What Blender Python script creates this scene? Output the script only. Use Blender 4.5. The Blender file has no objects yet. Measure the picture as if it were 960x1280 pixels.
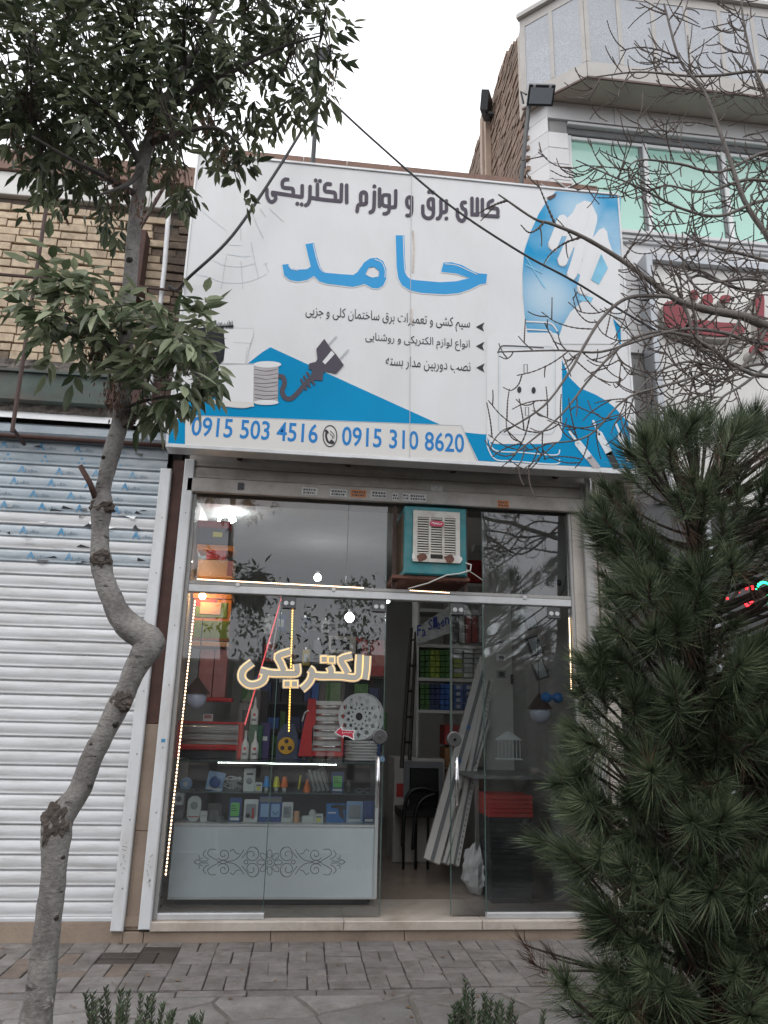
import bpy, math, random
import numpy as np
from mathutils import Vector, Matrix, noise
from mathutils.geometry import tessellate_polygon
random.seed(7)
SC = bpy.context.scene
COL = SC.collection
R = math.radians
# ------------------------------------------------------------------ camera
FPX = 930.0                       # focal length in pixels of the 960x1280 photograph
PITCH, ROLL, YAW = R(15.63), R(1.36), R(6.12)
CAM = Vector((0.0, -6.0, 1.53))
fwd = Vector((math.sin(YAW)*math.cos(PITCH), math.cos(YAW)*math.cos(PITCH), math.sin(PITCH)))
_rt = Vector((math.cos(YAW), -math.sin(YAW), 0.0)); _up = _rt.cross(fwd)
rgt = math.cos(ROLL)*_rt + math.sin(ROLL)*_up
upv = -math.sin(ROLL)*_rt + math.cos(ROLL)*_up
cd = bpy.data.cameras.new('camera'); cam = bpy.data.objects.new('camera', cd); COL.objects.link(cam)
cam.matrix_world = Matrix(((rgt.x, upv.x, -fwd.x, CAM.x), (rgt.y, upv.y, -fwd.y, CAM.y), (rgt.z, upv.z, -fwd.z, CAM.z), (0, 0, 0, 1)))
cd.sensor_fit = 'VERTICAL'; cd.sensor_height = 36.0; cd.lens = FPX/1280.0*36.0
cd.clip_start = 0.05; cd.clip_end = 600.0
SC.camera = cam
# ------------------------------------------------------------------ sky, sun, exposure (bright overcast)
SUN_EL, SUN_AZ = R(58), R(200)    # azimuth measured from +Y, clockwise: behind the viewer
wd = bpy.data.worlds.new('World'); SC.world = wd; wd.use_nodes = True
nt = wd.node_tree; nt.nodes.clear()
sky = nt.nodes.new('ShaderNodeTexSky'); sky.sky_type = 'NISHITA'; sky.sun_disc = False
sky.sun_elevation = SUN_EL; sky.sun_rotation = SUN_AZ; sky.dust_density = 4.0
nz = nt.nodes.new('ShaderNodeTexNoise'); nz.inputs['Scale'].default_value = 2.2; nz.inputs['Detail'].default_value = 5
rp = nt.nodes.new('ShaderNodeValToRGB')
rp.color_ramp.elements[0].position = 0.3; rp.color_ramp.elements[0].color = (11.9, 12.1, 12.6, 1)
rp.color_ramp.elements[1].position = 0.75; rp.color_ramp.elements[1].color = (14.0, 14.1, 14.4, 1)
tc = nt.nodes.new('ShaderNodeTexCoord'); nt.links.new(tc.outputs['Generated'], nz.inputs['Vector'])
nt.links.new(nz.outputs['Fac'], rp.inputs['Fac'])
mx = nt.nodes.new('ShaderNodeMixRGB'); mx.inputs['Fac'].default_value = 0.9
bg = nt.nodes.new('ShaderNodeBackground'); bg.inputs['Strength'].default_value = 0.10
ow = nt.nodes.new('ShaderNodeOutputWorld')
nt.links.new(sky.outputs['Color'], mx.inputs['Color1']); nt.links.new(rp.outputs['Color'], mx.inputs['Color2'])
nt.links.new(mx.outputs['Color'], bg.inputs['Color']); nt.links.new(bg.outputs['Background'], ow.inputs['Surface'])
sd = bpy.data.lights.new('sun', 'SUN'); sd.energy = 0.55; sd.angle = R(25); sd.color = (1.0, 0.97, 0.93)
so = bpy.data.objects.new('sun', sd); COL.objects.link(so)
sdir = Vector((math.sin(SUN_AZ)*math.cos(SUN_EL), math.cos(SUN_AZ)*math.cos(SUN_EL), math.sin(SUN_EL)))
so.rotation_euler = (-sdir).to_track_quat('-Z', 'Y').to_euler(); so.location = sdir*60
SC.view_settings.view_transform = 'Standard'; SC.view_settings.look = 'None'
SC.view_settings.exposure = 0.5; SC.view_settings.gamma = 1.0; SC.view_settings.use_curve_mapping = False
SC.render.engine = 'CYCLES'
SC.cycles.max_bounces = 10; SC.cycles.transparent_max_bounces = 24; SC.cycles.diffuse_bounces = 4; SC.cycles.glossy_bounces = 4
SC.cycles.caustics_reflective = False; SC.cycles.caustics_refractive = False
SC.cycles.use_denoising = True
SC.cycles.sample_clamp_indirect = 6.0

# ------------------------------------------------------------------ measuring helpers (photograph pixel -> point on a real plane)
def ray(u, v):
    return rgt*((u-480)/FPX) + upv*((640-v)/FPX) + fwd
def P(u, v, y):
    d = ray(u, v); return CAM + d*((y-CAM.y)/d.y)
def PZ(u, v, z):
    d = ray(u, v); return CAM + d*((z-CAM.z)/d.z)
def PX(u, v, x):
    d = ray(u, v); return CAM + d*((x-CAM.x)/d.x)
# ------------------------------------------------------------------ materials
MATS = {}
def lin(c):
    return tuple(((x/255.0)/12.92 if x/255.0 <= 0.04045 else ((x/255.0+0.055)/1.055)**2.4) for x in c)
def mat(name, col, rough=0.6, metal=0.0, var=0.12, scale=6.0, bump=0.0, bscale=40.0, dirt=None, dirt_amt=0.4, dscale=2.5,
        emit=None, estr=0.0, spec=0.5, stretch=(1, 1, 1), objrand=0.0, coat=0.0, sheet=0.0):
    if name in MATS: return MATS[name]
    m = bpy.data.materials.new(name); m.use_nodes = True; t = m.node_tree; b = t.nodes['Principled BSDF']
    N = t.nodes.new; L = t.links.new
    tc = N('ShaderNodeTexCoord'); mp = N('ShaderNodeMapping'); mp.inputs['Scale'].default_value = stretch
    L(tc.outputs['Object'], mp.inputs['Vector'])
    vec = mp.outputs['Vector']
    if objrand > 0:
        oi = N('ShaderNodeObjectInfo'); va = N('ShaderNodeVectorMath'); va.operation = 'ADD'
        sc_ = N('ShaderNodeVectorMath'); sc_.operation = 'SCALE'; sc_.inputs['Scale'].default_value = 37.0
        cmb = N('ShaderNodeCombineXYZ')
        for i in range(3): L(oi.outputs['Random'], cmb.inputs[i])
        L(cmb.outputs[0], sc_.inputs[0]); L(vec, va.inputs[0]); L(sc_.outputs[0], va.inputs[1]); vec = va.outputs[0]
    n1 = N('ShaderNodeTexNoise'); n1.inputs['Scale'].default_value = scale; n1.inputs['Detail'].default_value = 6; n1.inputs['Roughness'].default_value = 0.62
    L(vec, n1.inputs['Vector'])
    mr = N('ShaderNodeMapRange'); mr.inputs['From Min'].default_value = 0.28; mr.inputs['From Max'].default_value = 0.72
    mr.inputs['To Min'].default_value = 1-var; mr.inputs['To Max'].default_value = 1+var
    L(n1.outputs['Fac'], mr.inputs['Value'])
    cm = N('ShaderNodeVectorMath'); cm.operation = 'SCALE'; cm.inputs[0].default_value = col[:3]
    L(mr.outputs['Result'], cm.inputs['Scale']); out = cm.outputs[0]
    if objrand > 0:
        mr2 = N('ShaderNodeMapRange'); mr2.inputs['To Min'].default_value = 1-objrand; mr2.inputs['To Max'].default_value = 1+objrand
        L(oi.outputs['Random'], mr2.inputs['Value'])
        c2 = N('ShaderNodeVectorMath'); c2.operation = 'SCALE'; L(out, c2.inputs[0]); L(mr2.outputs['Result'], c2.inputs['Scale']); out = c2.outputs[0]
    if dirt is not None:
        n2 = N('ShaderNodeTexNoise'); n2.inputs['Scale'].default_value = dscale; n2.inputs['Detail'].default_value = 9; n2.inputs['Roughness'].default_value = 0.7
        L(vec, n2.inputs['Vector'])
        r2 = N('ShaderNodeMapRange'); r2.inputs['From Min'].default_value = 0.45; r2.inputs['From Max'].default_value = 0.72; r2.inputs['To Max'].default_value = dirt_amt
        L(n2.outputs['Fac'], r2.inputs['Value'])
        mxx = N('ShaderNodeMixRGB'); L(r2.outputs['Result'], mxx.inputs['Fac']); L(out, mxx.inputs['Color1']); mxx.inputs['Color2'].default_value = (*dirt, 1); out = mxx.outputs['Color']
    L(out, b.inputs['Base Color'])
    b.inputs['Roughness'].default_value = rough; b.inputs['Metallic'].default_value = metal
    b.inputs['Specular IOR Level'].default_value = spec
    if coat: b.inputs['Coat Weight'].default_value = coat
    if bump > 0:
        n3 = N('ShaderNodeTexNoise'); n3.inputs['Scale'].default_value = bscale; n3.inputs['Detail'].default_value = 7; n3.inputs['Roughness'].default_value = 0.65
        L(vec, n3.inputs['Vector'])
        bp = N('ShaderNodeBump'); bp.inputs['Strength'].default_value = min(1, bump); bp.inputs['Distance'].default_value = 0.02
        L(n3.outputs['Fac'], bp.inputs['Height']); L(bp.outputs['Normal'], b.inputs['Normal'])
    if emit is not None:
        b.inputs['Emission Color'].default_value = (*emit, 1); b.inputs['Emission Strength'].default_value = estr
    MATS[name] = m; return m
def leafmat(name, col, col2, trans=0.3, rough=0.5, scale=3.0):
    """foliage: two greens by noise, some light passing through"""
    m = bpy.data.materials.new(name); m.use_nodes = True; t = m.node_tree; b = t.nodes['Principled BSDF']; N = t.nodes.new; L = t.links.new
    g = N('ShaderNodeNewGeometry'); n1 = N('ShaderNodeTexNoise'); n1.inputs['Scale'].default_value = scale; n1.inputs['Detail'].default_value = 3
    L(g.outputs['Position'], n1.inputs['Vector'])
    a = N('ShaderNodeMath'); a.operation = 'ADD'; L(n1.outputs['Fac'], a.inputs[0])
    m2 = N('ShaderNodeMath'); m2.operation = 'MULTIPLY_ADD'; m2.inputs[1].default_value = 0.7; m2.inputs[2].default_value = -0.35
    L(g.outputs['Random Per Island'], m2.inputs[0]); L(m2.outputs[0], a.inputs[1])
    r = N('ShaderNodeMapRange'); r.inputs['From Min'].default_value = 0.25; r.inputs['From Max'].default_value = 0.8; L(a.outputs[0], r.inputs['Value'])
    x = N('ShaderNodeMixRGB'); L(r.outputs['Result'], x.inputs['Fac']); x.inputs['Color1'].default_value = (*col, 1); x.inputs['Color2'].default_value = (*col2, 1)
    L(x.outputs['Color'], b.inputs['Base Color']); b.inputs['Roughness'].default_value = rough
    tr = N('ShaderNodeBsdfTranslucent'); L(x.outputs['Color'], tr.inputs['Color'])
    ms = N('ShaderNodeMixShader'); ms.inputs['Fac'].default_value = trans
    o = t.nodes['Material Output']; L(b.outputs[0], ms.inputs[1]); L(tr.outputs[0], ms.inputs[2]); L(ms.outputs[0], o.inputs['Surface'])
    MATS[name] = m; return m
def glassmat(name, tint=(0.93, 0.97, 0.95), refl=1.0, haze=0.0):
    """thin pane: clear with Fresnel reflection"""
    m = bpy.data.materials.new(name); m.use_nodes = True; t = m.node_tree; t.nodes.remove(t.nodes['Principled BSDF']); N = t.nodes.new; L = t.links.new
    fr = N('ShaderNodeFresnel'); fr.inputs['IOR'].default_value = 1.52
    mu = N('ShaderNodeMath'); mu.operation = 'MULTIPLY'; mu.inputs[1].default_value = refl; mu.use_clamp = True; L(fr.outputs[0], mu.inputs[0])
    tr = N('ShaderNodeBsdfTransparent'); tr.inputs['Color'].default_value = (*tint, 1)
    gl = N('ShaderNodeBsdfGlossy'); gl.inputs['Roughness'].default_value = 0.0; gl.inputs['Color'].default_value = (0.95, 0.97, 1, 1)
    ms = N('ShaderNodeMixShader'); L(mu.outputs[0], ms.inputs['Fac']); L(tr.outputs[0], ms.inputs[1]); L(gl.outputs[0], ms.inputs[2]); out = ms.outputs[0]
    if haze > 0:   # dust and smears on the pane
        df = N('ShaderNodeBsdfDiffuse'); df.inputs['Color'].default_value = (0.6, 0.6, 0.58, 1)
        tcn = N('ShaderNodeTexCoord'); n1 = N('ShaderNodeTexNoise'); n1.inputs['Scale'].default_value = 3.0; n1.inputs['Detail'].default_value = 10; n1.inputs['Roughness'].default_value = 0.75
        L(tcn.outputs['Object'], n1.inputs['Vector'])
        mr = N('ShaderNodeMapRange'); mr.inputs['From Min'].default_value = 0.4; mr.inputs['From Max'].default_value = 0.75; mr.inputs['To Max'].default_value = haze
        mr.inputs['To Min'].default_value = haze*0.15
        L(n1.outputs['Fac'], mr.inputs['Value'])
        m3 = N('ShaderNodeMixShader'); L(mr.outputs['Result'], m3.inputs['Fac']); L(out, m3.inputs[1]); L(df.outputs[0], m3.inputs[2]); out = m3.outputs[0]
    L(out, t.nodes['Material Output'].inputs['Surface'])
    MATS[name] = m; return m
def emat(name, col, s):
    m = bpy.data.materials.new(name); m.use_nodes = True; b = m.node_tree.nodes['Principled BSDF']
    b.inputs['Base Color'].default_value = (*[min(0.8, c) for c in col], 1); b.inputs['Emission Color'].default_value = (*col, 1); b.inputs['Emission Strength'].default_value = s
    MATS[name] = m; return m
# ------------------------------------------------------------------ mesh builders
ORG = {}
class MB:
    def __init__(s): s.v = []; s.f = []
    def quad(s, a, b, c, d):
        n = len(s.v); s.v += [Vector(a), Vector(b), Vector(c), Vector(d)]; s.f.append((n, n+1, n+2, n+3)); return s
    def tri(s, a, b, c):
        n = len(s.v); s.v += [Vector(a), Vector(b), Vector(c)]; s.f.append((n, n+1, n+2)); return s
    def box(s, x0, x1, y0, y1, z0, z1):
        n = len(s.v)
        s.v += [Vector(p) for p in ((x0,y0,z0),(x1,y0,z0),(x1,y1,z0),(x0,y1,z0),(x0,y0,z1),(x1,y0,z1),(x1,y1,z1),(x0,y1,z1))]
        s.f += [tuple(n+i for i in q) for q in ((0,3,2,1),(4,5,6,7),(0,1,5,4),(1,2,6,5),(2,3,7,6),(3,0,4,7))]; return s
    def bbox(s, x0, x1, y0, y1, z0, z1, c=0.004):
        """box whose edges on the viewer's side are chamfered"""
        c = min(c, (x1-x0)/3, (z1-z0)/3, (y1-y0)/2)
        n = len(s.v)
        s.v += [Vector(p) for p in ((x0,y1,z0),(x1,y1,z0),(x1,y1,z1),(x0,y1,z1),(x0,y0+c,z0),(x1,y0+c,z0),(x1,y0+c,z1),(x0,y0+c,z1),
              (x0+c,y0,z0+c),(x1-c,y0,z0+c),(x1-c,y0,z1-c),(x0+c,y0,z1-c))]
        s.f += [tuple(n+i for i in q) for q in ((0,3,2,1),(0,1,5,4),(1,2,6,5),(2,3,7,6),(3,0,4,7),(4,5,9,8),(5,6,10,9),(6,7,11,10),(7,4,8,11),(8,9,10,11))]; return s
    def obox(s, c, ax, ay, az, hx, hy, hz):
        """oriented box: centre, three axes, half sizes"""
        c = Vector(c); ax = Vector(ax).normalized()*hx; ay = Vector(ay).normalized()*hy; az = Vector(az).normalized()*hz; n = len(s.v)
        for sx, sy, sz in ((-1,-1,-1),(1,-1,-1),(1,1,-1),(-1,1,-1),(-1,-1,1),(1,-1,1),(1,1,1),(-1,1,1)): s.v.append(c+ax*sx+ay*sy+az*sz)
        s.f += [tuple(n+i for i in q) for q in ((0,3,2,1),(4,5,6,7),(0,1,5,4),(1,2,6,5),(2,3,7,6),(3,0,4,7))]; return s
    def tube(s, pts, rad, n=8, cap=True):
        pts = [Vector(p) for p in pts]; k = len(pts)
        if not hasattr(rad, '__len__'): rad = [rad]*k
        base = len(s.v); prev = None
        for i, p in enumerate(pts):
            t = (pts[min(i+1, k-1)]-pts[max(i-1, 0)])
            if t.length < 1e-9: t = Vector((0, 0, 1))
            t.normalize()
            if prev is None:
                a = t.orthogonal().normalized()
            else:
                a = prev - t*prev.dot(t); a = a.normalized() if a.length > 1e-6 else t.orthogonal().normalized()
            prev = a; b = t.cross(a)
            for j in range(n):
                an = 2*math.pi*j/n; s.v.append(p+(a*math.cos(an)+b*math.sin(an))*rad[i])
        for i in range(k-1):
            for j in range(n):
                j2 = (j+1) % n; s.f.append((base+i*n+j, base+i*n+j2, base+(i+1)*n+j2, base+(i+1)*n+j))
        if cap and n > 2:
            s.f.append(tuple(base+j for j in range(n))[::-1]); s.f.append(tuple(base+(k-1)*n+j for j in range(n)))
        return s
    def lathe(s, c, prof, n=20, axis='z'):
        """prof: (radius, height) pairs"""
        base = len(s.v); c = Vector(c)
        for r_, h in prof:
            for j in range(n):
                a = 2*math.pi*j/n; x, y = r_*math.cos(a), r_*math.sin(a)
                s.v.append(c+(Vector((x, y, h)) if axis == 'z' else (Vector((x, h, y)) if axis == 'y' else Vector((h, x, y)))))
        for i in range(len(prof)-1):
            for j in range(n):
                j2 = (j+1) % n; s.f.append((base+i*n+j, base+i*n+j2, base+(i+1)*n+j2, base+(i+1)*n+j))
        s.f.append(tuple(base+j for j in range(n))[::-1]); s.f.append(tuple(base+(len(prof)-1)*n+j for j in range(n)))
        return s
    def prism(s, pts, vec):
        """closed outline (3D points, planar) pushed along vec; concave outlines allowed"""
        pts = [Vector(p) for p in pts]; vec = Vector(vec); n = len(s.v); k = len(pts)
        s.v += pts + [p+vec for p in pts]
        for t in tessellate_polygon([pts]):
            s.f.append(tuple(n+i for i in t)); s.f.append(tuple(n+k+i for i in reversed(t)))
        for i in range(k): s.f.append((n+i, n+(i+1) % k, n+k+(i+1) % k, n+k+i))
        return s
    def poly(s, loops):
        """flat filled outline; further loops are holes"""
        loops = [[Vector(p) for p in l] for l in loops]; n = len(s.v)
        for l in loops: s.v += l
        for t in tessellate_polygon(loops): s.f.append(tuple(n+i for i in t))
        return s
    def build(s, name, m, parent=None, smooth=False, origin=None, fixn=False):
        me = bpy.data.meshes.new(name); o = bpy.data.objects.new(name, me); COL.objects.link(o)
        if parent is not None:
            org = ORG[parent.name]; o.parent = parent
        else:
            if origin is None:
                xs = [p.x for p in s.v]; ys = [p.y for p in s.v]; zs = [p.z for p in s.v]
                origin = Vector(((min(xs)+max(xs))/2, (min(ys)+max(ys))/2, min(zs)))
            org = Vector(origin); o.location = org
        ORG[o.name] = org
        me.from_pydata([(p-org)[:] for p in s.v], [], s.f); me.update()
        if fixn:
            import bmesh
            b_ = bmesh.new(); b_.from_mesh(me); bmesh.ops.recalc_face_normals(b_, faces=b_.faces); b_.to_mesh(me); b_.free()
        if smooth: me.polygons.foreach_set('use_smooth', [True]*len(me.polygons))
        if m is not None: me.materials.append(MATS[m] if isinstance(m, str) else m)
        return o
def thing(name, loc, label, cat, group=None):
    o = bpy.data.objects.new(name, None); COL.objects.link(o); o.location = loc; o.empty_display_size = 0.1
    ORG[o.name] = Vector(loc); return tag(o, label, cat, group)
def tag(o, label=None, cat=None, group=None, kind=None):
    if label: o['label'] = label
    if cat: o['category'] = cat
    if group: o['group'] = group
    if kind: o['kind'] = kind
    return o
def struct(o): o['kind'] = 'structure'; return o
def inst(src, loc, parent=None, rot=None, scale=None):
    """copy of one piece at a world position, sharing its mesh"""
    c = src.copy(); COL.objects.link(c); ORG[c.name] = Vector(loc)
    if parent is not None: c.parent = parent; c.location = Vector(loc)-ORG[parent.name]
    else: c.location = loc
    if rot is not None: c.rotation_euler = rot
    if scale is not None: c.scale = scale
    return c
def smooth_path(pts, k=6, closed=False):
    pts = [Vector(p) if len(p) == 3 else Vector((p[0], p[1], 0)) for p in pts]; n = len(pts); out = []
    if n < 3 and not closed: return pts
    for i in range(n if closed else n-1):
        p0 = pts[(i-1) % n] if closed or i > 0 else pts[0]*2-pts[1]
        p1 = pts[i]; p2 = pts[(i+1) % n]
        p3 = pts[(i+2) % n] if closed or i+2 < n else pts[-1]*2-pts[-2]
        for j in range(k):
            t = j/k
            out.append(0.5*((2*p1)+(p2-p0)*t+(2*p0-5*p1+4*p2-p3)*t*t+(3*p1-p0-3*p2+p3)*t**3))
    if not closed: out.append(pts[-1])
    return out
def ribbon(mb, pts, w, to3, sm=True, k=5, round_cap=False, taper=None):
    """flat stroke in picture coordinates; to3(x, y) puts it on its surface"""
    p = [Vector((q[0], q[1])) for q in (smooth_path(pts, k) if sm else pts)]
    n = len(p); L_, R_ = [], []
    for i in range(n):
        d1 = (p[i]-p[i-1]) if i > 0 else (p[1]-p[0]); d2 = (p[i+1]-p[i]) if i < n-1 else (p[-1]-p[-2])
        d1 = d1.normalized() if d1.length > 1e-9 else Vector((1, 0)); d2 = d2.normalized() if d2.length > 1e-9 else d1
        nn = Vector((-(d1.y+d2.y), d1.x+d2.x))
        if nn.length < 1e-6: nn = Vector((-d1.y, d1.x))
        nn.normalize(); c = max(0.45, nn.dot(Vector((-d1.y, d1.x))))
        ww = w if taper is None else w*(taper[0]+(taper[1]-taper[0])*i/(n-1))
        L_.append(p[i]+nn*(ww/2/c)); R_.append(p[i]-nn*(ww/2/c))
    if round_cap:
        d0 = (p[0]-p[1]).normalized(); d9 = (p[-1]-p[-2]).normalized(); pl = []
        def arc(c, d, w_):
            a0 = math.atan2(d.y, d.x); return [c+Vector((math.cos(a0+t), math.sin(a0+t)))*w_/2 for t in (1.0, 0.5, 0, -0.5, -1.0)]
        w9 = w if taper is None else w*taper[1]; w0 = w if taper is None else w*taper[0]
        n0 = len(mb.v)
        a9 = arc(p[-1], d9, w9); a0 = arc(p[0], d0, w0)
        for q in [L_[-1]]+a9+[R_[-1]]: mb.v.append(to3(q.x, q.y))
        mb.f.append(tuple(range(n0, len(mb.v)))); n0 = len(mb.v)
        for q in [R_[0]]+a0+[L_[0]]: mb.v.append(to3(q.x, q.y))
        mb.f.append(tuple(range(n0, len(mb.v))))
    base = len(mb.v)
    for a, b in zip(L_, R_): mb.v += [to3(a.x, a.y), to3(b.x, b.y)]
    for i in range(n-1): mb.f.append((base+2*i, base+2*i+1, base+2*i+3, base+2*i+2))
    return mb
# Arabic script: letters to joined forms, in drawing order
FORMS = {'ا': (0xFE8D,0xFE8E), 'ب': (0xFE8F,0xFE90,0xFE91,0xFE92), 'ت': (0xFE95,0xFE96,0xFE97,0xFE98), 'ج': (0xFE9D,0xFE9E,0xFE9F,0xFEA0),
 'خ': (0xFEA5,0xFEA6,0xFEA7,0xFEA8), 'د': (0xFEA9,0xFEAA), 'ر': (0xFEAD,0xFEAE), 'ز': (0xFEAF,0xFEB0), 'س': (0xFEB1,0xFEB2,0xFEB3,0xFEB4),
 'ش': (0xFEB5,0xFEB6,0xFEB7,0xFEB8), 'ص': (0xFEB9,0xFEBA,0xFEBB,0xFEBC), 'ع': (0xFEC9,0xFECA,0xFECB,0xFECC), 'ق': (0xFED5,0xFED6,0xFED7,0xFED8),
 'ک': (0xFB8E,0xFB8F,0xFB90,0xFB91), 'ل': (0xFEDD,0xFEDE,0xFEDF,0xFEE0), 'م': (0xFEE1,0xFEE2,0xFEE3,0xFEE4), 'ن': (0xFEE5,0xFEE6,0xFEE7,0xFEE8),
 'ه': (0xFEE9,0xFEEA,0xFEEB,0xFEEC), 'و': (0xFEED,0xFEEE), 'ی': (0xFBFC,0xFBFD,0xFBFE,0xFBFF)}
def shape(t):
    out = []
    for i, c in enumerate(t):
        if c not in FORMS: out.append(c); continue
        f = FORMS[c]; pj = i > 0 and t[i-1] in FORMS and len(FORMS[t[i-1]]) == 4
        nj = len(f) == 4 and i+1 < len(t) and t[i+1] in FORMS
        out.append(chr(f[3] if pj and nj else f[1] if pj else f[2] if nj else f[0]))
    return ''.join(reversed(out))
def fillmb(loops, to3):
    """outline with many holes, filled robustly"""
    c = bpy.data.curves.new('t', 'CURVE'); c.dimensions = '2D'; c.fill_mode = 'FRONT'
    for l in loops:
        s = c.splines.new('POLY'); s.points.add(len(l)-1); s.use_cyclic_u = True
        for i, q in enumerate(l): s.points[i].co = (q[0], q[1], 0, 1)
    o = bpy.data.objects.new('t', c); COL.objects.link(o); bpy.context.view_layer.update()
    e = o.evaluated_get(bpy.context.evaluated_depsgraph_get()); me = e.to_mesh(); mb = MB()
    mb.v = [to3(v.co.x, v.co.y) for v in me.vertices]; mb.f = [tuple(p.vertices) for p in me.polygons]
    e.to_mesh_clear(); bpy.data.objects.remove(o); bpy.data.curves.remove(c); return mb
def textmb(s, org, ex, ez, x0, x1, z0, zh, bold=0.0, res=3):
    """lettering as mesh: fitted between x0..x1 along ex from org, base line z0, height zh along ez"""
    c = bpy.data.curves.new('t', 'FONT'); c.body = s; c.offset = bold; c.resolution_u = res; c.fill_mode = 'FRONT'
    o = bpy.data.objects.new('t', c); COL.objects.link(o); bpy.context.view_layer.update()
    dg = bpy.context.evaluated_depsgraph_get(); me = o.evaluated_get(dg).to_mesh()
    vs = [v.co.copy() for v in me.vertices]; fs = [tuple(p.vertices) for p in me.polygons]; o.evaluated_get(dg).to_mesh_clear()
    bpy.data.objects.remove(o); bpy.data.curves.remove(c)
    mb = MB()
    ax = [v.x for v in vs]; ay = [v.y for v in vs]; bx, w = min(ax), max(ax)-min(ax); by, h = min(ay), max(ay)-min(ay)
    ex, ez, org = Vector(ex), Vector(ez), Vector(org)
    mb.v = [org + ex*(x0+(v.x-bx)/w*(x1-x0)) + ez*(z0+(v.y-by)/h*zh) for v in vs]; mb.f = fs
    return mb
# ================================================================== materials shared by the setting
mat('asphalt', (0.055, 0.055, 0.056), 0.9, var=0.25, scale=20, bump=0.5, bscale=180)
mat('mortar_bed', (0.07, 0.065, 0.06), 0.95, var=0.3, scale=14, bump=0.6, bscale=120)
mat('paver_wet', (0.05, 0.04, 0.035), 0.45, var=0.3, scale=9, bump=0.4, bscale=90, objrand=0.2)
mat('paver', (0.195, 0.18, 0.172), 0.8, var=0.22, scale=9, bump=0.7, bscale=70, dirt=(0.08, 0.068, 0.058), dirt_amt=0.75, dscale=5, objrand=0.13)
mat('paver_brown', (0.17, 0.135, 0.11), 0.85, var=0.2, scale=9, bump=0.5, bscale=90, dirt=(0.08, 0.06, 0.05), dirt_amt=0.5, dscale=5, objrand=0.1)
mat('flag', (0.195, 0.184, 0.178), 0.85, var=0.2, scale=7, bump=0.6, bscale=40, dirt=(0.10, 0.082, 0.07), dirt_amt=0.85, dscale=4, objrand=0.16)
mat('kerb', (0.3, 0.29, 0.28), 0.85, var=0.15, scale=8, bump=0.4, bscale=60)
mat('soil', (0.075, 0.055, 0.04), 0.95, var=0.3, scale=12, bump=0.9, bscale=40)
mat('threshold', (0.46, 0.41, 0.36), 0.45, var=0.12, scale=7, bump=0.12, bscale=60, dirt=(0.2, 0.14, 0.1), dirt_amt=0.55, dscale=4)
mat('plinth_stone', (0.285, 0.22, 0.17), 0.65, var=0.16, scale=6, bump=0.25, bscale=60, dirt=(0.12, 0.085, 0.062), dirt_amt=0.75, dscale=3)
mat('stain', (0.055, 0.042, 0.038), 0.5, var=0.3, scale=14, dirt=(0.1, 0.08, 0.07), dirt_amt=0.7, dscale=9)

# ================================================================== ground, road, pavement
g = MB(); g.quad((-250, -250, -0.30), (250, -250, -0.30), (250, 250, -0.30), (-250, 250, -0.30)); struct(g.build('ground', 'soil', origin=(0, 0, -0.30)))
g = MB(); g.quad((-120, -14.0, -0.16), (120, -14.0, -0.16), (120, -3.55, -0.16), (-120, -3.55, -0.16)); struct(g.build('road', 'asphalt', origin=(0, -9, -0.16)))
bed = MB(); bed.box(-14, 14, -2.42, 0.06, -0.26, -0.014); pave = struct(bed.build('pavement', 'mortar_bed', origin=(0, 0, 0)))
g = MB(); g.box(-14, 14, -3.3, -2.5, -0.26, -0.05); struct(g.build('planting_strip', 'soil', origin=(0, -2.9, 0)))
kb = MB(); kb.bbox(-0.495, 0.495, -0.06, 0.06, 0, 0.27, 0.012); k0 = None
krow = struct(MB().box(-14, 14, -3.53, -3.32, -0.26, -0.07).build('kerb_foundation', 'mortar_bed'))
for i in range(-5, 6):
    if k0 is None:
        k0 = kb.build('kerb_stone', 'kerb', parent=None, origin=(0, 0, 0)); k0.parent = krow; k0.location = Vector((i*1.0, -3.42, -0.24))-ORG[krow.name]
    else: inst(k0, (i*1.0, -3.42, -0.24), krow)
for yy in (-2.46,):
    for i in range(-5, 6): inst(k0, (i*1.0+0.5, yy, -0.24), krow, scale=(1, 0.62, 0.9))
# ---- block pavers in basket weave, next to the shop step
rnd = random.Random(3)
def paver_mesh(lx, ly):
    m = MB(); m.v = []; c = 0.004; h = 0.03
    o = [(-lx/2, -ly/2), (lx/2, -ly/2), (lx/2, ly/2), (-lx/2, ly/2)]; i_ = [(-lx/2+c, -ly/2+c), (lx/2-c, -ly/2+c), (lx/2-c, ly/2-c), (-lx/2+c, ly/2-c)]
    m.v = [Vector((x, y, -h)) for x, y in o]+[Vector((x, y, -c)) for x, y in o]+[Vector((x, y, 0)) for x, y in i_]
    for a in (0, 4):
        for j in range(4): m.f.append((a+j, a+(j+1) % 4, a+4+(j+1) % 4, a+4+j))
    m.f.append((8, 9, 10, 11)); return m
pv = [paver_mesh(0.239, 0.1155).build('paver', 'paver', origin=(0, 0, 0)), paver_mesh(0.1155, 0.239).build('paver', 'paver', origin=(0, 0, 0))]
pvb = [paver_mesh(0.239, 0.1155).build('paver', 'paver_brown', origin=(0, 0, 0)), paver_mesh(0.1155, 0.239).build('paver', 'paver_brown', origin=(0, 0, 0))]
pvw = [paver_mesh(0.239, 0.1155).build('paver', 'paver_wet', origin=(0, 0, 0)), paver_mesh(0.1155, 0.239).build('paver', 'paver_wet', origin=(0, 0, 0))]; wc = PZ(168, 1194, 0)
B = 0.245; npv = 0
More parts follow.
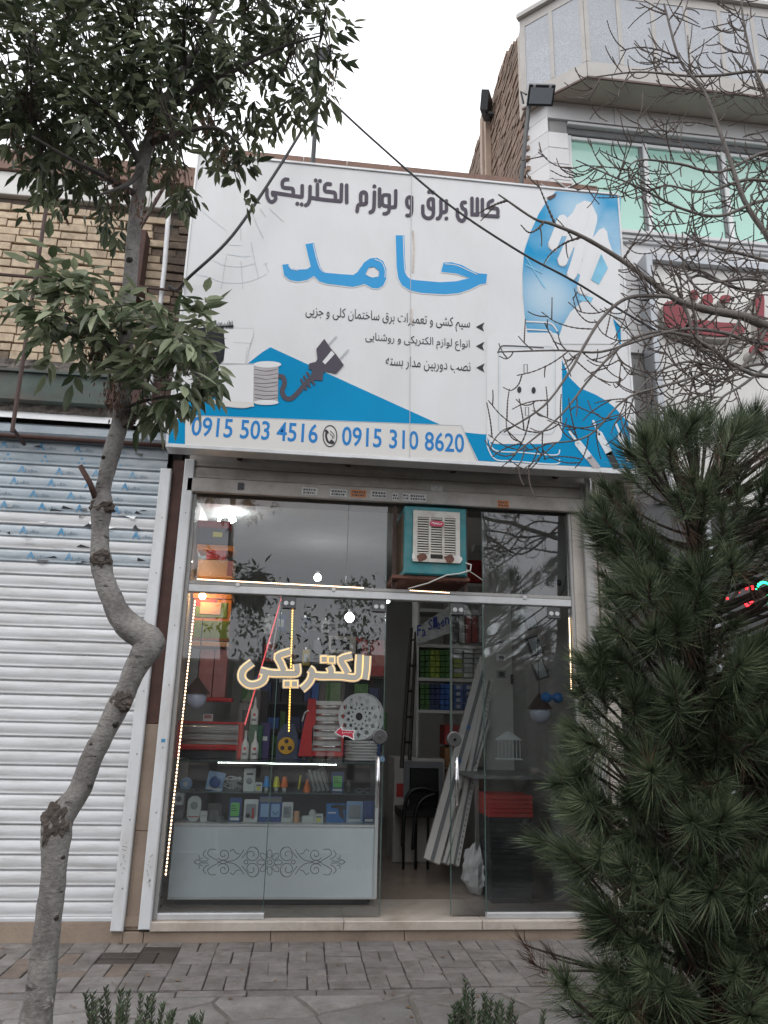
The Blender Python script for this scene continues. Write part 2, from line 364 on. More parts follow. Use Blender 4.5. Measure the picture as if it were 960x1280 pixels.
for ix in range(-10, 15):
    for iy in range(0, 4):
        x0 = ix*B+0.03; y0 = -0.05-(iy+1)*B+0.02
        if iy == 3: y0 += 0.0
        hor = (ix+iy) % 2 == 0
        for k in range(2):
            cx, cy = (x0+B/2, y0+B/4+k*B/2) if hor else (x0+B/4+k*B/2, y0+B/2)
            if not (-2.5 < cx < 3.6): continue
            src = (pvw if ((cx-wc.x)/.27)**2+((cy-wc.y)/.17)**2 < 1.0+rnd.uniform(-.25, .25) else pvb if (-1.7 < cx < -0.9 and -0.75 < cy < -0.2 and rnd.random() < 0.16) else pv)[0 if hor else 1]
            inst(src, (cx+rnd.uniform(-.004, .004), cy+rnd.uniform(-.004, .004), rnd.uniform(-.004, .003)), pave, rot=(rnd.uniform(-.012, .012), rnd.uniform(-.012, .012), rnd.uniform(-.02, .02))); npv += 1
for o in pv+pvb+pvw: bpy.data.objects.remove(o)
# ---- a course of long border stones, then crazy paving
bs = [MB(), MB()]
gr = MB(); gr.quad((-2.95, -2.42, -0.0075), (3.75, -2.42, -0.0075), (3.75, -1.122, -0.0075), (-2.95, -1.122, -0.0075)); mat('grout', (0.15, 0.138, 0.125), 0.95, var=0.3, scale=7, bump=0.7, bscale=70, dirt=(0.09, 0.08, 0.07), dirt_amt=0.7, dscale=4); gr.build('grout', 'grout', pave)
for i in range(16):
    x0 = -2.6+i*0.4; w = 0.39
    m = MB(); m.v = [v+Vector((0, 0, 0)) for v in paver_mesh(w, 0.085).v]; m.f = paver_mesh(w, 0.085).f
    o = m.build('border_stone', 'paver', origin=(0, 0, 0)); o.parent = pave; o.location = (x0+0.2, -1.078+rnd.uniform(-.004, .004), rnd.uniform(-.004, .002)); o.rotation_euler = (0, 0, rnd.uniform(-.01, .01))
def clip(poly, a, n):
    out = []
    for i in range(len(poly)):
        p, q = poly[i], poly[(i+1) % len(poly)]; dp, dq = (p-a).dot(n), (q-a).dot(n)
        if dp <= 0: out.append(p)
        if (dp < 0 < dq) or (dq < 0 < dp): out.append(p+(q-p)*(dp/(dp-dq)))
    return out
seeds = []
for i in range(13):
    for j in range(4):
        seeds.append(Vector((-2.75+i*0.52+rnd.uniform(-.21, .21), -1.22-j*0.36+rnd.uniform(-.15, .15))))
for i in range(16): seeds.append(Vector((rnd.uniform(-2.5, 3.3), rnd.uniform(-2.2, -1.2))))
for s_ in seeds:
    poly = [Vector(p) for p in ((-2.9, -2.4), (3.7, -2.4), (3.7, -1.13), (-2.9, -1.13))]
    for q in seeds:
        if q is not s_ and (q-s_).length < 1.6:
            d = (q-s_).normalized(); poly = clip(poly, (s_+q)/2-d*rnd.uniform(0.005, 0.017), d)
            if len(poly) < 3: break
    if len(poly) < 3: continue
    c = sum(poly, Vector((0, 0)))/len(poly)
    # roughen the outline a little
    pl = []
    for i, p in enumerate(poly):
        q = poly[(i+1) % len(poly)]; pl.append(p)
        if (q-p).length > 0.16:
            for t in (0.33, 0.66):
                e = p+(q-p)*t; pl.append(e+(c-e).normalized()*rnd.uniform(0, 0.012))
    m = MB(); k = len(pl); top = rnd.uniform(-.004, .004)
    m.v = [Vector((p.x, p.y, -0.03)) for p in pl]+[Vector((p.x, p.y, top-0.006)) for p in pl]+[Vector((*(p+(c-p).normalized()*0.008), top)) for p in pl]
    for a in (0, k):
        for i in range(k): m.f.append((a+i, a+(i+1) % k, a+k+(i+1) % k, a+k+i))
    m.f.append(tuple(range(2*k, 3*k)))
    o = m.build('flagstone', 'flag', origin=(c.x, c.y, 0)); w = o.location.copy(); o.parent = pave; o.location = w
# ---- stone step along the shops
stp = struct(MB().box(-3.8, 3.4, -0.035, 0.3, -0.2, 0.068).build('step', 'mortar_bed', origin=(0, 0, 0)))
xs = [-3.8, -2.9, -2.05, -1.12, -0.98, -0.1, 0.86, 1.75, 2.6, 3.4]
for a, b in zip(xs, xs[1:]):
    MB().bbox(a+0.002, b-0.002, -0.055 if b > -0.99 else -0.045, -0.036, -0.01, 0.067 if b > -0.99 else 0.13, 0.003).build('riser_slab', 'plinth_stone', stp)
for a, b in ((-0.94, 0.415), (0.418, 1.43), (1.434, 2.9)):
    MB().bbox(a, b, -0.075, 0.6, 0.070, 0.134, 0.006).build('tread_slab', 'threshold', stp)
MB().box(-3.8, -1.13, -0.03, 0.3, 0.07, 0.127).build('sill_slab', 'plinth_stone', stp)

# fallen leaves and grit on the paving
mat('litter', (0.16, 0.10, 0.055), 0.8, var=0.4, scale=30); lt = MB(); rnd = random.Random(55)
for i in range(170):
    x, y = rnd.uniform(-2.2, 3.2), -rnd.random()**.8*2.2-.06; a = rnd.uniform(0, 6.28); l = rnd.uniform(.008, .03)*(1 if i % 4 else 1.6); w = l*.4; z = .006; dx, dy = math.cos(a), math.sin(a)
    lt.tri((x, y, z), (x+dx*l*.5-dy*w, y+dy*l*.5+dx*w, z+rnd.uniform(0, .006)), (x+dx*l, y+dy*l, z)); lt.tri((x, y, z), (x+dx*l, y+dy*l, z), (x+dx*l*.5+dy*w, y+dy*l*.5-dx*w, z+rnd.uniform(0, .006)))
tag(lt.build('fallen_leaves', 'litter'), 'small brown leaves and bits scattered on the paving', 'litter', kind='stuff')
# ================================================================== left neighbour: cream brick over a white roller shutter
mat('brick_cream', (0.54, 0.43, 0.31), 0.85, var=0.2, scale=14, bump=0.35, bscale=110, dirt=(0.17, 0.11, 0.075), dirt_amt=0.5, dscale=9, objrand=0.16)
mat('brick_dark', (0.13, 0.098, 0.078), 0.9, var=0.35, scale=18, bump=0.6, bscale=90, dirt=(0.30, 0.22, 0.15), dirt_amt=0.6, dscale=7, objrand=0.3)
mat('joint', (0.13, 0.105, 0.088), 0.95, var=0.25, scale=18, bump=0.6, bscale=120)
mat('white_stone', (0.66, 0.65, 0.63), 0.55, var=0.08, scale=5, dirt=(0.35, 0.32, 0.29), dirt_amt=0.45, dscale=3)
mat('coping_brown', (0.2, 0.115, 0.085), 0.7, var=0.2, scale=8, bump=0.2, dirt=(0.1, 0.07, 0.06), dirt_amt=0.5)
mat('beam_green', (0.06, 0.085, 0.075), 0.6, var=0.25, scale=8, dirt=(0.1, 0.045, 0.032), dirt_amt=0.8, dscale=1.6)
mat('beam_rust', (0.065, 0.03, 0.023), 0.75, var=0.3, scale=10, bump=0.2, bscale=80)
mat('steel_brown', (0.06, 0.032, 0.026), 0.65, var=0.3, scale=10, bump=0.15, bscale=90)
mat('rubble', (0.17, 0.15, 0.135), 0.95, var=0.45, scale=16, bump=1.0, bscale=45, dirt=(0.07, 0.06, 0.052), dirt_amt=0.8, dscale=14)
mat('slat_white', (0.56, 0.57, 0.585), 0.42, var=0.09, scale=3, dirt=(0.33, 0.315, 0.295), dirt_amt=0.75, dscale=5, objrand=0.05, stretch=(0.5, 1, 5))
mat('slat_film', (0.30, 0.35, 0.39), 0.32, var=0.14, scale=5, dirt=(0.62, 0.63, 0.64), dirt_amt=0.55, dscale=4, objrand=0.06, stretch=(0.6, 1, 2))
mat('film_print', (0.06, 0.25, 0.45), 0.5, var=0.25, scale=12, dirt=(0.3, 0.35, 0.39), dirt_amt=0.85, dscale=6)
mat('film_print_grey', (0.13, 0.19, 0.25), 0.5, var=0.2, scale=12)
mat('film_scrap', (0.05, 0.055, 0.06), 0.4, var=0.2)
mat('rail_white', (0.62, 0.635, 0.65), 0.45, var=0.06, scale=4, dirt=(0.33, 0.28, 0.24), dirt_amt=0.4, dscale=5, stretch=(1, 1, 0.4))
mat('pipe_white', (0.7, 0.71, 0.73), 0.4, var=0.06, dirt=(0.4, 0.38, 0.36), dirt_amt=0.5, dscale=4)
mat('black_gap', (0.02, 0.018, 0.017), 0.9)
mat('screw', (0.25, 0.25, 0.26), 0.35, metal=0.9)
mat('sheet_white', (0.7, 0.71, 0.72), 0.35, var=0.08, dirt=(0.4, 0.4, 0.4), dirt_amt=0.4)

lb = thing('brick_building', (-2.4, 0.3, 0), 'low cream brick building above the closed white shutter', 'building')
zb1 = P(60, 252, 0.1).z; zb0 = P(60, 452, 0.1).z
MB().box(-4.2, -1.06, 0.135, 4.0, 0.0, 6.33).build('wall', 'joint', lb)
rnd = random.Random(11)
bm = [MB().bbox(-0.114, 0.114, 0, 0.06, 0, 0.0705, 0.004).build('brick', 'brick_cream', origin=(0, 0, 0)),
      MB().bbox(-0.114, 0.114, 0, 0.06, 0, 0.0705, 0.004).build('brick', 'brick_dark', origin=(0, 0, 0))]
ch = 0.0815; row = 0; z = zb0
while z < zb1-0.05:
    x = -3.30 + (0.118 if row % 2 else 0)+rnd.uniform(-.02, .02)
    while x < -1.16:
        w = rnd.uniform(0.94, 1.05) if rnd.random() < 0.85 else 0.5
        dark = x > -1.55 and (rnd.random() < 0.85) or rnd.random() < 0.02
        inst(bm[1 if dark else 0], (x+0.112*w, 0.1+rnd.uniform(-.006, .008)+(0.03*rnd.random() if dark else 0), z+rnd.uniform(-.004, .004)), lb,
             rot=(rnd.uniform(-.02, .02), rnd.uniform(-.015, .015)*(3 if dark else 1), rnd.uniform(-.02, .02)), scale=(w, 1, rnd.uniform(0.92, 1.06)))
        x += 0.224*w+0.013
    z += ch; row += 1
for o in bm: bpy.data.objects.remove(o)
zt = zb1+0.02
for i in range(5):
    x0 = -3.6+i*0.5; MB().bbox(x0, min(x0+0.497, -1.14), 0.07, 0.4, zt, zt+0.24, 0.006).build('band_slab', 'white_stone', lb)
for i in range(5):
    x0 = -3.7+i*0.52; MB().bbox(x0, min(x0+0.517, -1.12), 0.04, 0.42, zt+0.243, zt+0.46, 0.006).build('coping_slab', 'coping_brown', lb)
# steel beam, rubble course and the shutter box
za, zb_ = P(60, 500, -0.02).z, P(60, 468, -0.02).z
bmm = MB(); bmm.box(-4.2, -1.72, -0.02, 0.13, za, zb_); bmm.box(-4.2, -1.72, -0.05, 0.13, zb_, zb_+0.022); bmm.box(-4.2, -1.72, -0.05, 0.13, za-0.02, za); bmm.build('lintel_beam', 'beam_green', lb)
bmm = MB(); bmm.box(-1.718, -1.1, -0.018, 0.13, za, zb_-0.005); bmm.build('lintel_beam', 'beam_rust', lb)
rr = MB()
def rough_strip(mb, x0, x1, y, z0, z1, amp, n=60, m=6, seed=0):
    for i in range(n+1):
        for j in range(m+1):
            x = x0+(x1-x0)*i/n; z_ = z0+(z1-z0)*j/m
            mb.v.append(Vector((x, y-amp*noise.noise((x*9, z_*14, seed))-amp*.6*noise.noise((x*30, z_*30, seed)), z_)))
    for i in range(n):
        for j in range(m): a = i*(m+1)+j; mb.f.append((a, a+m+1, a+m+2, a+1))
rough_strip(rr, -4.2, -1.08, 0.09, zb_+0.02, zb0+0.0, 0.03, seed=3); rr.build('rough_mortar', 'rubble', lb, smooth=False)
zr = P(60, 515, 0).z
rr = MB(); rough_strip(rr, -4.2, -1.1, 0.05, zr, za-0.02, 0.03, seed=8); rr.build('rough_mortar', 'rubble', lb)
zw = P(60, 527, -0.1).z
mm = MB(); mm.quad((-4.2, -0.13, zw+0.012), (-1.12, -0.13, zw), (-1.12, 0.06, zr+0.01), (-4.2, 0.06, zr+0.02)); mm.build('flashing_sheet', 'sheet_white', lb)
zh0 = P(60, 547, -0.08).z
mm = MB(); pr = [(-0.08, zh0), (-0.1, zh0+0.03), (-0.1, zw-0.04), (-0.06, zw-0.012), (0.1, zw-0.012), (0.1, zh0)]
mm.prism([(-4.2, y, z) for y, z in pr], (3.08, 0, 0)); mm.build('shutter_box', 'slat_film', lb, fixn=True)
mm = MB(); mm.tube([(-4.2, -0.11, zh0-0.012), (-3.0, -0.112, zh0-0.012), (-1.1, -0.11, zh0-0.02)], 0.02, 8); mm.build('rod', 'beam_rust', lb, smooth=True)
MB().box(-1.14, -1.06, 0.02, 0.14, 3.3, zb0).build('corner_gap', 'black_gap', lb)

# ---- the shutter
sh = thing('roller_shutter', (-2.4, -0.02, 0.13), 'closed white roller shutter with torn blue printed film on its upper slats', 'roller shutter')
def slat(x0, x1, h):
    m = MB(); pr = [(0.010, -0.002), (-0.002, 0.0), (-0.0085, 0.004), (-0.0105, 0.010), (-0.0085, 0.016), (-0.0075, 0.018), (-0.0115, 0.030), (-0.0130, 0.050), (-0.0110, 0.072), (-0.004, h-0.012), (0.0, h-0.006), (0.006, h-0.004), (0.006, h+0.004)]
    k = len(pr)
    for x in (x0, x1): m.v += [Vector((x, y, z)) for y, z in pr]
    for i in range(k-1): m.f.append((i, k+i, k+i+1, i+1))
    return m
rnd = random.Random(5)
s0 = slat(-4.2, -1.165, 0.1).build('slat', 'slat_white', origin=(-2.4, 0, 0), smooth=True); s1 = slat(-4.2, -1.165, 0.1).build('slat', 'slat_film', origin=(-2.4, 0, 0), smooth=True)
NS = int((zh0-0.01-0.155)/0.1)+1; slats = []
for i in range(NS):
    film = (i >= NS-7) or (i-NS) in (-9, -11)
    slats.append(inst(s1 if film else s0, (-2.4, -0.02+rnd.uniform(-.0015, .0015), 0.155+i*0.1), sh, rot=(rnd.uniform(-.02, .02), rnd.uniform(-.0012, .0012), 0)))
bpy.data.objects.remove(s0); bpy.data.objects.remove(s1)
MB().bbox(-4.2, -1.165, -0.045, 0.0, 0.127, 0.158, 0.006).build('bottom_bar', 'slat_white', sh)
for i in range(NS-11, NS):
    if not ((i >= NS-7) or (i-NS) in (-9, -11)): continue
    zz = 0.155+i*0.1; mbA, mbB = MB(), MB(); x = -2.75+rnd.uniform(0, .3)
    while x < -1.35:
        if not (i < NS-7 and rnd.random() < 0.35):
            t = textmb('A', (x, -0.0345, zz), (1, 0, 0), (0, 0, 1), 0, 0.06, 0.026, 0.056, 0.035, 1); n = len(mbA.v); mbA.v += t.v; mbA.f += [tuple(n+k for k in f) for f in t.f]
            t = textmb('LuBin', (x, -0.0345, zz), (1, 0, 0), (0, 0, 1), 0.058, 0.15, 0.03, 0.026, 0.0, 1); n = len(mbB.v); mbB.v += t.v; mbB.f += [tuple(n+k for k in f) for f in t.f]
        x += 0.288
    if mbA.v:
        # the print lies on the slat
        for nm, m_, mm in (('film_logo', 'film_print', mbA), ('film_lettering', 'film_print_grey', mbB)):
            if mm.v: tag(mm.build(nm, m_, sh), kind='stuff')
for i in range(38):
    # curled scraps of torn film
    k = rnd.choice([NS-11, NS-10, NS-9, NS-8, NS-8, NS-7, NS-7, NS-2, NS-1]); zz = 0.155+k*0.1+rnd.uniform(0, .05); x = rnd.uniform(-2.45, -1.25); w = rnd.uniform(.03, .12); h = rnd.uniform(.008, .03)
    m = MB(); m.tri((x, -0.04, zz), (x+w, -0.04, zz+rnd.uniform(-.01, .01)), (x+w*rnd.uniform(0, 1), -0.04-rnd.uniform(.004, .015), zz+h*rnd.choice([-1, 1])))
    m.build('film_scrap', 'film_scrap' if i % 3 else 'sheet_white', sh)
for i in range(9):
    # jagged edge beside the rail
    zz = rnd.uniform(0.4, 1.4); m = MB(); m.tri((-1.175, -0.05, zz), (-1.175, -0.05, zz+rnd.uniform(.03, .06)), (-1.175-rnd.uniform(.01, .03), -0.055, zz+.03)); m.build('film_scrap', 'film_scrap', sh)
def rail(mb, x0, x1, y0, y1, z0, z1): mb.bbox(x0, x1, y0, y1, z0, z1, 0.008)
rl = MB(); rail(rl, -1.205, -1.118, -0.085, 0.02, 0.075, P(200, 585, -0.08).z); rl = rl.build('guide_rail', 'rail_white', sh)
for i in range(7):
    zz = 0.35+i*0.45; MB().lathe((-1.15, -0.0885, zz), [(0.005, 0), (0.005, 0.004)], 8, 'y').build('screw', 'screw', rl)
# ---- column between the two shops
pc = thing('corner_post', (-1.07, 0.0, 0), 'narrow post of rusty brown steel over beige stone between the two shutters', 'post')
zs = P(190, 905, -0.03).z
MB().bbox(-1.117, -1.022, -0.03, 0.1, zs+0.003, 3.56, 0.004).build('steel_post', 'beam_rust', pc)
MB().bbox(-1.117, -1.022, -0.034, 0.1, 0.72, zs, 0.004).build('stone_facing', 'plinth_stone', pc)
MB().bbox(-1.117, -1.022, -0.032, 0.1, 0.07, 0.717, 0.004).build('stone_facing', 'plinth_stone', pc)
MB().box(-1.12, -1.0, -0.05, 0.05, 0.10, 0.16).build('stone_block', 'plinth_stone', pc)
# ---- things on the brick wall
fr = thing('pipe_scaffold', (-2.6, -0.35, zh0), 'thin brown steel pipe scaffold standing in front of the brick wall', 'scaffold')
a, b = P(62, 225, -0.35), P(15, 540, -0.35)
MB().tube([(b.x, -0.35, b.z), (a.x, -0.35, a.z+0.5)], 0.017, 6).build('upright', 'steel_brown', fr)
c1, c2 = P(0, 343, -0.33), P(160, 350, -0.33)
MB().tube([(-3.4, -0.33, c1.z), (c2.x, -0.33, c1.z)], 0.014, 6).build('crossbar', 'steel_brown', fr)
MB().tube([(b.x, -0.35, b.z+.03), (b.x, -0.08, b.z)], 0.014, 6).build('bracket', 'steel_brown', fr)
MB().tube([(b.x, -0.35, a.z-0.1), (b.x, 0.1, a.z-0.1)], 0.012, 6).build('bracket', 'steel_brown', fr)
a, b = P(176, 290, -0.02), P(176, 372, -0.02)
sp = thing('steel_stub', (a.x, -0.02, b.z), 'short brown steel channel fixed to the brick wall beside the tree', 'steel post')
MB().bbox(a.x-0.06, a.x+0.06, -0.06, 0.1, b.z, a.z, 0.006).build('channel', 'beam_rust', sp)
q = P(205, 235, -0.02); MB().tube([(a.x-0.02, -0.03, a.z), (q.x, -0.03, q.z)], 0.018, 6).build('brace', 'steel_brown', sp)
h1, h2, h3 = P(170, 358, -0.1), P(215, 363, -0.1), P(233, 357, -0.1)
MB().tube([h1, h2, P(228, 366, -.1), P(234, 361, -.1), P(230, 354, -.1)], 0.012, 6).build('hook_rod', 'steel_brown', sp)
dp = MB(); dp.tube([P(213, 232, -0.05), P(209, 290, -0.05), P(206, 330, -0.05), P(200, 385, -0.06), P(190, 470, -0.07), P(181, 548, -0.1)], [.022, .022, .022, .020, .018, .022], 8)
tag(dp.build('drain_hose', 'pipe_white', smooth=True), 'white plastic hose hanging down the brick wall beside the sign', 'hose')
# ================================================================== shop sign board
YS = -0.50
SX0, SX1, SZ0, SZ1 = -1.088, 2.665, 3.528, 6.19
mat('sign_white', (0.66, 0.665, 0.675), 0.38, spec=0.1, var=0.035, scale=1.3, dirt=(0.46, 0.44, 0.42), dirt_amt=0.2, dscale=1.6, stretch=(1.2, 1, 0.6))
mat('sign_cream', (0.63, 0.62, 0.595), 0.4, spec=0.1, var=0.03, scale=2)
mat('sign_blue', (0.0, 0.235, 0.47), 0.4, spec=0.1, var=0.1, scale=1.2)
mat('sign_letter_blue', (0.045, 0.30, 0.60), 0.4, spec=0.1, var=0.04, scale=2)
mat('sign_phone_blue', (0.03, 0.2, 0.5), 0.4, spec=0.1, var=0.04, scale=2)
mat('sign_dark', (0.085, 0.075, 0.095), 0.45, spec=0.1, var=0.05)
mat('sign_ink', (0.045, 0.045, 0.052), 0.45, spec=0.1, var=0.1)
mat('sign_grey', (0.42, 0.43, 0.45), 0.45, var=0.05)
mat('sign_pale', (0.62, 0.67, 0.70), 0.45, spec=0.1, var=0.08, scale=3)
mat('sign_sketch', (0.47, 0.475, 0.48), 0.5, var=0.1)
mat('sign_light', (0.67, 0.675, 0.685), 0.4, spec=0.1, var=0.02)
mat('sign_lightblue', (0.22, 0.5, 0.68), 0.4, spec=0.1, var=0.2, scale=2.2)
mat('sign_coil', (0.36, 0.34, 0.35), 0.5, var=0.25, scale=30, stretch=(0.2, 1, 3))
mat('sign_black', (0.02, 0.022, 0.026), 0.4, spec=0.1, var=0.2)
mat('alu', (0.55, 0.56, 0.57), 0.4, metal=0.35, var=0.06, dirt=(0.3, 0.29, 0.28), dirt_amt=0.4)
mat('alu_dull', (0.36, 0.355, 0.345), 0.5, metal=0.25, var=0.1, scale=5, dirt=(0.18, 0.16, 0.15), dirt_amt=0.6, dscale=5)
def blue_grad():
    """printed sky blue that pales towards the lower right, as in the print"""
    m = bpy.data.materials.new('sign_blue_print'); m.use_nodes = True; t = m.node_tree; b = t.nodes['Principled BSDF']; N = t.nodes.new; L = t.links.new
    tc = N('ShaderNodeTexCoord'); n1 = N('ShaderNodeTexNoise'); n1.inputs['Scale'].default_value = 1.7; n1.inputs['Detail'].default_value = 4; L(tc.outputs['Object'], n1.inputs['Vector'])
    sx = N('ShaderNodeSeparateXYZ'); L(tc.outputs['Object'], sx.inputs[0])
    # object origin lies at the foot of the board's left end
    a = N('ShaderNodeMath'); a.operation = 'MULTIPLY_ADD'; a.inputs[1].default_value = 0.55; a.inputs[2].default_value = -1.62; L(sx.outputs['X'], a.inputs[0])
    c = N('ShaderNodeMath'); c.operation = 'MULTIPLY_ADD'; c.inputs[1].default_value = -0.16; c.inputs[2].default_value = 0.3; L(sx.outputs['Z'], c.inputs[0])
    d = N('ShaderNodeMath'); d.operation = 'ADD'; L(a.outputs[0], d.inputs[0]); L(c.outputs[0], d.inputs[1])
    e = N('ShaderNodeMath'); e.operation = 'MULTIPLY_ADD'; e.inputs[1].default_value = 1.5; L(n1.outputs['Fac'], e.inputs[0]); e.inputs[2].default_value = -0.72
    f = N('ShaderNodeMath'); f.operation = 'ADD'; f.use_clamp = True; L(d.outputs[0], f.inputs[0]); L(e.outputs[0], f.inputs[1])
    tot = f.outputs[0]
    for (gx, gz, rr, amt) in ((3.36, 2.47, .42, .6), (3.05, 1.55, .5, .7), (2.72, 2.0, .2, .25)):   # pale bursts in the print
        vd = N('ShaderNodeVectorMath'); vd.operation = 'DISTANCE'; L(tc.outputs['Object'], vd.inputs[0]); vd.inputs[1].default_value = (gx, 0, gz)
        mr = N('ShaderNodeMapRange'); mr.interpolation_type = 'SMOOTHERSTEP'; mr.inputs['From Min'].default_value = rr; mr.inputs['From Max'].default_value = 0; mr.inputs['To Max'].default_value = amt; L(vd.outputs['Value'], mr.inputs['Value'])
        mm_ = N('ShaderNodeMath'); mm_.operation = 'MAXIMUM'; L(tot, mm_.inputs[0]); L(mr.outputs['Result'], mm_.inputs[1]); tot = mm_.outputs[0]
    x = N('ShaderNodeMixRGB'); x.inputs['Color1'].default_value = (0.01, 0.265, 0.51, 1); x.inputs['Color2'].default_value = (0.62, 0.72, 0.77, 1); L(tot, x.inputs['Fac'])
    L(x.outputs['Color'], b.inputs['Base Color']); b.inputs['Roughness'].default_value = 0.4; b.inputs['Specular IOR Level'].default_value = 0.1; MATS[m.name] = m
blue_grad()
sg = thing('shop_signboard', (SX0, YS, SZ0), 'large white and blue Persian shop sign with phone numbers above the entrance', 'signboard')
MB().box(SX0+0.004, SX1-0.004, YS, YS+0.13, SZ0+0.004, SZ1-0.004).build('panel', 'sign_white', sg)
f_ = MB(); f_.bbox(SX0-0.012, SX1+0.012, YS-0.012, YS+0.14, SZ0-0.03, SZ0+0.003, 0.004); f_.build('frame_strip', 'alu', sg)
f_ = MB(); f_.bbox(SX0-0.012, SX1+0.012, YS-0.012, YS+0.14, SZ1-0.003, SZ1+0.022, 0.004); f_.build('frame_strip', 'alu', sg)
for x in (SX0-0.014, SX1-0.004): MB().bbox(x, x+0.018, YS-0.010, YS+0.139, SZ0+0.0035, SZ1-0.0035, 0.003).build('frame_strip', 'alu', sg)
for x in (-0.6, 0.3, 1.2, 2.1):
    MB().box(x, x+0.04, YS+0.145, 0.1, SZ0+0.05, SZ0+0.09).build('bracket', 'steel_brown', sg); MB().box(x, x+0.04, YS+0.145, 0.1, SZ1-0.2, SZ1-0.16).build('bracket', 'steel_brown', sg)
_lay = [0]
def sp(layer):
    y = YS-0.0012-0.0014*layer
    return lambda u, v: P(u, v, y)
def zo(u0, v0, s, layer):
    f = sp(layer); return lambda x, y: f(u0+x/s, v0+y/s)
def pp(pts, layer, tr=None):
    f = tr or sp(layer); return [f(*q) for q in pts]
def dotm(mb, x, y, r, f, n=12, ry=None):
    mb.f.append(tuple(range(len(mb.v), len(mb.v)+n))); mb.v += [f(x+r*math.cos(2*math.pi*i/n), y+(ry or r)*math.sin(2*math.pi*i/n)) for i in range(n)]
def strokes(name, m, lst, w, u0, v0, s, layer, dots=(), dr=0, rc=True, sm=True):
    mb = MB()
    for i, st in enumerate(lst): ribbon(mb, st, w, zo(u0, v0, s, layer+0.12*i), sm=sm and len(st) > 2, round_cap=rc)
    for i, d in enumerate(dots): dotm(mb, d[0], d[1], dr, zo(u0, v0, s, layer))
    return mb.build(name, m, sg)
# --- blue fields
def blue(pts, name='blue_field', m='sign_blue', layer=1, tr=None): return MB().poly([pp(pts, layer, tr)]).build(name, m, sg)
blue([(229.5, 519), (229.5, 497), (262, 495), (300, 462), (328, 440), (338, 434), (445, 483), (553, 532)])
blue([(209.5, 528), (231.5, 521), (231.0, 557.5), (209.3, 556.2)])
blue([(600, 542.5), (608, 543), (623, 545), (635, 553), (692, 555.5), (700, 547), (702, 480), (701, 441), (703, 451), (712, 472), (725, 485), (744, 493), (758, 501), (769, 510), (785, 528), (792.4, 583), (791, 586), (700, 581.3), (598, 575.8), (581, 540.5)])
z6 = zo(610, 230, 5.053, 1)
blue([(430, 45), (380, 95), (320, 190), (270, 300), (230, 420), (218, 560), (220, 700), (235, 860), (255, 970), (380, 978), (450, 1000), (470, 890), (620, 790), (835, 790), (838, 77)], m='sign_blue_print', tr=z6)
# phone band with thin outline
MB().poly([pp([(231.5, 519.5), (576.5, 532.5), (596.5, 579.5), (231.5, 559)], 1)]).build('phone_band', 'sign_cream', sg)
strokes('band_outline', 'sign_grey', [[(232, 519), (577, 532), (597.5, 579.5)]], 0.8, 0, 0, 1, 2, rc=False, sm=False)
# --- hand holding a plug (upper right)
wh = 'sign_light'
hz = zo(610, 230, 5.053, 2)
MB().poly([[hz(*q) for q in [(470, 195), (500, 215), (535, 180), (560, 130), (610, 105), (650, 115), (690, 200), (690, 235), (662, 340), (700, 290), (730, 275), (752, 300), (760, 350), (795, 445), (835, 450), (838, 790), (838, 1010), (760, 1010), (470, 1010), (440, 990), (470, 900), (520, 810), (600, 735), (650, 745), (665, 720), (600, 700), (620, 600), (560, 560), (600, 470), (540, 500), (550, 400), (480, 430), (500, 330), (440, 330)]]]).build('hand_picture', wh, sg)
strokes('hand_picture', wh, [[(470, 225), (440, 310), (410, 385)], [(555, 270), (510, 390), (470, 485)], [(600, 330), (560, 480), (528, 575)], [(660, 430), (620, 560), (592, 665)], [(620, 140), (590, 250), (560, 330)]], 64, 610, 230, 5.053, 3)
MB().poly([[zo(610, 230, 5.053, 4)(*q) for q in [(715, 440), (757, 530), (700, 635), (650, 605)]]]).build('hand_picture', 'sign_lightblue', sg)
strokes('hand_picture', 'sign_grey', [[(380, 370), (395, 410), (425, 425), (442, 400)], [(437, 465), (450, 510), (480, 520), (500, 500)], [(497, 560), (515, 600), (540, 605), (560, 580)], [(560, 640), (580, 690), (610, 700), (640, 690)]], 4, 610, 230, 5.053, 5, rc=False)
MB().poly([[zo(610, 230, 5.053, 4)(*q) for q in [(580, 705), (660, 715), (655, 745), (570, 735)]]]).build('hand_picture', 'sign_lightblue', sg)
MB().poly([[zo(610, 230, 5.053, 4)(*q) for q in [(790, 820), (838, 790), (838, 860), (800, 850)]]]).build('hand_picture', 'sign_pale', sg)
MB().poly([[zo(610, 230, 5.053, 4)(*q) for q in [(790, 850), (838, 900), (840, 1010), (830, 1010)]]]).build('hand_picture', 'sign_blue', sg)
strokes('stripe', wh, [[(237, 868), (330, 872), (400, 882), (440, 930)], [(245, 918), (330, 922), (390, 930), (430, 975)]], 9, 610, 230, 5.053, 4, rc=False)
strokes('sparkle', 'sign_lightblue', [[(240, 460), (300, 560), (360, 655)], [(330, 545), (390, 460)], [(240, 510), (340, 560)]], 7, 610, 230, 5.053, 4)
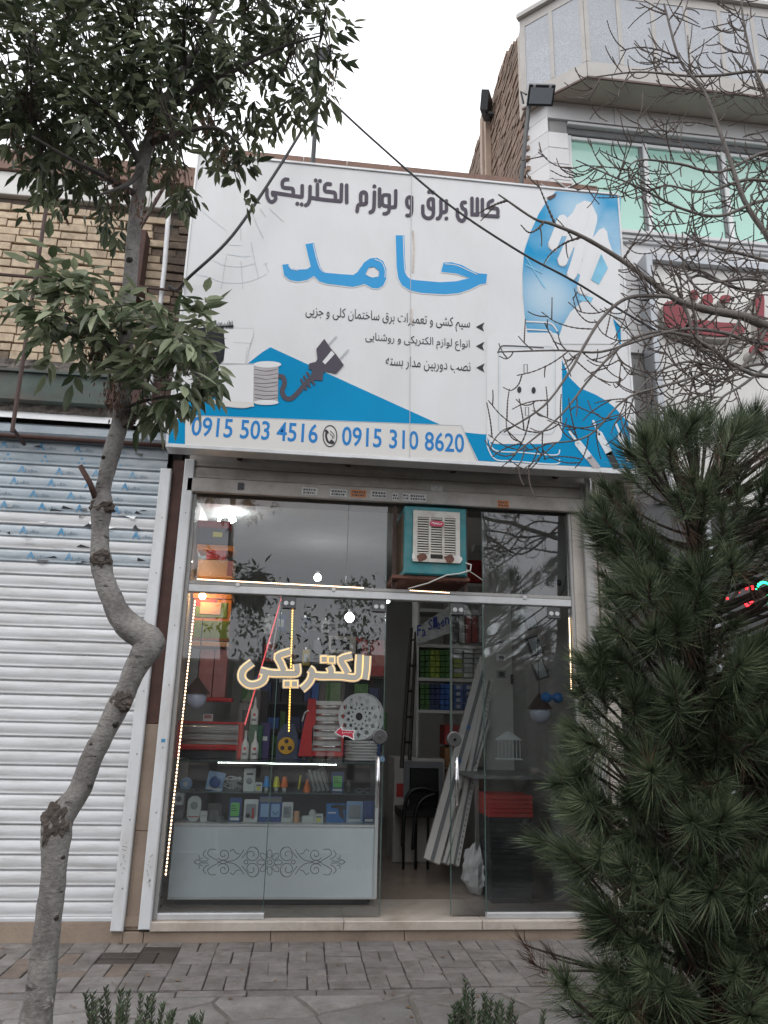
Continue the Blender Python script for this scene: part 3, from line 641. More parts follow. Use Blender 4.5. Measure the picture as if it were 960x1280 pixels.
# --- wall socket
def rrect(x0, y0, x1, y1, r, n=5):
    out = []
    for cx, cy, a in ((x1-r, y0+r, -90), (x1-r, y1-r, 0), (x0+r, y1-r, 90), (x0+r, y0+r, 180)):
        for i in range(n+1): t = R(a+90*i/n); out.append((cx+r*math.cos(t), cy+r*math.sin(t)))
    return out
s7 = lambda l: zo(600, 420, 4.8, l)
MB().poly([[s7(2)(*q) for q in rrect(40, -20, 492, 648, 60)]]).build('socket_picture', 'sign_light', sg)
def outline(name, m, pts, w, f):
    mb = MB(); n = len(pts); c = (sum(p[0] for p in pts)/n, sum(p[1] for p in pts)/n)
    b = len(mb.v)
    for i in range(n):
        p0, p1, p2 = Vector(pts[i-1]), Vector(pts[i]), Vector(pts[(i+1) % n]); d = (p2-p0).normalized(); nn = Vector((-d.y, d.x))
        mb.v += [f(*(p1+nn*w/2)), f(*(p1-nn*w/2))]
    for i in range(n): j = (i+1) % n; mb.f.append((b+2*i, b+2*i+1, b+2*j+1, b+2*j))
    return mb.build(name, m, sg)
outline('socket_picture', 'sign_sketch', rrect(110, 62, 452, 592, 42), 4, s7(3))
outline('socket_picture', 'sign_pale', rrect(118, 70, 444, 584, 36), 8, s7(2.6))
strokes('socket_picture', 'sign_dark', [[(108, 100), (125, 65), (170, 58), (380, 70)]], 7, 600, 420, 4.8, 4)
sd_ = MB(); dotm(sd_, 236, 322, 13, s7(4), ry=20); dotm(sd_, 322, 326, 13, s7(4), ry=20); sd_.build('socket_picture', 'sign_ink', sg)
for q in ((274, 195), (282, 452)): outline('socket_picture', 'sign_ink', [(q[0]-10, q[1]-25), (q[0]+10, q[1]-25), (q[0]+10, q[1]+25), (q[0]-10, q[1]+25)], 4, s7(4))
strokes('stripe', 'sign_pale', [[(42, 595), (45, 660), (90, 738), (200, 750), (450, 768), (478, 738)], [(58, 595), (62, 650), (105, 690), (250, 698), (450, 714), (480, 682)]], 7, 600, 420, 4.8, 3, rc=False)
# --- stripped cable ends
for k, (a, b, c) in enumerate((((538, 575), (590, 645), (715, 805)), ((680, 510), (715, 590), (830, 805)), ((815, 525), (845, 600), (905, 765)))):
    strokes('cable_picture', 'sign_pale', [[a, b]], 14, 600, 420, 4.8, 4+.1*k)
    d = Vector(c)-Vector(b); e = Vector(b)+d*0.5
    strokes('cable_picture', 'sign_pale', [[b, tuple(e)]], 42, 600, 420, 4.8, 4+.1*k)
    strokes('cable_picture', 'sign_coil' if k != 1 else 'sign_ink', [[tuple(e), tuple(Vector(b)+d*0.94)]], 40, 600, 420, 4.8, 4+.1*k, rc=False)
# --- plug and spools (lower left)
p4 = lambda l: zo(230, 420, 4.364, l)
MB().poly([[p4(5)(*q) for q in [(765, 15), (803, 70), (830, 100), (872, 158), (830, 205), (775, 192), (760, 200), (755, 243), (705, 240), (690, 225), (700, 185), (680, 180), (682, 150), (720, 140), (728, 125), (722, 70)]]]).build('plug_picture', 'sign_dark', sg)
MB().poly([[p4(6)(*q) for q in [(805, 80), (822, 98), (770, 155), (755, 140)]]]).build('plug_picture', 'sign_light', sg)
strokes('plug_picture', 'sign_grey', [[(790, 45), (830, 2)], [(850, 125), (895, 75)]], 8, 230, 420, 4.364, 4)
strokes('plug_picture', 'sign_dark', [[(515, 218), (540, 225), (548, 260), (535, 300), (550, 335), (580, 342), (610, 320), (650, 275), (690, 235)]], 26, 230, 420, 4.364, 4)
strokes('plug_picture', 'sign_dark', [[(640, 238), (665, 290)], [(655, 220), (685, 275)], [(672, 200), (710, 262)]], 13, 230, 420, 4.364, 4.5)
MB().poly([[p4(4)(*q) for q in [(190, 155), (385, 155), (380, 385), (180, 378)]]]).build('spool_picture', 'sign_light', sg)
MB().poly([[p4(4.4)(*q) for q in [(165, 348), (380, 362), (382, 385), (320, 392), (200, 380), (165, 365)]]]).build('spool_picture', 'sign_cream', sg)
strokes('spool_picture', 'sign_sketch', [[(165, 365), (200, 380), (320, 392), (382, 380)], [(185, 205), (183, 330)], [(195, 155), (385, 150)]], 3, 230, 420, 4.364, 5, rc=False)
MB().poly([[p4(4.2)(*q) for q in [(380, 165), (515, 160), (512, 355), (378, 360)]]]).build('spool_picture', 'sign_coil', sg)
dm = MB(); dotm(dm, 455, 155, 76, p4(4.8), 20, ry=18); dm.build('spool_picture', 'sign_light', sg)
dm = MB(); dotm(dm, 448, 362, 68, p4(4.8), 20, ry=14); dm.build('spool_picture', 'sign_light', sg)
strokes('spool_picture', 'sign_dark', [[(384, 185+22*i+rnd.uniform(-5, 5)), (450, 192+22*i), (512, 184+22*i+rnd.uniform(-6, 6))] for i in range(8)], 2.5, 230, 420, 4.364, 4.6, rc=False)
MB().poly([[p4(3)(*q) for q in [(30, -40), (205, -55), (270, -60), (268, 60), (200, 150), (185, 335), (70, 335), (40, 200)]]]).build('spool_picture', 'sign_black', sg)
MB().poly([[p4(3.4)(*q) for q in [(60, 335), (165, 345), (165, 352), (60, 347)]]]).build('spool_picture', 'sign_light', sg)
MB().poly([[p4(3.4)(*q) for q in [(215, -45), (375, -45), (378, 0), (355, 60), (340, 150), (215, 150), (225, 60)]]]).build('spool_picture', 'sign_light', sg)
strokes('spool_picture', 'sign_sketch', [[(215, -45), (375, -42)], [(270, 35), (370, 40)], [(345, 60), (335, 150)]], 3, 230, 420, 4.364, 4, rc=False)
strokes('spool_picture', 'sign_black', [[(110+8*i, -62-rnd.uniform(0, 25)), (112+8*i, -40)] for i in range(20)], 4, 230, 420, 4.364, 4, rc=False)
# --- faint construction sketch (upper left)
zs_ = (238, 230, 6.4)
for q_ in ([[(290, 570), (275, 650), (258, 770), (245, 840)], [(405, 615), (410, 700), (420, 840)], [(485, 460), (515, 620), (548, 755)], [(485, 210), (530, 320), (585, 435)], [(555, 195), (605, 262)], [(630, 195), (745, 300)], [(402, 310), (404, 450)], [(600, 635), (625, 705)]]): strokes('sketch_line', 'sign_sketch', [q_], 5, *zs_, 1, rc=False)
for q_ in ([[(60, 180), (160, 270), (280, 365)], [(40, 720), (150, 745), (250, 782), (410, 790), (545, 752), (610, 715)], [(180, 610), (275, 650), (405, 660), (515, 632)], [(300, 485), (410, 490)], [(290, 560), (430, 580), (480, 570)], [(585, 640), (620, 625)]]): strokes('sketch_line', 'sign_pale', [q_], 5, *zs_, 1, rc=False)
# --- heading, traced
strokes('heading_lettering', 'sign_dark', [[(52, 130), (54, 185), (76, 220), (100, 220), (118, 198), (112, 175), (97, 170), (94, 155)], [(94, 152), (180, 166), (312, 186)], [(208, 55), (186, 55), (168, 76), (173, 112), (215, 120), (246, 128), (250, 172)],
    [(317, 102), (315, 184)], [(376, 108), (373, 200), (360, 236), (342, 248)], [(374, 190), (480, 206), (604, 218)], [(431, 92), (430, 196)], [(528, 90), (502, 88), (486, 106), (489, 140), (530, 148), (562, 158), (566, 206)], [(612, 94), (608, 214)], [(650, 98), (650, 226)],
    [(797, 226), (797, 164), (777, 150), (757, 164), (757, 226), (772, 240), (796, 234)], [(764, 238), (736, 250), (728, 292)], [(858, 150), (855, 258), (845, 290), (826, 300)], [(897, 127), (897, 254)]], 27, 325, 215, 6, 2,
    dots=[(280, 237), (312, 242), (418, 62), (450, 66), (858, 107)], dr=15)
strokes('heading_lettering', 'sign_dark', [[(38, 112), (2, 112), (-12, 128), (-12, 172), (2, 192), (38, 196)], [(40, 116), (38, 222), (22, 248), (0, 252)], [(88, 80), (86, 190), (72, 202), (42, 204)],
    [(207, 128), (186, 128), (172, 146), (173, 184), (188, 204), (207, 204)], [(208, 130), (206, 238), (192, 264), (172, 264)], [(368, 142), (346, 142), (333, 160), (335, 198), (350, 214), (368, 214)], [(370, 146), (370, 252), (350, 282), (316, 282), (293, 254), (291, 194)],
    [(427, 150), (427, 248), (416, 280), (400, 288)], [(468, 155), (468, 224), (456, 238), (432, 240)], [(610, 166), (590, 168), (582, 188), (592, 212), (612, 226), (612, 274), (592, 304), (568, 298), (552, 270), (550, 220)],
    [(660, 136), (660, 258)], [(662, 256), (704, 258)], [(700, 140), (700, 252)], [(738, 145), (738, 264)], [(740, 264), (856, 272)], [(815, 152), (790, 166), (782, 184), (792, 206), (850, 216), (853, 268)]], 26, 480, 225, 6, 2,
    dots=[(338, 88), (366, 92), (468, 288)], dr=15)
# --- the name in large blue letters
N2 = lambda l: zo(340, 290, 3.4286, l)
A_ = [(530, 14), (567, 14), (570, 110), (574, 172), (584, 192), (606, 205), (720, 215), (790, 211), (846, 197), (790, 178), (725, 171), (735, 131), (768, 129), (815, 142), (862, 168), (885, 177), (922, 180), (918, 220), (890, 225), (850, 245), (800, 262), (740, 267), (640, 261), (592, 250), (557, 228), (541, 198), (534, 150)]
B_ = [(143, 52), (180, 46), (192, 100), (207, 150), (226, 174), (290, 180), (348, 184), (366, 172), (395, 130), (420, 113), (450, 110), (477, 125), (490, 158), (490, 200), (476, 230), (455, 242), (430, 240), (395, 222), (375, 229), (345, 235), (235, 222), (202, 211), (180, 188), (150, 206), (110, 212), (75, 205), (52, 185), (44, 140), (70, 137), (82, 155), (110, 161), (150, 159), (166, 148)]
Bh = [(400, 180), (414, 153), (438, 149), (460, 168), (457, 190), (430, 196)]
for pl, hl in ((A_, None), (B_, Bh)):
    big = MB(); c0 = [N2(2)(*q) for q in pl]; big.poly([c0]+([[N2(2)(*q) for q in hl]] if hl else [])); big.build('name_lettering', 'sign_letter_blue', sg)
    outline('name_lettering', 'sign_light', pl, 9, N2(1.4))
strokes('name_lettering', 'sign_light', [[(562, 16), (566, 110), (570, 165), (582, 190), (600, 203)], [(740, 136), (790, 142), (850, 168), (880, 182)], [(176, 50), (190, 110), (204, 152), (220, 172)], [(440, 116), (470, 130), (484, 162), (484, 195)], [(70, 142), (84, 158), (110, 164)], [(402, 180), (425, 192), (452, 190)]], 3.2, 340, 290, 3.4286, 3, rc=False)
# --- three lines of small print
for txt, uL, uR, top, bot in (('سیم کشی و تعمیرات برق ساختمان کلی و جزیی', (381.7, 398), (587.4, 408), (426, 385), (511, 410)),
                             ('انواع لوازم الکتریکی و روشنایی', (456.7, 425), (587, 432), (468, 416), (576, 439)), ('نصب دوربین مدار بسته', (482, 455), (588, 460), (513, 446), (573, 467))):
    x0, x1 = P(*uL, YS).x, P(*uR, YS).x; z1_, z0_ = P(*top, YS).z, P(*bot, YS).z
    textmb(shape(txt), (0, YS-0.0036, 0), (1, 0, 0), (0, 0, 1), x0, x1, z0_, z1_-z0_, 0.0, 3).build('list_lettering', 'sign_ink', sg)
ar = MB()
for u, v in ((600, 408.5), (600, 432.5), (600.5, 459.5)): ar.poly([pp([(u-5, v), (u+5.5, v-5.5), (u+3, v), (u+5, v+5.5)], 2)])
ar.build('list_arrows', 'sign_ink', sg)
# --- phone numbers
for txt, uL, uR, tp, bt in (('0915 503 4516', (239.6, 533), (397.3, 543), (245, 520.6), (245, 545.2)), ('0915 310 8620', (427.5, 545), (580, 553), (432, 533), (432, 557.4))):
    x0, x1 = P(*uL, YS).x, P(*uR, YS).x; z1_, z0_ = P(*tp, YS).z, P(*bt, YS).z
    textmb(txt, (0, YS-0.0040, 0), (1, 0, 0), (0, 0, 1), x0, x1, z0_, z1_-z0_, 0.014, 3).build('phone_number', 'sign_phone_blue', sg)
outline('phone_icon', 'sign_ink', [(412.5+8.6*math.cos(i*math.pi/14), 545+13.2*math.sin(i*math.pi/14)) for i in range(28)], 1.2, sp(3))
strokes('phone_icon', 'sign_ink', [[(408.6, 539), (407.6, 545), (410, 552), (415.5, 554)]], 2.4, 0, 0, 1, 3)
strokes('phone_icon', 'sign_ink', [[(407.6, 538.5), (409.4, 540.5)], [(414, 551), (416.5, 553)]], 3.2, 0, 0, 1, 3.3)
strokes('phone_icon', 'sign_ink', [[(412.5, 542), (415.5, 545.5), (415.2, 549)], [(412.8, 538.5), (417.2, 543), (417.4, 548)]], 0.8, 0, 0, 1, 3, rc=False)
# seam with rust streak down the middle of the board, tear at the top corner
strokes('seam', 'sign_grey', [[(514.5, 219), (513, 400), (512, 575)]], 0.7, 0, 0, 1, 4, rc=False)
mat('rust_streak', (0.5, 0.42, 0.36), 0.6, var=0.3, scale=10)
for q_ in ([(516, 288), (517.5, 310), (516, 340)], [(514, 386), (514.5, 395), (514.5, 405)]): strokes('rust_streak', 'rust_streak', [q_], 1.8, 0, 0, 1, 4.4, rc=False)
MB().poly([pp([(683, 247), (696, 241), (694, 246), (687, 250)], 4.6)]).build('tear', 'steel_brown', sg)
# bottom lip joint
MB().box(0.33, 2.64, YS-0.0165, YS-0.0125, SZ0-0.026, SZ0-0.002).build('lip_strip', 'alu', sg)
# ================================================================== the shop itself: shell, shutter, glass front
mat('render_grey', (0.36, 0.34, 0.32), 0.85, var=0.12, scale=4, bump=0.2, dirt=(0.2, 0.18, 0.16), dirt_amt=0.5)
mat('pilaster', (0.50, 0.455, 0.41), 0.6, var=0.1, scale=4, dirt=(0.28, 0.23, 0.19), dirt_amt=0.5, dscale=3)
mat('inner_wall', (0.56, 0.555, 0.54), 0.8, var=0.06, scale=3)
mat('inner_ceiling', (0.62, 0.62, 0.61), 0.8, var=0.04)
mat('inner_floor', (0.33, 0.27, 0.225), 0.22, var=0.12, scale=3, dirt=(0.2, 0.16, 0.13), dirt_amt=0.5)
mat('slat_grey', (0.43, 0.40, 0.375), 0.5, var=0.08, scale=4, dirt=(0.22, 0.19, 0.165), dirt_amt=0.6, dscale=6, objrand=0.05)
mat('sticker_white', (0.55, 0.55, 0.53), 0.5, var=0.2, scale=40); mat('sticker_orange', (0.55, 0.2, 0.06), 0.5, var=0.2, scale=40); mat('sticker_dark', (0.06, 0.06, 0.065), 0.5)
glassmat('pane', (0.97, 0.985, 0.98), 1.9, haze=0.025)
glassmat('pane_dusty', (0.88, 0.92, 0.91), 2.1, haze=0.03)
mat('glass_edge', (0.07, 0.115, 0.105), 0.15, var=0.1)
mat('steel_dark', (0.09, 0.09, 0.092), 0.4, metal=0.5, var=0.1); mat('chrome', (0.6, 0.6, 0.61), 0.12, metal=1.0, var=0.02); mat('steel_dull', (0.33, 0.33, 0.33), 0.35, metal=0.85, var=0.1)
emat('led_warm', (1.0, 0.66, 0.40), 9.0); emat('led_cool', (0.9, 0.97, 1.0), 4.0); emat('led_yellow', (1.0, 0.55, 0.08), 5.0); emat('led_red', (1.0, 0.03, 0.05), 1.6)
emat('led_edge', (1.0, 0.62, 0.22), 0.75); mat('acrylic_grey', (0.46, 0.44, 0.40), 0.4, var=0.04); mat('acrylic_cream', (0.62, 0.56, 0.47), 0.4, var=0.04, emit=(1.0, 0.75, 0.45), estr=0.06)
mat('led_tape', (0.6, 0.55, 0.5), 0.6)

GX0, GX1 = -0.905, 2.235          # clear opening of the glass front
ZT0, ZT1 = 2.475, 2.535           # transom bar
ZH = 3.285                        # underside of the shutter
sb = thing('shop_building', (0.7, 0.3, 0), 'narrow electrical shop behind the white and blue sign', 'building')
MB().box(-1.06, 2.75, 0.12, 0.32, 3.3, 6.30).build('front_wall', 'render_grey', sb)
MB().box(-1.06, -1.0, 0.1, 6.0, 0.05, 3.6).build('side_wall', 'inner_wall', sb)
MB().box(2.42, 2.5, 0.1, 6.0, 0.05, 3.6).build('side_wall', 'inner_wall', sb)
MB().box(-1.0, 2.42, 5.9, 6.0, 0.05, 3.6).build('back_wall', 'inner_wall', sb)
MB().box(-1.0, 2.42, 0.34, 5.9, 3.45, 3.55).build('ceiling', 'inner_ceiling', sb)
fl = MB().box(-1.0, 2.42, 0.602, 5.9, 0.0, 0.132).build('floor', 'inner_floor', sb)
for i in range(9):
    MB().box(-1.05+i*0.42, -1.05+i*0.42+0.417, 0.06, 0.42, 6.301, P(560, 216, 0.06).z+0.02).build('coping_slab', 'coping_brown', sb)
MB().box(-1.06, 2.75, 0.33, 6.0, 3.56, 6.2).build('upper_block', 'render_grey', sb)
MB().bbox(2.262, 2.47, -0.03, 0.1, 0.135, 3.56, 0.004).build('pilaster', 'pilaster', sb)
# ---- rolled shutter showing under the sign
ss = thing('shop_shutter', (0.7, -0.05, ZH), 'rolled up beige metal shutter under the sign with small stickers on its bottom bar', 'roller shutter')
s0 = slat(-0.985, 2.40, 0.1)
s0 = s0.build('slat', 'slat_grey', origin=(0.7, 0, 0), smooth=True)
for i in range(3): inst(s0, (0.7, -0.052, ZH+0.125+i*0.1), ss)
bpy.data.objects.remove(s0)
bar = MB().bbox(-0.985, 2.40, -0.085, -0.04, ZH, ZH+0.118, 0.006).build('bottom_bar', 'slat_grey', ss)
MB().box(-1.05, 2.46, -0.1, 0.1, ZH+0.425, ZH+0.75).build('drum_cover', 'slat_grey', ss)
rnd = random.Random(21)
for u, v, w, m_ in ((301, 608, .05, 'sticker_dark'), (387, 614, .13, 'sticker_white'), (423, 616, .14, 'sticker_white'), (448, 617, .13, 'sticker_orange'), (473, 618, .13, 'sticker_white'), (494, 621, .05, 'sticker_white'), (507, 621, .05, 'sticker_white'), (522, 622, .15, 'sticker_white'), (629, 630, .10, 'sticker_orange')):
    p = P(u, v, -0.086); o = MB().box(p.x-w/2, p.x+w/2, -0.0868, -0.0856, p.z-0.032, p.z+0.032).build('sticker', m_, bar)
    k = MB()
    for r_ in (0.012, -0.014):
        x = p.x-w*0.4
        while x < p.x+w*0.36: e = rnd.uniform(.006, .02); k.quad((x, -0.0874, p.z+r_-0.008), (x+e, -0.0874, p.z+r_-0.008), (x+e, -0.0874, p.z+r_+0.008), (x, -0.0874, p.z+r_+0.008)); x += e+0.006
    k.build('sticker_print', 'sticker_dark', bar)
p = P(546, 612, -0.07); MB().box(p.x-.05, p.x+.05, -0.0688, -0.0676, p.z-.035, p.z+.035).build('sticker', 'sticker_white', ss)
rl = MB(); rail(rl, -1.018, -0.935, -0.085, 0.03, 0.085, 3.56); rl = rl.build('guide_rail', 'rail_white', ss)
for i in range(7): MB().lathe((-0.97, -0.0885, 0.4+i*0.45), [(0.005, 0), (0.005, 0.004)], 8, 'y').build('screw', 'screw', rl)
MB().box(-0.985, -0.955, -0.0862, -0.085, 1.335, 1.36).build('sticker', 'film_print', rl)
# little pen scribbles at the foot of the rails
for xx, z0 in ((-0.978, 0.36), (-1.165, 0.45)):
    k = MB()
    for j in range(9):
        z = z0+0.03*j*.8; k.tube([(xx+rnd.uniform(-.018, .018), -0.0865, z), (xx+rnd.uniform(-.018, .018), -0.0865, z+rnd.uniform(-.01, .02))], 0.0014, 4)
    k.build('scribble', 'sticker_dark', rl)
rl = MB(); rail(rl, 2.345, 2.43, -0.09, 0.0, 0.135, 3.55); rl.build('guide_rail', 'alu_dull', ss)
p = P(735, 603, -0.12); MB().tube([(p.x, -0.1, p.z-0.25), (p.x, -0.13, p.z), (p.x-.04, -0.13, p.z+.12)], 0.03, 8).build('end_bracket', 'steel_dull', ss, smooth=True)

# ---- aluminium and glass front
gf = thing('glass_shopfront', (0.7, 0, 0.135), 'glass shopfront with aluminium transom and an open doorway in the middle', 'shopfront')
MB().bbox(-0.934, GX0, -0.03, 0.06, 0.136, ZH-.004, 0.004).build('jamb', 'alu_dull', gf)
MB().bbox(GX1, 2.26, -0.03, 0.06, 0.136, ZH-.004, 0.004).build('jamb', 'alu_dull', gf)
tr = MB().bbox(GX0+.001, GX1-.001, -0.028, 0.05, ZT0, ZT1, 0.006).build('transom', 'alu', gf)
MB().bbox(GX0+.001, GX1-.001, -0.02, 0.02, ZT1+.002, ZT1+0.03, 0.003).build('transom_cap', 'alu_dull', tr)
for u, v in ((297, 731), (417, 737), (656, 747)):
    p = P(u, v, -0.03); MB().lathe((p.x, -0.036, p.z), [(0.014, 0), (0.018, 0.004), (0.018, 0.009)], 14, 'y').build('bolt', 'alu', tr)
XL = P(484, 640, 0).x; XR = P(603, 690, 0).x
def pane(x0, x1, z0, z1, y=0.0, m='pane', name='pane', th=0.008):
    o = MB().quad((x0, y, z0), (x1, y, z0), (x1, y, z1), (x0, y, z1)).build(name, m, gf)
    return o
pane(GX0, XL, ZT1+.03, ZH, 0.0, 'pane'); MB().box(XL, XL+0.006, -0.006, 0.004, ZT1+.03, ZH).build('pane_edge', 'glass_edge', gf)
MB().box(0.343, 0.348, -0.004, 0.004, ZT1+.03, ZH-.01).build('pane_joint', 'glass_edge', gf)
pane(XR, GX1, ZT1+.03, ZH, 0.0, 'pane_dusty'); MB().box(XR-0.006, XR, -0.006, 0.004, ZT1+.03, ZH).build('pane_edge', 'glass_edge', gf)
# lower panes: fixed left, second left pane, right sliding leaf, fixed right
xa = -0.905; xb = P(337, 1000, 0.0).x; xc = P(476, 1040, 0.02).x
pane(xa, xb, 0.175, ZT0, 0.0); MB().box(xb-.003, xb+.003, -0.006, 0.006, 0.175, ZT0).build('pane_edge', 'glass_edge', gf)
pane(xb+.003, xc, 0.15, ZT0, 0.022); MB().box(xc, xc+.006, 0.016, 0.028, 0.15, ZT0).build('pane_edge', 'glass_edge', gf)
xd = P(564, 1000, 0.03).x; xe = P(606, 1000, 0.0).x
pane(xd, xd+0.62, 0.15, ZT0, 0.034); MB().box(xd-.006, xd, 0.028, 0.040, 0.15, ZT0).build('pane_edge', 'glass_edge', gf)
pane(xe, GX1, 0.175, ZT0, 0.0, 'pane_dusty'); MB().box(xe-.003, xe+.003, -0.006, 0.006, 0.175, ZT0).build('pane_edge', 'glass_edge', gf)
MB().bbox(GX0, xb+.01, -0.03, 0.03, 0.1345, 0.176, 0.004).build('bottom_channel', 'alu', gf)
MB().bbox(xe, GX1, -0.03, 0.03, 0.1345, 0.176, 0.004).build('bottom_channel', 'alu', gf)
# patch fittings, handles, lock discs
for u, v in ((362, 747), (474, 751), (572, 756), (692, 764)):
    p = P(u, v, 0.0); o = MB().bbox(p.x-.055, p.x+.055, -0.012, 0.045, ZT0-0.10, ZT0-.001, 0.004).build('patch_fitting', 'steel_dark', gf)
    for s_ in (-.025, .025): MB().lathe((p.x+s_, -0.018, ZT0-0.06), [(0.016, 0), (0.019, 0.003), (0.019, 0.006)], 14, 'y').build('fixing_disc', 'alu', o)
for u, v0, v1 in ((472.5, 946, 1010), (571, 946, 1007)):
    a = P(u, v0, -0.03); b = P(u, v1, -0.03); x = (a.x+b.x)/2
    MB().tube([(x, -0.035, b.z), (x, -0.035, a.z)], 0.014, 10).build('door_handle', 'chrome', gf, smooth=True)
    for zz in (a.z-.06, b.z+.06): MB().tube([(x, -0.03, zz), (x, 0.035, zz)], 0.008, 8).build('handle_standoff', 'chrome', gf)
for u, v, m_ in ((475, 921, 'steel_dark'), (568, 924, 'steel_dark')):
    p = P(u, v, -0.005); o = MB().lathe((p.x, -0.012, p.z), [(0.05, 0), (0.058, 0.006), (0.058, 0.05)], 24, 'y').build('lock_disc', m_, gf)
    MB().lathe((p.x, -0.02, p.z), [(0.012, 0), (0.014, 0.004), (0.014, 0.01)], 12, 'y').build('keyhole', 'chrome', o)
# white arrow sticker on the glass
mat('sticker_red', (0.42, 0.02, 0.05), 0.4); mat('white_plastic', (0.66, 0.67, 0.67), 0.4, var=0.04)
ast = thing('arrow_sticker', P(430, 916, 0.015), 'small red arrow sticker with white edge on the glass beside the cable reel', 'sticker')
zA = lambda l: (lambda x, y: P(340+x/6.4, 860+y/6.4, 0.016-0.001*l))
MB().poly([[zA(0)(*q) for q in [(498, 355), (558, 305), (565, 333), (672, 340), (655, 365), (660, 422), (610, 392), (572, 385), (575, 402)]]]).build('backing', 'white_plastic', ast)
MB().poly([[zA(1)(*q) for q in [(508, 354), (553, 315), (557, 338), (660, 345), (645, 365), (650, 405), (610, 383), (565, 377), (567, 392)]]]).build('print', 'sticker_red', ast)
k = MB()
for i in range(6): ribbon(k, [(562+14*i, 352+(i % 2)*4), (570+14*i, 364-(i % 3)*4)], 5, zA(2), sm=False)
k.build('lettering', 'white_plastic', ast)
# ---- light strips
def led_strip(a, b, m_, label, n, w=0.008, r=0.0035, grp='light strips of the shopfront', dl=.16):
    a, b = Vector(a), Vector(b); t = thing('light_strip', b if b.z < a.z else a, label, 'light strip', grp)
    d = (b-a); ax = d.normalized(); nx = Vector((0, -1, 0)); sx_ = ax.cross(nx).normalized()
    MB().obox((a+b)/2, ax, nx, sx_, d.length/2, 0.0012, w/2+0.002).build('tape', 'led_tape', t)
    k = MB()
    for i in range(n): k.obox(a+d*((i+.5)/n)+nx*0.003, ax, nx, sx_, d.length/n*dl, 0.002, r)
    tag(k.build('diodes', m_, t), kind='stuff'); return t
led_strip(P(244, 750, 0.012), P(207, 1095, 0.012), 'led_warm', 'warm white light strip down the left jamb of the shop window', 78)
led_strip(P(246, 724, -0.035), P(455, 735, -0.035), 'led_warm', 'warm white light strip along the transom over the left panes', 90, r=0.0028)
led_strip(P(512, 738, -0.035), P(562, 741, -0.035), 'led_warm', 'short light strip on the transom below the cooler', 22, r=0.002)
led_strip(P(711.5, 772, 0.012), P(714, 862, 0.012), 'led_warm', 'light strip on the right jamb beside the pine tree', 36, r=0.0025)
led_strip(P(366, 752, 0.05), P(361, 915, 0.05), 'led_yellow', 'yellow light strip hanging inside the window', 48, r=0.0042)
led_strip(P(352, 747, 0.06), P(306, 906, 0.06), 'led_red', 'red light strip hanging slantwise inside the window', 70, r=0.0035)
led_strip(P(351, 752, 0.055), P(341, 812, 0.055), 'led_tape', 'unlit grey light strip hanging beside the red one', 20, r=0.002)
# ---- illuminated word on the glass
lw = thing('illuminated_lettering', P(380, 850, -0.01), 'cream outlined Persian word glowing on the window glass', 'lettering')
zl = lambda l: (lambda x, y: P(290+x/5.053, 790+y/5.053, -0.006-0.004*l))
WS = [[(852, 150), (848, 230), (838, 300)], [(806, 142), (802, 210), (798, 268), (770, 288), (700, 280), (640, 278), (560, 278), (492, 268)], [(760, 150), (690, 172), (710, 220), (732, 262)], [(614, 216), (626, 240), (624, 268)],
      [(486, 232), (506, 250), (498, 298), (470, 336), (440, 362)], [(408, 202), (412, 250), (394, 262), (340, 262), (250, 260), (178, 244)], [(370, 124), (292, 152), (308, 196), (328, 246)], [(128, 192), (72, 238), (62, 290), (100, 330), (150, 332), (196, 308), (214, 262)]]
DS = [(582, 172), (628, 176), (348, 328), (394, 328)]
for nm, m_, w, l, dr in (('backing', 'acrylic_cream', 60, 0, 29), ('light_tube', 'led_edge', 45, 1, 21.5), ('face', 'acrylic_grey', 37, 2, 17.5)):
    mb = MB()
    for i, s_ in enumerate(WS): ribbon(mb, s_, w, zl(l+0.04*i), k=3)
    for d in DS: f = zl(l+.35); mb.quad(f(d[0]-dr, d[1]-dr), f(d[0]+dr, d[1]-dr), f(d[0]+dr, d[1]+dr), f(d[0]-dr, d[1]+dr))
    mb.build(nm, m_, lw)
# ---- evaporative cooler in the transom opening
mat('teal', (0.012, 0.17, 0.19), 0.5, var=0.2, scale=6, dirt=(0.20, 0.22, 0.21), dirt_amt=0.35, dscale=9); mat('grille', (0.50, 0.485, 0.44), 0.5, var=0.08, dirt=(0.2, 0.12, 0.09), dirt_amt=0.55, dscale=8)
mat('cooler_pad', (0.17, 0.115, 0.075), 0.9, var=0.4, scale=40, bump=0.8, bscale=120); mat('badge_red', (0.45, 0.015, 0.06), 0.35); mat('rust', (0.12, 0.05, 0.035), 0.8, var=0.4, scale=20); mat('cord_white', (0.5, 0.5, 0.47), 0.5)
YC = -0.16
a, b = P(506, 634, YC), P(583.5, 712, YC); zc0, zc1 = P(545, 719, YC).z, P(545, 634, YC).z
ac = thing('air_cooler', ((a.x+b.x)/2, 0.2, zc0), 'teal window air cooler with a cream louvred grille above the doorway', 'air cooler')
MB().bbox(a.x, b.x, YC, 0.5, zc0, zc1, 0.012).build('body', 'teal', ac)
MB().box(a.x-0.006, a.x-0.001, YC+0.05, 0.45, zc0+.05, zc1-.05).build('side_pad', 'cooler_pad', ac)
g0, g1 = P(516.3, 639, YC), P(574.5, 704, YC); zg0 = P(545, 703.5, YC).z; zg1 = P(545, 640, YC).z; gw = g1.x-g0.x
hole = MB(); hole.box(g0.x+.02, g1.x-.02, YC-0.006, YC-0.002, zg0+.02, zg1-.02); hole.build('grille_backing', 'black_gap', ac)
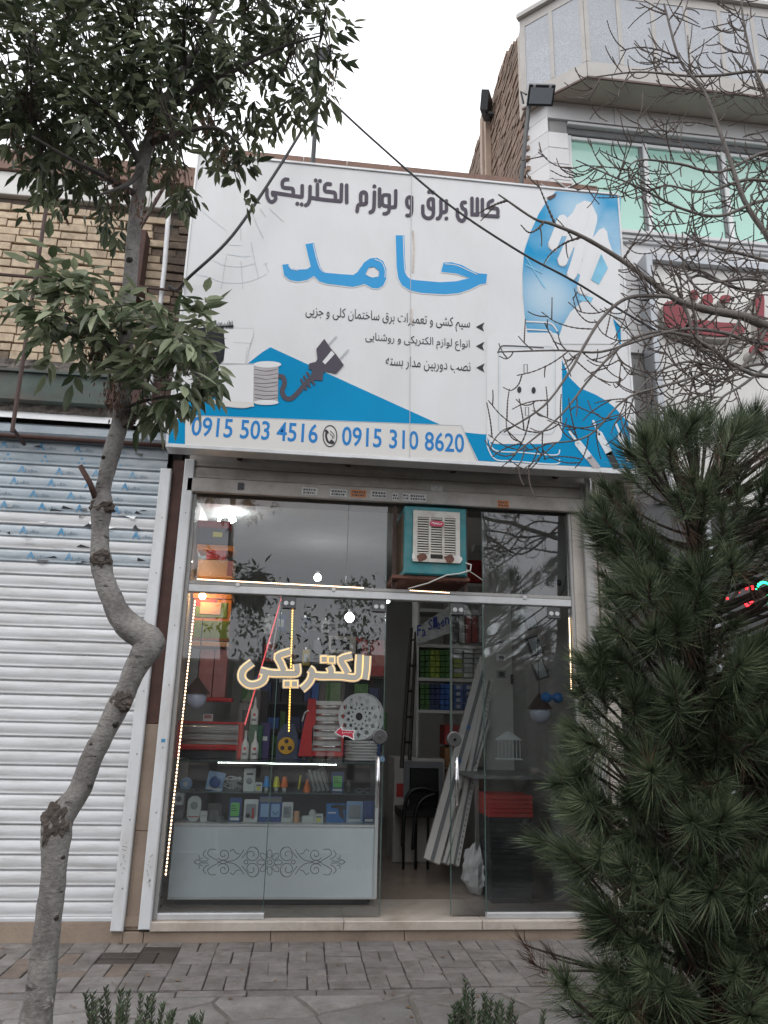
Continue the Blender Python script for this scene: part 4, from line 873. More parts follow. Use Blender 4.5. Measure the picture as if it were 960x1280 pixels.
fr_ = MB(); fy0, fy1 = YC-0.022, YC-0.007; c1_ = gw*0.095; cw = gw*0.235; gap = (gw-2*c1_-3*cw)/2; zlo = zg0+(zg1-zg0)*0.15; zhi = zg1-(zg1-zg0)*0.125
fr_.box(g0.x, g0.x+c1_, fy0, fy1, zg0, zg1); fr_.box(g1.x-c1_, g1.x, fy0, fy1, zg0, zg1); fr_.box(g0.x+c1_, g1.x-c1_, fy0, fy1, zhi, zg1); fr_.box(g0.x+c1_, g1.x-c1_, fy0, fy1, zg0, zlo)
for i in range(2): x = g0.x+c1_+cw+i*(cw+gap); fr_.box(x, x+gap, fy0, fy1, zlo, zhi)
grl = fr_.build('grille_frame', 'grille', ac)
nl = 15; lz = (zhi-zlo)/nl
l0 = MB().obox((0, 0, 0), (1, 0, 0), (0, 0.6, 1), (0, 1, -0.6), cw/2-.001, lz*0.30, 0.003).build('louvre', 'grille', origin=(0, 0, 0))
for c in range(3):
    for i in range(nl): inst(l0, (g0.x+c1_+cw/2+c*(cw+gap), YC-0.014, zlo+(i+.5)*lz), grl, rot=(rnd.uniform(-.15, .15), rnd.uniform(-.01, .01), 0))
bpy.data.objects.remove(l0)
bx_, bz_ = (g0.x+g1.x)/2, zhi-lz*2.6
MB().lathe((0, 0, 0), [(0.06, 0), (0.06, 0.008)], 24, 'y')
bd = MB(); bd.prism([(bx_+0.058*(1 if abs(math.cos(t)) < 0.01 else 1)*math.copysign(abs(math.cos(t))**0.6, math.cos(t)), YC-0.03, bz_+0.024*math.copysign(abs(math.sin(t))**0.6, math.sin(t))) for t in [2*math.pi*i/20 for i in range(20)]], (0, 0.006, 0)); bd = bd.build('badge', 'badge_red', ac, fixn=True)
k = MB(); ribbon(k, [(-.045, 0), (-.03, .008), (-.022, -.006), (-.01, .006), (0, -.006), (.012, .006), (.02, -.006), (.045, .004)], 0.005, lambda x, y: Vector((bx_+x, YC-0.0312, bz_+y))); k.build('badge_lettering', 'white_plastic', bd)
MB().box(bx_-.05, bx_+.05, fy0-.003, fy0-.001, zg0+.03, zg0+.062).build('water_slot', 'black_gap', ac)
for x0, w, m_ in ((g0.x+.03, .09, 'rust'), (g1.x-.14, .11, 'rust'), (g0.x-.01, .03, 'sticker_white'), (g1.x-.04, .06, 'sticker_white')):
    pl = [(x0+w/2+w/2*math.cos(t)*rnd.uniform(.6, 1.1), fy0-.0015, zg0+.035+.04*math.sin(t)*rnd.uniform(.6, 1.1)) for t in [2*math.pi*i/9 for i in range(9)]]
    MB().poly([pl]).build('worn_patch', m_, ac)
k = MB(); k.box(a.x-.09, b.x+.03, YC+.03, 0.5, zc0-.03, zc0-.004); k.build('tray', 'rust', ac)
for x in (a.x-.075, b.x+.012): MB().box(x, x+.03, -0.01, 0.03, ZT1+.032, ZH-.005).build('support_post', 'steel_brown', ac)
MB().tube([P(582, 704, YC), P(589, 706, YC-.03), P(588, 713, YC-.03), P(575, 717, YC-.02), P(558, 719, YC-.02), P(535, 729, YC), P(510, 736, YC+.05)], 0.006, 6).build('hose', 'cord_white', ac, smooth=True)
MB().tube([P(583, 712, YC), P(593, 718, YC+.05), P(603, 725, YC+.1)], 0.004, 6).build('wire', 'cord_white', ac)
# ================================================================== right neighbour: white stone building with a granite bay
mat('cladding', (0.60, 0.60, 0.61), 0.5, var=0.06, scale=3, dirt=(0.42, 0.41, 0.40), dirt_amt=0.45, dscale=1.5, objrand=0.05)
mat('clad_joint', (0.25, 0.25, 0.25), 0.8)
mat('granite', (0.38, 0.40, 0.43), 0.6, var=0.4, scale=90, bump=0.08, bscale=120, dirt=(0.30, 0.31, 0.34), dirt_amt=0.5, dscale=1.6, objrand=0.06)
mat('bay_frame', (0.43, 0.415, 0.395), 0.65, var=0.08, scale=4, dirt=(0.3, 0.27, 0.25), dirt_amt=0.5)
mat('soffit', (0.44, 0.39, 0.34), 0.7, var=0.08, scale=2, dirt=(0.25, 0.21, 0.18), dirt_amt=0.4)
mat('trim_brown', (0.1, 0.06, 0.048), 0.6)
mat('window_white', (0.68, 0.69, 0.70), 0.4, var=0.04)
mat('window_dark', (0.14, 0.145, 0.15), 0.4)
mat('pane_green', (0.37, 0.62, 0.53), 0.10, var=0.06, scale=1.2, coat=0.5)
mat('side_brick', (0.235, 0.165, 0.125), 0.9, var=0.3, scale=6, bump=0.4, bscale=60, dirt=(0.10, 0.075, 0.06), dirt_amt=0.7, dscale=1.8)
mat('lamp_black', (0.025, 0.027, 0.03), 0.45, var=0.2); mat('lamp_glass', (0.33, 0.37, 0.42), 0.08, var=0.1, coat=0.6)
mat('conduit', (0.36, 0.27, 0.21), 0.7, var=0.1)
mat('lightbox', (0.62, 0.61, 0.585), 0.45, var=0.04, dirt=(0.45, 0.44, 0.42), dirt_amt=0.4)
mat('frame_grey', (0.42, 0.44, 0.47), 0.4, metal=0.2, var=0.06)
mat('letter_red', (0.2, 0.012, 0.022), 0.35, var=0.15, scale=10); mat('letter_side', (0.42, 0.40, 0.37), 0.6)
emat('led_dot_red', (1.0, 0.02, 0.03), 4.0); emat('led_dot_green', (0.02, 1.0, 0.35), 4.0)
mat('shop_dark', (0.03, 0.03, 0.032), 0.25, var=0.2)
rb = thing('stone_building', (4.2, 0.4, 0), 'white stone building with green windows and a granite bay at the right', 'building')
YW = 0.30
core = MB(); core.prism([(2.36, YW+.03, 0), (2.19, YW+.28, 0), (2.19, 4.0, 0), (9, 4.0, 0), (9, YW+.03, 0)], (0, 0, 6.2)); core.build('wall_core', 'clad_joint', rb, fixn=True)
core = MB(); core.prism([(2.36, YW+.03, 6.2), (2.19, YW+.28, 6.2), (2.19, 4.0, 6.2), (9, 4.0, 6.2), (9, YW+.3, 6.2), (2.6, YW+.3, 6.2), (2.55, YW+.03, 6.2)], (0, 0, 1.8)); core.build('wall_core', 'clad_joint', rb, fixn=True)
WX0, WZ0, WZ1 = 2.555, 6.42, 7.70
# facing slabs: chamfered corner and the strip left of the window, in courses
z = 5.2; n = 0
while z < 7.98:
    h = 0.20; z1 = min(z+h-0.005, 7.995)
    c = MB(); c.prism([(2.16, YW+.25, z), (2.33, YW, z), (2.352, YW+.035, z), (2.182, YW+.285, z)], (0, 0, z1-z)); c.build('facing_slab', 'cladding', rb, fixn=True)
    if z1 < WZ1+0.05 and z > WZ0-0.15: MB().bbox(2.333, WX0-0.004, YW, YW+.03, z, z1, 0.003).build('facing_slab', 'cladding', rb)
    z += h
for z0, z1 in ((7.72, 7.995),):
    for i in range(5): x0 = 2.333+i*0.75; MB().bbox(x0, x0+.746, YW-.002, YW+.28, z0+.055, z1, 0.003).build('facing_slab', 'cladding', rb)
for r_ in range(5):
    for i in range(6):
        x0 = 2.36+i*0.62+(0.31 if r_ % 2 else 0); z0 = 5.06+r_*0.25
        if z0 > 6.2: continue
        MB().bbox(x0, x0+.616, YW+.001, YW+.03, z0, z0+.246, 0.003).build('facing_slab', 'cladding', rb)
for k_, (zz, dy) in enumerate(((6.33, -.05), (6.375, -.075), (6.30, -.03))): MB().bbox(2.57 if k_ else 2.6, 7, YW+dy, YW+.1, zz, zz+.042, 0.004).build('sill', 'cladding', rb)
# window band
wn = MB().bbox(WX0, 7, YW+.05, YW+.12, WZ1-.06, WZ1+.06, 0.004).build('window_head', 'window_dark', rb)
MB().bbox(WX0, 7, YW-.004, YW+.05, WZ1+.02, WZ1+.055, 0.004).build('head_trim', 'cladding', wn)
for x, w in ((WX0+.01, .045), (3.41, .05), (4.31, .05), (5.2, .05), (6.1, .05)):
    MB().bbox(x-.0, x+w, YW+.06, YW+.13, WZ0+.001, WZ1-.065, 0.004).build('mullion', 'window_white', rb)
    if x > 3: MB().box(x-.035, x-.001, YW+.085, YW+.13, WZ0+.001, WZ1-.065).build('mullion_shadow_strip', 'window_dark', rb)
MB().bbox(WX0, 7, YW+.055, YW+.13, WZ0-.02, WZ0, 0.003).build('window_rail', 'window_white', rb)
MB().bbox(WX0+.06, 7, YW+.07, YW+.12, WZ1-.105, WZ1-.066, 0.003).build('window_rail', 'window_white', rb)
for x0, x1 in ((WX0+.057, 3.373), (3.463, 4.273), (4.363, 5.163), (5.253, 6.06)): MB().box(x0, x1, YW+.10, YW+.115, WZ0+.002, WZ1-.107).build('pane', 'pane_green', rb)
# granite bay
def on_seg(a, b, t): return (a[0]+(b[0]-a[0])*t, a[1]+(b[1]-a[1])*t)
BA, BB_, BC = (2.10, 0.42), (2.64, -0.08), (7.6, -0.08); Z0b, Z1b = 8.0, 9.16
bay = MB(); bay.prism([(BA[0]+.03, BA[1]+.02, Z0b+.002), (BB_[0]+.01, BB_[1]+.03, Z0b+.002), (BC[0], BC[1]+.03, Z0b+.002), (BC[0], .62, Z0b+.002), (BA[0]+.03, .62, Z0b+.002)], (0, 0, Z1b-Z0b)); bay.build('bay_core', 'soffit', rb, fixn=True)
def slab_on(a, b, t0, t1, z0, z1, th, name, m):
    A, B2 = Vector((*on_seg(a, b, t0), 0)), Vector((*on_seg(a, b, t1), 0)); d = (B2-A).normalized(); nn = Vector((d.y, -d.x, 0))
    mb = MB(); mb.prism([A+Vector((0, 0, z0)), B2+Vector((0, 0, z0)), B2+nn*th+Vector((0, 0, z0)), A+nn*th+Vector((0, 0, z0))], (0, 0, z1-z0)); return mb.build(name, m, rb, fixn=True)
for (a, b) in ((BA, BB_), (BB_, BC)):
    Ln = math.dist(a, b); slab_on(a, b, 0, 1, Z0b-.03, Z0b+.16, .012, 'bay_rail', 'bay_frame'); slab_on(a, b, 0, 1, Z1b-.1, Z1b+.02, .012, 'bay_rail', 'bay_frame')
    slab_on(a, b, 0, 1, Z0b-.055, Z0b-.032, .018, 'bay_trim', 'trim_brown')
    slab_on(a, b, -.02, 1.005, Z1b+.022, Z1b+.07, .06, 'cornice', 'bay_frame'); slab_on(a, b, -.02, 1.005, Z1b+.072, Z1b+.12, .035, 'cornice', 'window_white')
    w = 0.37 if b is BB_ else 0.395; n = max(1, round(Ln/w))
    for i in range(n):
        slab_on(a, b, (i+(.16 if (b is BB_ and i == 0) else .06))/n, (i+.94)/n, Z0b+.162, Z1b-.102, .006, 'granite_panel', 'granite')
    for i in range(n+1):
        t = min(max(i/n, .02/Ln), 1-.02/Ln); slab_on(a, b, t-.022/Ln, t+.022/Ln, Z0b+.161, Z1b-.101, .014, 'bay_stile', 'bay_frame')
    if b is BB_: slab_on(a, b, 0, .085, Z0b+.161, Z1b-.101, .013, 'bay_stile', 'bay_frame')
# brown brick party wall
MB().box(2.2, 2.6, 0.63, 3.3, 6.2, 9.1); MB().box(2.2, 9, 1.1, 3.3, 9.1, 9.45).build('roof_block', 'clad_joint', rb); MB().box(2.2, 2.6, 0.63, 3.3, 6.2, 9.1).build('party_wall', 'clad_joint', rb)
bw = MB(); rnd = random.Random(4); z = 6.2; r_ = 0
while z < 9.55:
    y = 0.50+(0.11 if r_ % 2 else 0)
    while y < 3.25:
        yt = y+.2; lim = 9.02+0.5*min(1, max(0, (y-0.5)/0.55))**0.7
        if z < lim: o_ = rnd.uniform(-.008, .012); bw.box(2.15+o_, 2.22, y, yt, z, z+.052)
        y += .212
    z += .066; r_ += 1
tag(bw.build('party_wall_bricks', 'side_brick', rb), kind='stuff')
a, b = P(596, 205, 2.2), P(607, 150, 2.2)
MB().box(2.06, 2.15, 2.05, 2.16, 7.9, 9.45).build('duct', 'conduit', rb); MB().box(2.08, 2.15, 1.93, 2.0, 7.9, 9.25).build('duct', 'conduit', rb)
# light box panel with red letters, dark shopfront below
lbx = thing('lightbox_sign', (4.6, 0.1, 3.5), 'cream sign panel in a grey frame with large red letters behind the bare branches', 'signboard')
MB().box(3.27, 8, 0.16, 0.28, 3.5, 5.98).build('panel', 'lightbox', lbx)
MB().bbox(3.20, 3.268, 0.09, 0.29, 3.5, 6.06, 0.006).build('frame_bar', 'frame_grey', lbx); MB().bbox(3.269, 8, 0.09, 0.29, 5.982, 6.06, 0.006).build('frame_bar', 'frame_grey', lbx)
zr_ = lambda x, y: P(780+x/5.333, 290+y/5.333, 0.06)
def redletter(pts, pw=None):
    v = [zr_(q[0], q[1]) for q in smooth_path(pts, 4, True)]; o = MB(); o.prism([(p.x, 0.05, p.z) for p in v], (0, 0.02, 0)); o.build('letter', 'letter_red', lbx, fixn=True)
    o = MB(); c = sum(v, Vector())/len(v); o.prism([(c.x+(p.x-c.x)*1.07, 0.072, c.z+(p.z-c.z)*1.07-.02) for p in v], (0, 0.088, 0)); o.build('letter_return', 'letter_side', lbx, fixn=True)
redletter([(265, 490), (300, 465), (380, 470), (412, 520), (420, 600), (470, 590), (530, 600), (540, 650), (760, 690), (780, 630), (560, 610), (600, 690), (400, 690), (330, 660), (280, 610)][0:5]+[(425, 640), (380, 670), (320, 650), (275, 600)])
redletter([(445, 395), (480, 390), (497, 420), (480, 450), (450, 440)]); redletter([(530, 425), (580, 420), (590, 470), (560, 490), (530, 470)])
redletter([(420, 600), (520, 590), (640, 605), (780, 620), (790, 680), (640, 695), (500, 680), (415, 665)]); redletter([(645, 430), (700, 425), (705, 465), (655, 470)])
redletter([(880, 440), (930, 430), (935, 600), (990, 640), (1000, 720), (930, 790), (850, 810), (840, 770), (890, 720), (885, 560)])
ns = thing('dark_shopfront', (4.6, 0.2, 0.1), 'dark shop window behind the pine tree', 'shopfront')
MB().box(2.62, 8, 0.22, 0.3, 0.1, 3.49).build('glazing', 'shop_dark', ns); MB().bbox(2.5, 2.62, 0.0, 0.3, 0.1, 3.6, 0.004).build('pier', 'pilaster', ns)
for x in (3.6, 4.6, 5.6): MB().box(x, x+.05, 0.17, 0.218, 0.1, 3.49).build('mullion', 'frame_grey', ns)
MB().box(2.62, 8, 0.1, 0.218, 0.08, 0.3).build('stall_riser', 'cladding', ns)
def dotsign(pts, m_, name, label, r=0.012):
    t = thing(name, P(*pts[0], 0.2), label, 'light sign'); k = MB()
    for u, v in pts: p = P(u, v, 0.15); k.lathe((p.x, 0.14, p.z), [(r*.6, 0), (r, .004), (r, .012)], 6, 'y')
    tag(k.build('diodes', m_, t), kind='stuff')
    xs = [P(u, v, .15).x for u, v in pts]; zs = [P(u, v, .15).z for u, v in pts]
    MB().box(min(xs)-.05, max(xs)+.05, 0.155, 0.165, min(zs)-.05, max(zs)+.05).build('backing', 'shop_dark', t)
arc = lambda cx, cy, rx, ry, a0, a1, n: [(cx+rx*math.cos(R(a0+(a1-a0)*i/(n-1))), cy+ry*math.sin(R(a0+(a1-a0)*i/(n-1)))) for i in range(n)]
dotsign([(834.5, 734), (841, 740), (902, 731), (920, 718), (909, 748), (922, 733), (922.5, 736), (923, 740), (889, 735)]+arc(937, 736, 4, 5, 180, 360, 6)+arc(936, 751, 5, 7, -180, 180, 12)+[(933, 748), (938, 752)], 'led_dot_red', 'red_light_sign', 'red dotted light sign glowing through the pine branches', .011)
dotsign(arc(955, 737, 9, 9, 180, 350, 9)+[(953, 738)]+arc(956, 752, 10, 10, 110, 290, 10)+[(960, 751), (962, 754)], 'led_dot_green', 'green_light_sign', 'green dotted light sign at the right edge of the photo', .012)
# rusty post and rough brick edge between the two fronts
rp_ = thing('rusty_post', (2.76, -0.1, 2.4), 'rusty dark steel post behind the right edge of the sign', 'post')
MB().bbox(2.70, 2.76, -0.15, -0.08, 2.4, 5.33, .004).build('tube', 'steel_brown', rp_)
for i in range(14): MB().bbox(2.765+rnd.uniform(0, .01), 2.86, -0.02+rnd.uniform(0, .02), 0.2, 3.3+i*.085, 3.37+i*.085, .005).build('brick', 'brick_dark', rp_)
# ---- floodlights on poles behind the sign, and one on the side wall
def floodlight(u0, v0, u1, v1, ub, vb, y, label, w, name='floodlight'):
    a, b = P(u0, v0, y), P(ub, vb, y); t = thing(name, b, label, 'floodlight', 'floodlights above the sign')
    MB().tube([b-Vector((0, 0, .3)), b+(a-b)*.5+Vector((.01, 0, 0)), a], 0.021, 8).build('pole', 'lamp_black', t)
    c = a+Vector((w*.34, -.08, .02)); ax = Vector((1, -.10, .0)).normalized(); nn = Vector((-.12, -.56, -.82)).normalized(); up = nn.cross(ax).normalized()
    hd = MB(); hd.obox(c, ax, up, nn, w/2, w*.36, .03); hd = hd.build('housing', 'lamp_black', t)
    MB().obox(c+nn*.033, ax, up, nn, w/2*.86, w*.27, .003).build('lens', 'lamp_glass', hd)
    for s_ in (-.3, .3): MB().obox(c+ax*w*s_+up*w*.31+nn*.034, ax, up, nn, .012, .012, .004).build('screw', 'alu', hd)
    for i in range(5): MB().obox(c-nn*.05+ax*w*(-.36+.18*i), ax, up, nn, .006, w*.3, .022).build('fin', 'lamp_black', hd)
    MB().tube([a-Vector((.06, 0, .02)), a+Vector((-.09, -.02, .1)), c-ax*w*.55], 0.01, 6).build('bracket', 'lamp_black', t)
floodlight(662, 128, 690, 100, 648, 222, -0.36, 'black floodlight on a slanted pole at the right end of the sign', .25)
floodlight(397, 78, 410, 70, 391, 200, -0.36, 'dark floodlight on a thin pole above the middle of the sign, half hidden by leaves', .15)
c = PX(608, 132, 2.05); t = thing('floodlight', c, 'small black floodlight on the brown brick side wall', 'floodlight', 'floodlights above the sign')
MB().obox(c, (.5, 1, .1), (0, -.5, 1), (1, -.4, -.3), .12, .12, .05).build('housing', 'lamp_black', t); MB().box(c.x-.02, 2.15, c.y-.02, c.y+.02, c.z-.14, c.z-.1).build('bracket', 'lamp_black', t)
# thin aerial mast stubs behind the sign's right end
am = thing('aerial', P(715, 236, .1), 'thin metal aerial rods behind the sign beside the green window', 'aerial')
for q in (((690, 222), (712, 238)), ((706, 236), (736, 222)), ((676, 230), (690, 238))): MB().tube([P(*q[0], .05), P(*q[1], .05)], .007, 5).build('rod', 'alu', am)
# ---- overhead cables
mat('cable', (0.018, 0.018, 0.02), 0.55, var=0.1)
def cable(pts, r, label, name='overhead_cable'): tag(MB().tube(smooth_path([p for p in pts], 8), r, 6).build(name, 'cable', smooth=True), label, 'cable')
k0_ = P(405, 118, -0.62)
cable([P(300, -60, -3.6), P(332, 4, -2.9), P(362, 55, -2.0), k0_], .0145, 'thick black cable coming down through the tree crown to the mast over the sign')
cable([k0_, P(384, 152, -0.63), P(345, 215, -0.66), P(290, 295, -0.66), P(236, 347, -0.6), P(222, 362, -0.3), P(212, 358, -.12)], .013, 'black cable running from the mast down to the left edge of the sign')
cable([k0_, P(470, 178, -0.66), P(560, 255, -0.70), P(650, 315, -0.72), P(718, 352, -0.70), P(800, 402, -0.5), P(860, 432, -0.2), P(960, 470, 0.0)], .0095, 'black cable crossing in front of the sign to the right')
emat('led_case', (0.9, 0.97, 1.0), 45.0)
# ================================================================== inside the shop
def cm(name, c, rough=0.5, **k): return mat(name, lin(c), rough, **k)
mat('counter_white', (0.78, 0.875, 0.92), .3, var=.03); cm('ornament', (105, 112, 118)); cm('dark_wood', (38, 30, 27)); cm('panel_dark', (34, 34, 37), .7, var=.2)
cm('red_plastic', (200, 25, 28), .35, var=.06); cm('green_plastic', (20, 92, 60), .5); cm('lime', (110, 205, 110), .5, var=.1); cm('pack_blue', (40, 82, 150), .35, var=.12); cm('pack_paleblue', (150, 185, 225), .3, var=.1); cm('pack_grey', (150, 160, 165), .35, var=.1)
cm('box_blue', (25, 120, 200), .4, var=.08); cm('white_item', (215, 220, 220), .35, var=.03); cm('yellow_item', (225, 225, 60), .4); cm('orange_item', (240, 120, 40), .4); cm('blue_item', (50, 150, 225), .4); cm('black_item', (25, 25, 28), .4); cm('grey_item', (120, 124, 126), .4, var=.1)
cm('glue_white', (222, 224, 222), .3); cm('purple_pack', (60, 45, 110), .4, var=.3); cm('tape_yellow', (225, 170, 40), .4); cm('bag_blue', (60, 75, 105), .35, var=.3, scale=20); cm('cardboard', (150, 110, 75), .8, var=.1); cm('peach', (225, 175, 140), .6, var=.08); cm('frame_orange', (215, 130, 45), .5, var=.1); cm('print_green', (110, 135, 30), .5, var=.45, scale=7); cm('print_pink', (180, 120, 120), .5, var=.2); cm('print_red', (180, 40, 35), .5, var=.2)
cm('coil_white', (190, 192, 190), .5, var=.12, stretch=(1, 1, 14), scale=8); cm('globe_white', (205, 210, 230), .25); cm('cap_brown', (60, 45, 40), .6); cm('pvc', (205, 205, 203), .45, var=.06, dirt=(0.4, .38, .36), dirt_amt=.3); cm('pvc_print', (60, 110, 170)); cm('chair_black', (22, 22, 24), .35); cm('carton', (190, 186, 180), .6, var=.15); cm('red_crate', (190, 62, 58), .5, var=.1); cm('black_crate', (34, 38, 42), .5); cm('plastic_bag', (185, 188, 190), .35, var=.15); cm('banner_blue', (45, 60, 150)); cm('shelf_white', (190, 190, 186), .5)
for n_, c_ in (('bx_green', (60, 105, 45)), ('bx_lime', (130, 150, 50)), ('bx_white', (180, 184, 182)), ('bx_blue', (45, 85, 150)), ('bx_yellow', (190, 165, 60)), ('bx_navy', (35, 50, 90)), ('bx_red', (150, 45, 42))): cm(n_, c_, .5, var=.3, scale=26, objrand=.25)
mat('heater_metal', (0.5, 0.5, 0.5), 0.28, metal=0.8, var=0.1); mat('heater_tube', (0.6, 0.6, 0.58), .2, var=.05); mat('quartz_dark', (0.07, 0.07, 0.075), .3)
glassmat('case_glass', (0.94, 0.97, 0.96), 1.0, haze=.015); glassmat('clear_bag', (0.8, 0.82, 0.82), 1.6, haze=.3); glassmat('bulb_glass', (0.9, 0.88, 0.8), 1.2)
emat('tube_lit', (0.92, 1.0, 1.0), 45.0); emat('bulb_warm', (1.0, 0.62, 0.25), 45.0); emat('bulb_white', (0.95, 0.98, 1.0), 22.0)
def rc(u0, v0, u1, v1, Y):
    a, b, c, d = P(u0, v1, Y), P(u1, v1, Y), P(u0, v0, Y), P(u1, v0, Y); return ((a.x+c.x)/2, (b.x+d.x)/2, (a.z+b.z)/2, (c.z+d.z)/2)
# ---- display counter
CY0, CY1 = 0.36, 0.86; CX0, CX1 = -0.90, 0.69
ZC0, ZC1 = P(330, 1122, CY0).z, P(330, 1030, CY0).z; ZCT = P(330, 951, CY0).z; ZCM = P(330, 989, CY0+.22).z
dc = thing('display_counter', (0, .6, .134), 'white display counter with a scroll ornament, glass top case and goods inside', 'counter')
MB().box(CX0+.05, CX1-.05, CY0+.06, CY1-.02, .133, ZC0).build('base', 'black_item', dc)
fp = MB().bbox(CX0, CX1, CY0, CY1, ZC0, ZC1-.022, .004).build('front_panel', 'counter_white', dc)
MB().bbox(CX0, CX1, CY0-.006, CY1, ZC1-.020, ZC1, .004).build('deck', 'white_item', dc)
MB().quad((CX0+.01, CY0+.004, ZC1), (CX1-.02, CY0+.004, ZC1), (CX1-.02, CY0+.004, ZCT-.012), (CX0+.01, CY0+.004, ZCT-.012)).build('case_front', 'case_glass', dc)
MB().box(CX0+.01, CX1-.02, CY0+.1, CY1-.04, ZCM-.008, ZCM).build('shelf', 'glass_edge', dc)
MB().quad((CX0, CY0, ZCT), (CX1, CY0, ZCT), (CX1, CY1, ZCT), (CX0, CY1, ZCT)).build('case_top', 'case_glass', dc); MB().box(CX0, CX1, CY0-.003, CY0+.004, ZCT-.012, ZCT-.001).build('top_edge', 'glass_edge', dc)
MB().box(CX1-.018, CX1, CY0, CY1, ZC1+.001, ZCT-.013).build('side_frame', 'alu', dc); MB().box(CX0+.01, CX1-.02, CY1-.03, CY1-.01, ZC1+.001, ZCT-.013).build('back_panel', 'panel_dark', dc)
MB().bbox(CX1-.025, CX1+.004, CY0-.012, CY0-.001, ZC0-.01, ZCT+.02, .003).build('corner_strip', 'white_item', dc); MB().bbox(CX0, CX1, CY0-.010, CY0-.001, ZC0-.012, ZC0+.006, .003).build('foot_strip', 'white_item', dc)
led_strip(P(272, 953, CY0+.03), P(421, 956, CY0+.03), 'led_case', 'cool white light strip under the counter top', 44, r=.0013, w=.004, dl=.13)
# scroll ornament engraved on the front panel, mirrored about its middle
oz = lambda x, y: P(220+x/4, 1040+y/4, CY0-.0015)
def spiral(cx, cy, r0, turns, a0, d=1, n=22): return [(cx+(r0*(1-.8*i/n))*math.cos(a0+d*turns*2*math.pi*i/n), cy+(r0*(1-.8*i/n))*math.sin(a0+d*turns*2*math.pi*i/n)) for i in range(n+1)]
half = []
for s_ in (-1, 1):
    half += [spiral(238, 150+s_*38, 33, 1.4, -s_*2.6, s_), spiral(378, 150+s_*36, 40, 1.35, s_*1.2, -s_), [(340, 150+s_*62), (318, 150+s_*30), (290, 150+s_*8), (262, 150+s_*4)], [(330, 150+s_*20), (352, 150+s_*48), (372, 150+s_*74), (402, 150+s_*70), (416, 150+s_*45)],
             [(270, 150+s_*52), (285, 150+s_*64), (300, 150+s_*44), (318, 150+s_*40)], [(200, 150+s_*62), (170, 150+s_*64), (158, 150+s_*40), (180, 150+s_*22), (205, 150+s_*10)], [(150, 150+s_*60), (135, 150+s_*40), (150, 150+s_*20), (165, 150+s_*14)], [(90, 150), (108, 150+s_*12), (122, 150+s_*4), (160, 150+s_*6)], [(115, 150+s_*34), (118, 150+s_*14), (132, 150+s_*20)], [(205, 150+s_*8), (235, 150-s_*10), (262, 150+s_*4)]]
half += [[(350+10*math.cos(t/10*6.283), 150+10*math.sin(t/10*6.283)) for t in range(11)]]
orn = MB()
for st in half:
    for mir in (0, 1): ribbon(orn, [((936-x) if mir else x, y) for x, y in st], 3.2, oz, k=2)
for r_ in (12, 24): ribbon(orn, [(468+r_*math.cos(t/16*6.283), 152+r_*math.sin(t/16*6.283)) for t in range(17)], 3, oz, k=2)
for i in range(8):
    a = i*math.pi/4; c, s_ = math.cos(a), math.sin(a); ribbon(orn, [(468+26*c-10*s_, 152+26*s_+10*c), (468+50*c-12*s_, 152+50*s_+12*c), (468+64*c, 152+64*s_), (468+50*c+12*s_, 152+50*s_-12*c), (468+26*c+10*s_, 152+26*s_-10*c)], 3, oz, k=3)
orn.build('ornament', 'ornament', fp)
# ---- goods helper
Z4 = lambda x, y: (190+x/3.2, 840+y/3.2)
GRPS = 'small goods in the counter'
def good(name, label, r, Y, zb, cat, depth=.03, grp=GRPS):
    (u0, v0), (u1, v1) = Z4(r[0], r[1]), Z4(r[2], r[3]); x0, x1, z0, z1 = rc(u0, v0, u1, v1, Y); h = z1-z0
    return thing(name, ((x0+x1)/2, Y, zb), label, cat, grp), x0, x1, zb, zb+h
def rslab(mb, x0, x1, z0, z1, y0, y1, r, n=4): mb.prism([(x, y0, z) for x, z in rrect(x0, z0, x1, z1, min(r, (x1-x0)/2.05, (z1-z0)/2.05), n)], (0, y1-y0, 0)); return mb
def blister(r, Y, zb, label, back, inner, name='blister_pack', text=True, cat='package', mats2='white_item'):
    t, x0, x1, z0, z1 = good(name, label, r, Y, zb, cat); w, h = x1-x0, z1-z0
    rslab(MB(), x0, x1, z0, z1, Y, Y+.006, .008).build('card', back, t, fixn=True)
    rslab(MB(), x0+w*.14, x1-w*.14, z0+h*.24, z1-h*.2, Y-.022, Y-.001, .008).build('product', inner, t, fixn=True)
    if text:
        for i in range(3): MB().box(x0+w*.2, x0+w*(.5+.1*i), Y-.024, Y-.0225, z0+h*(.66-.1*i), z0+h*(.69-.1*i)).build('print_line', 'black_item', t)
    MB().box(x0+w*.12, x1-w*.12, Y-.0015, Y-.0005, z0+h*.05, z0+h*.17).build('label', mats2, t); return t
ZB = ZC1+.001; YB = CY0+.12; YA = CY0+.22
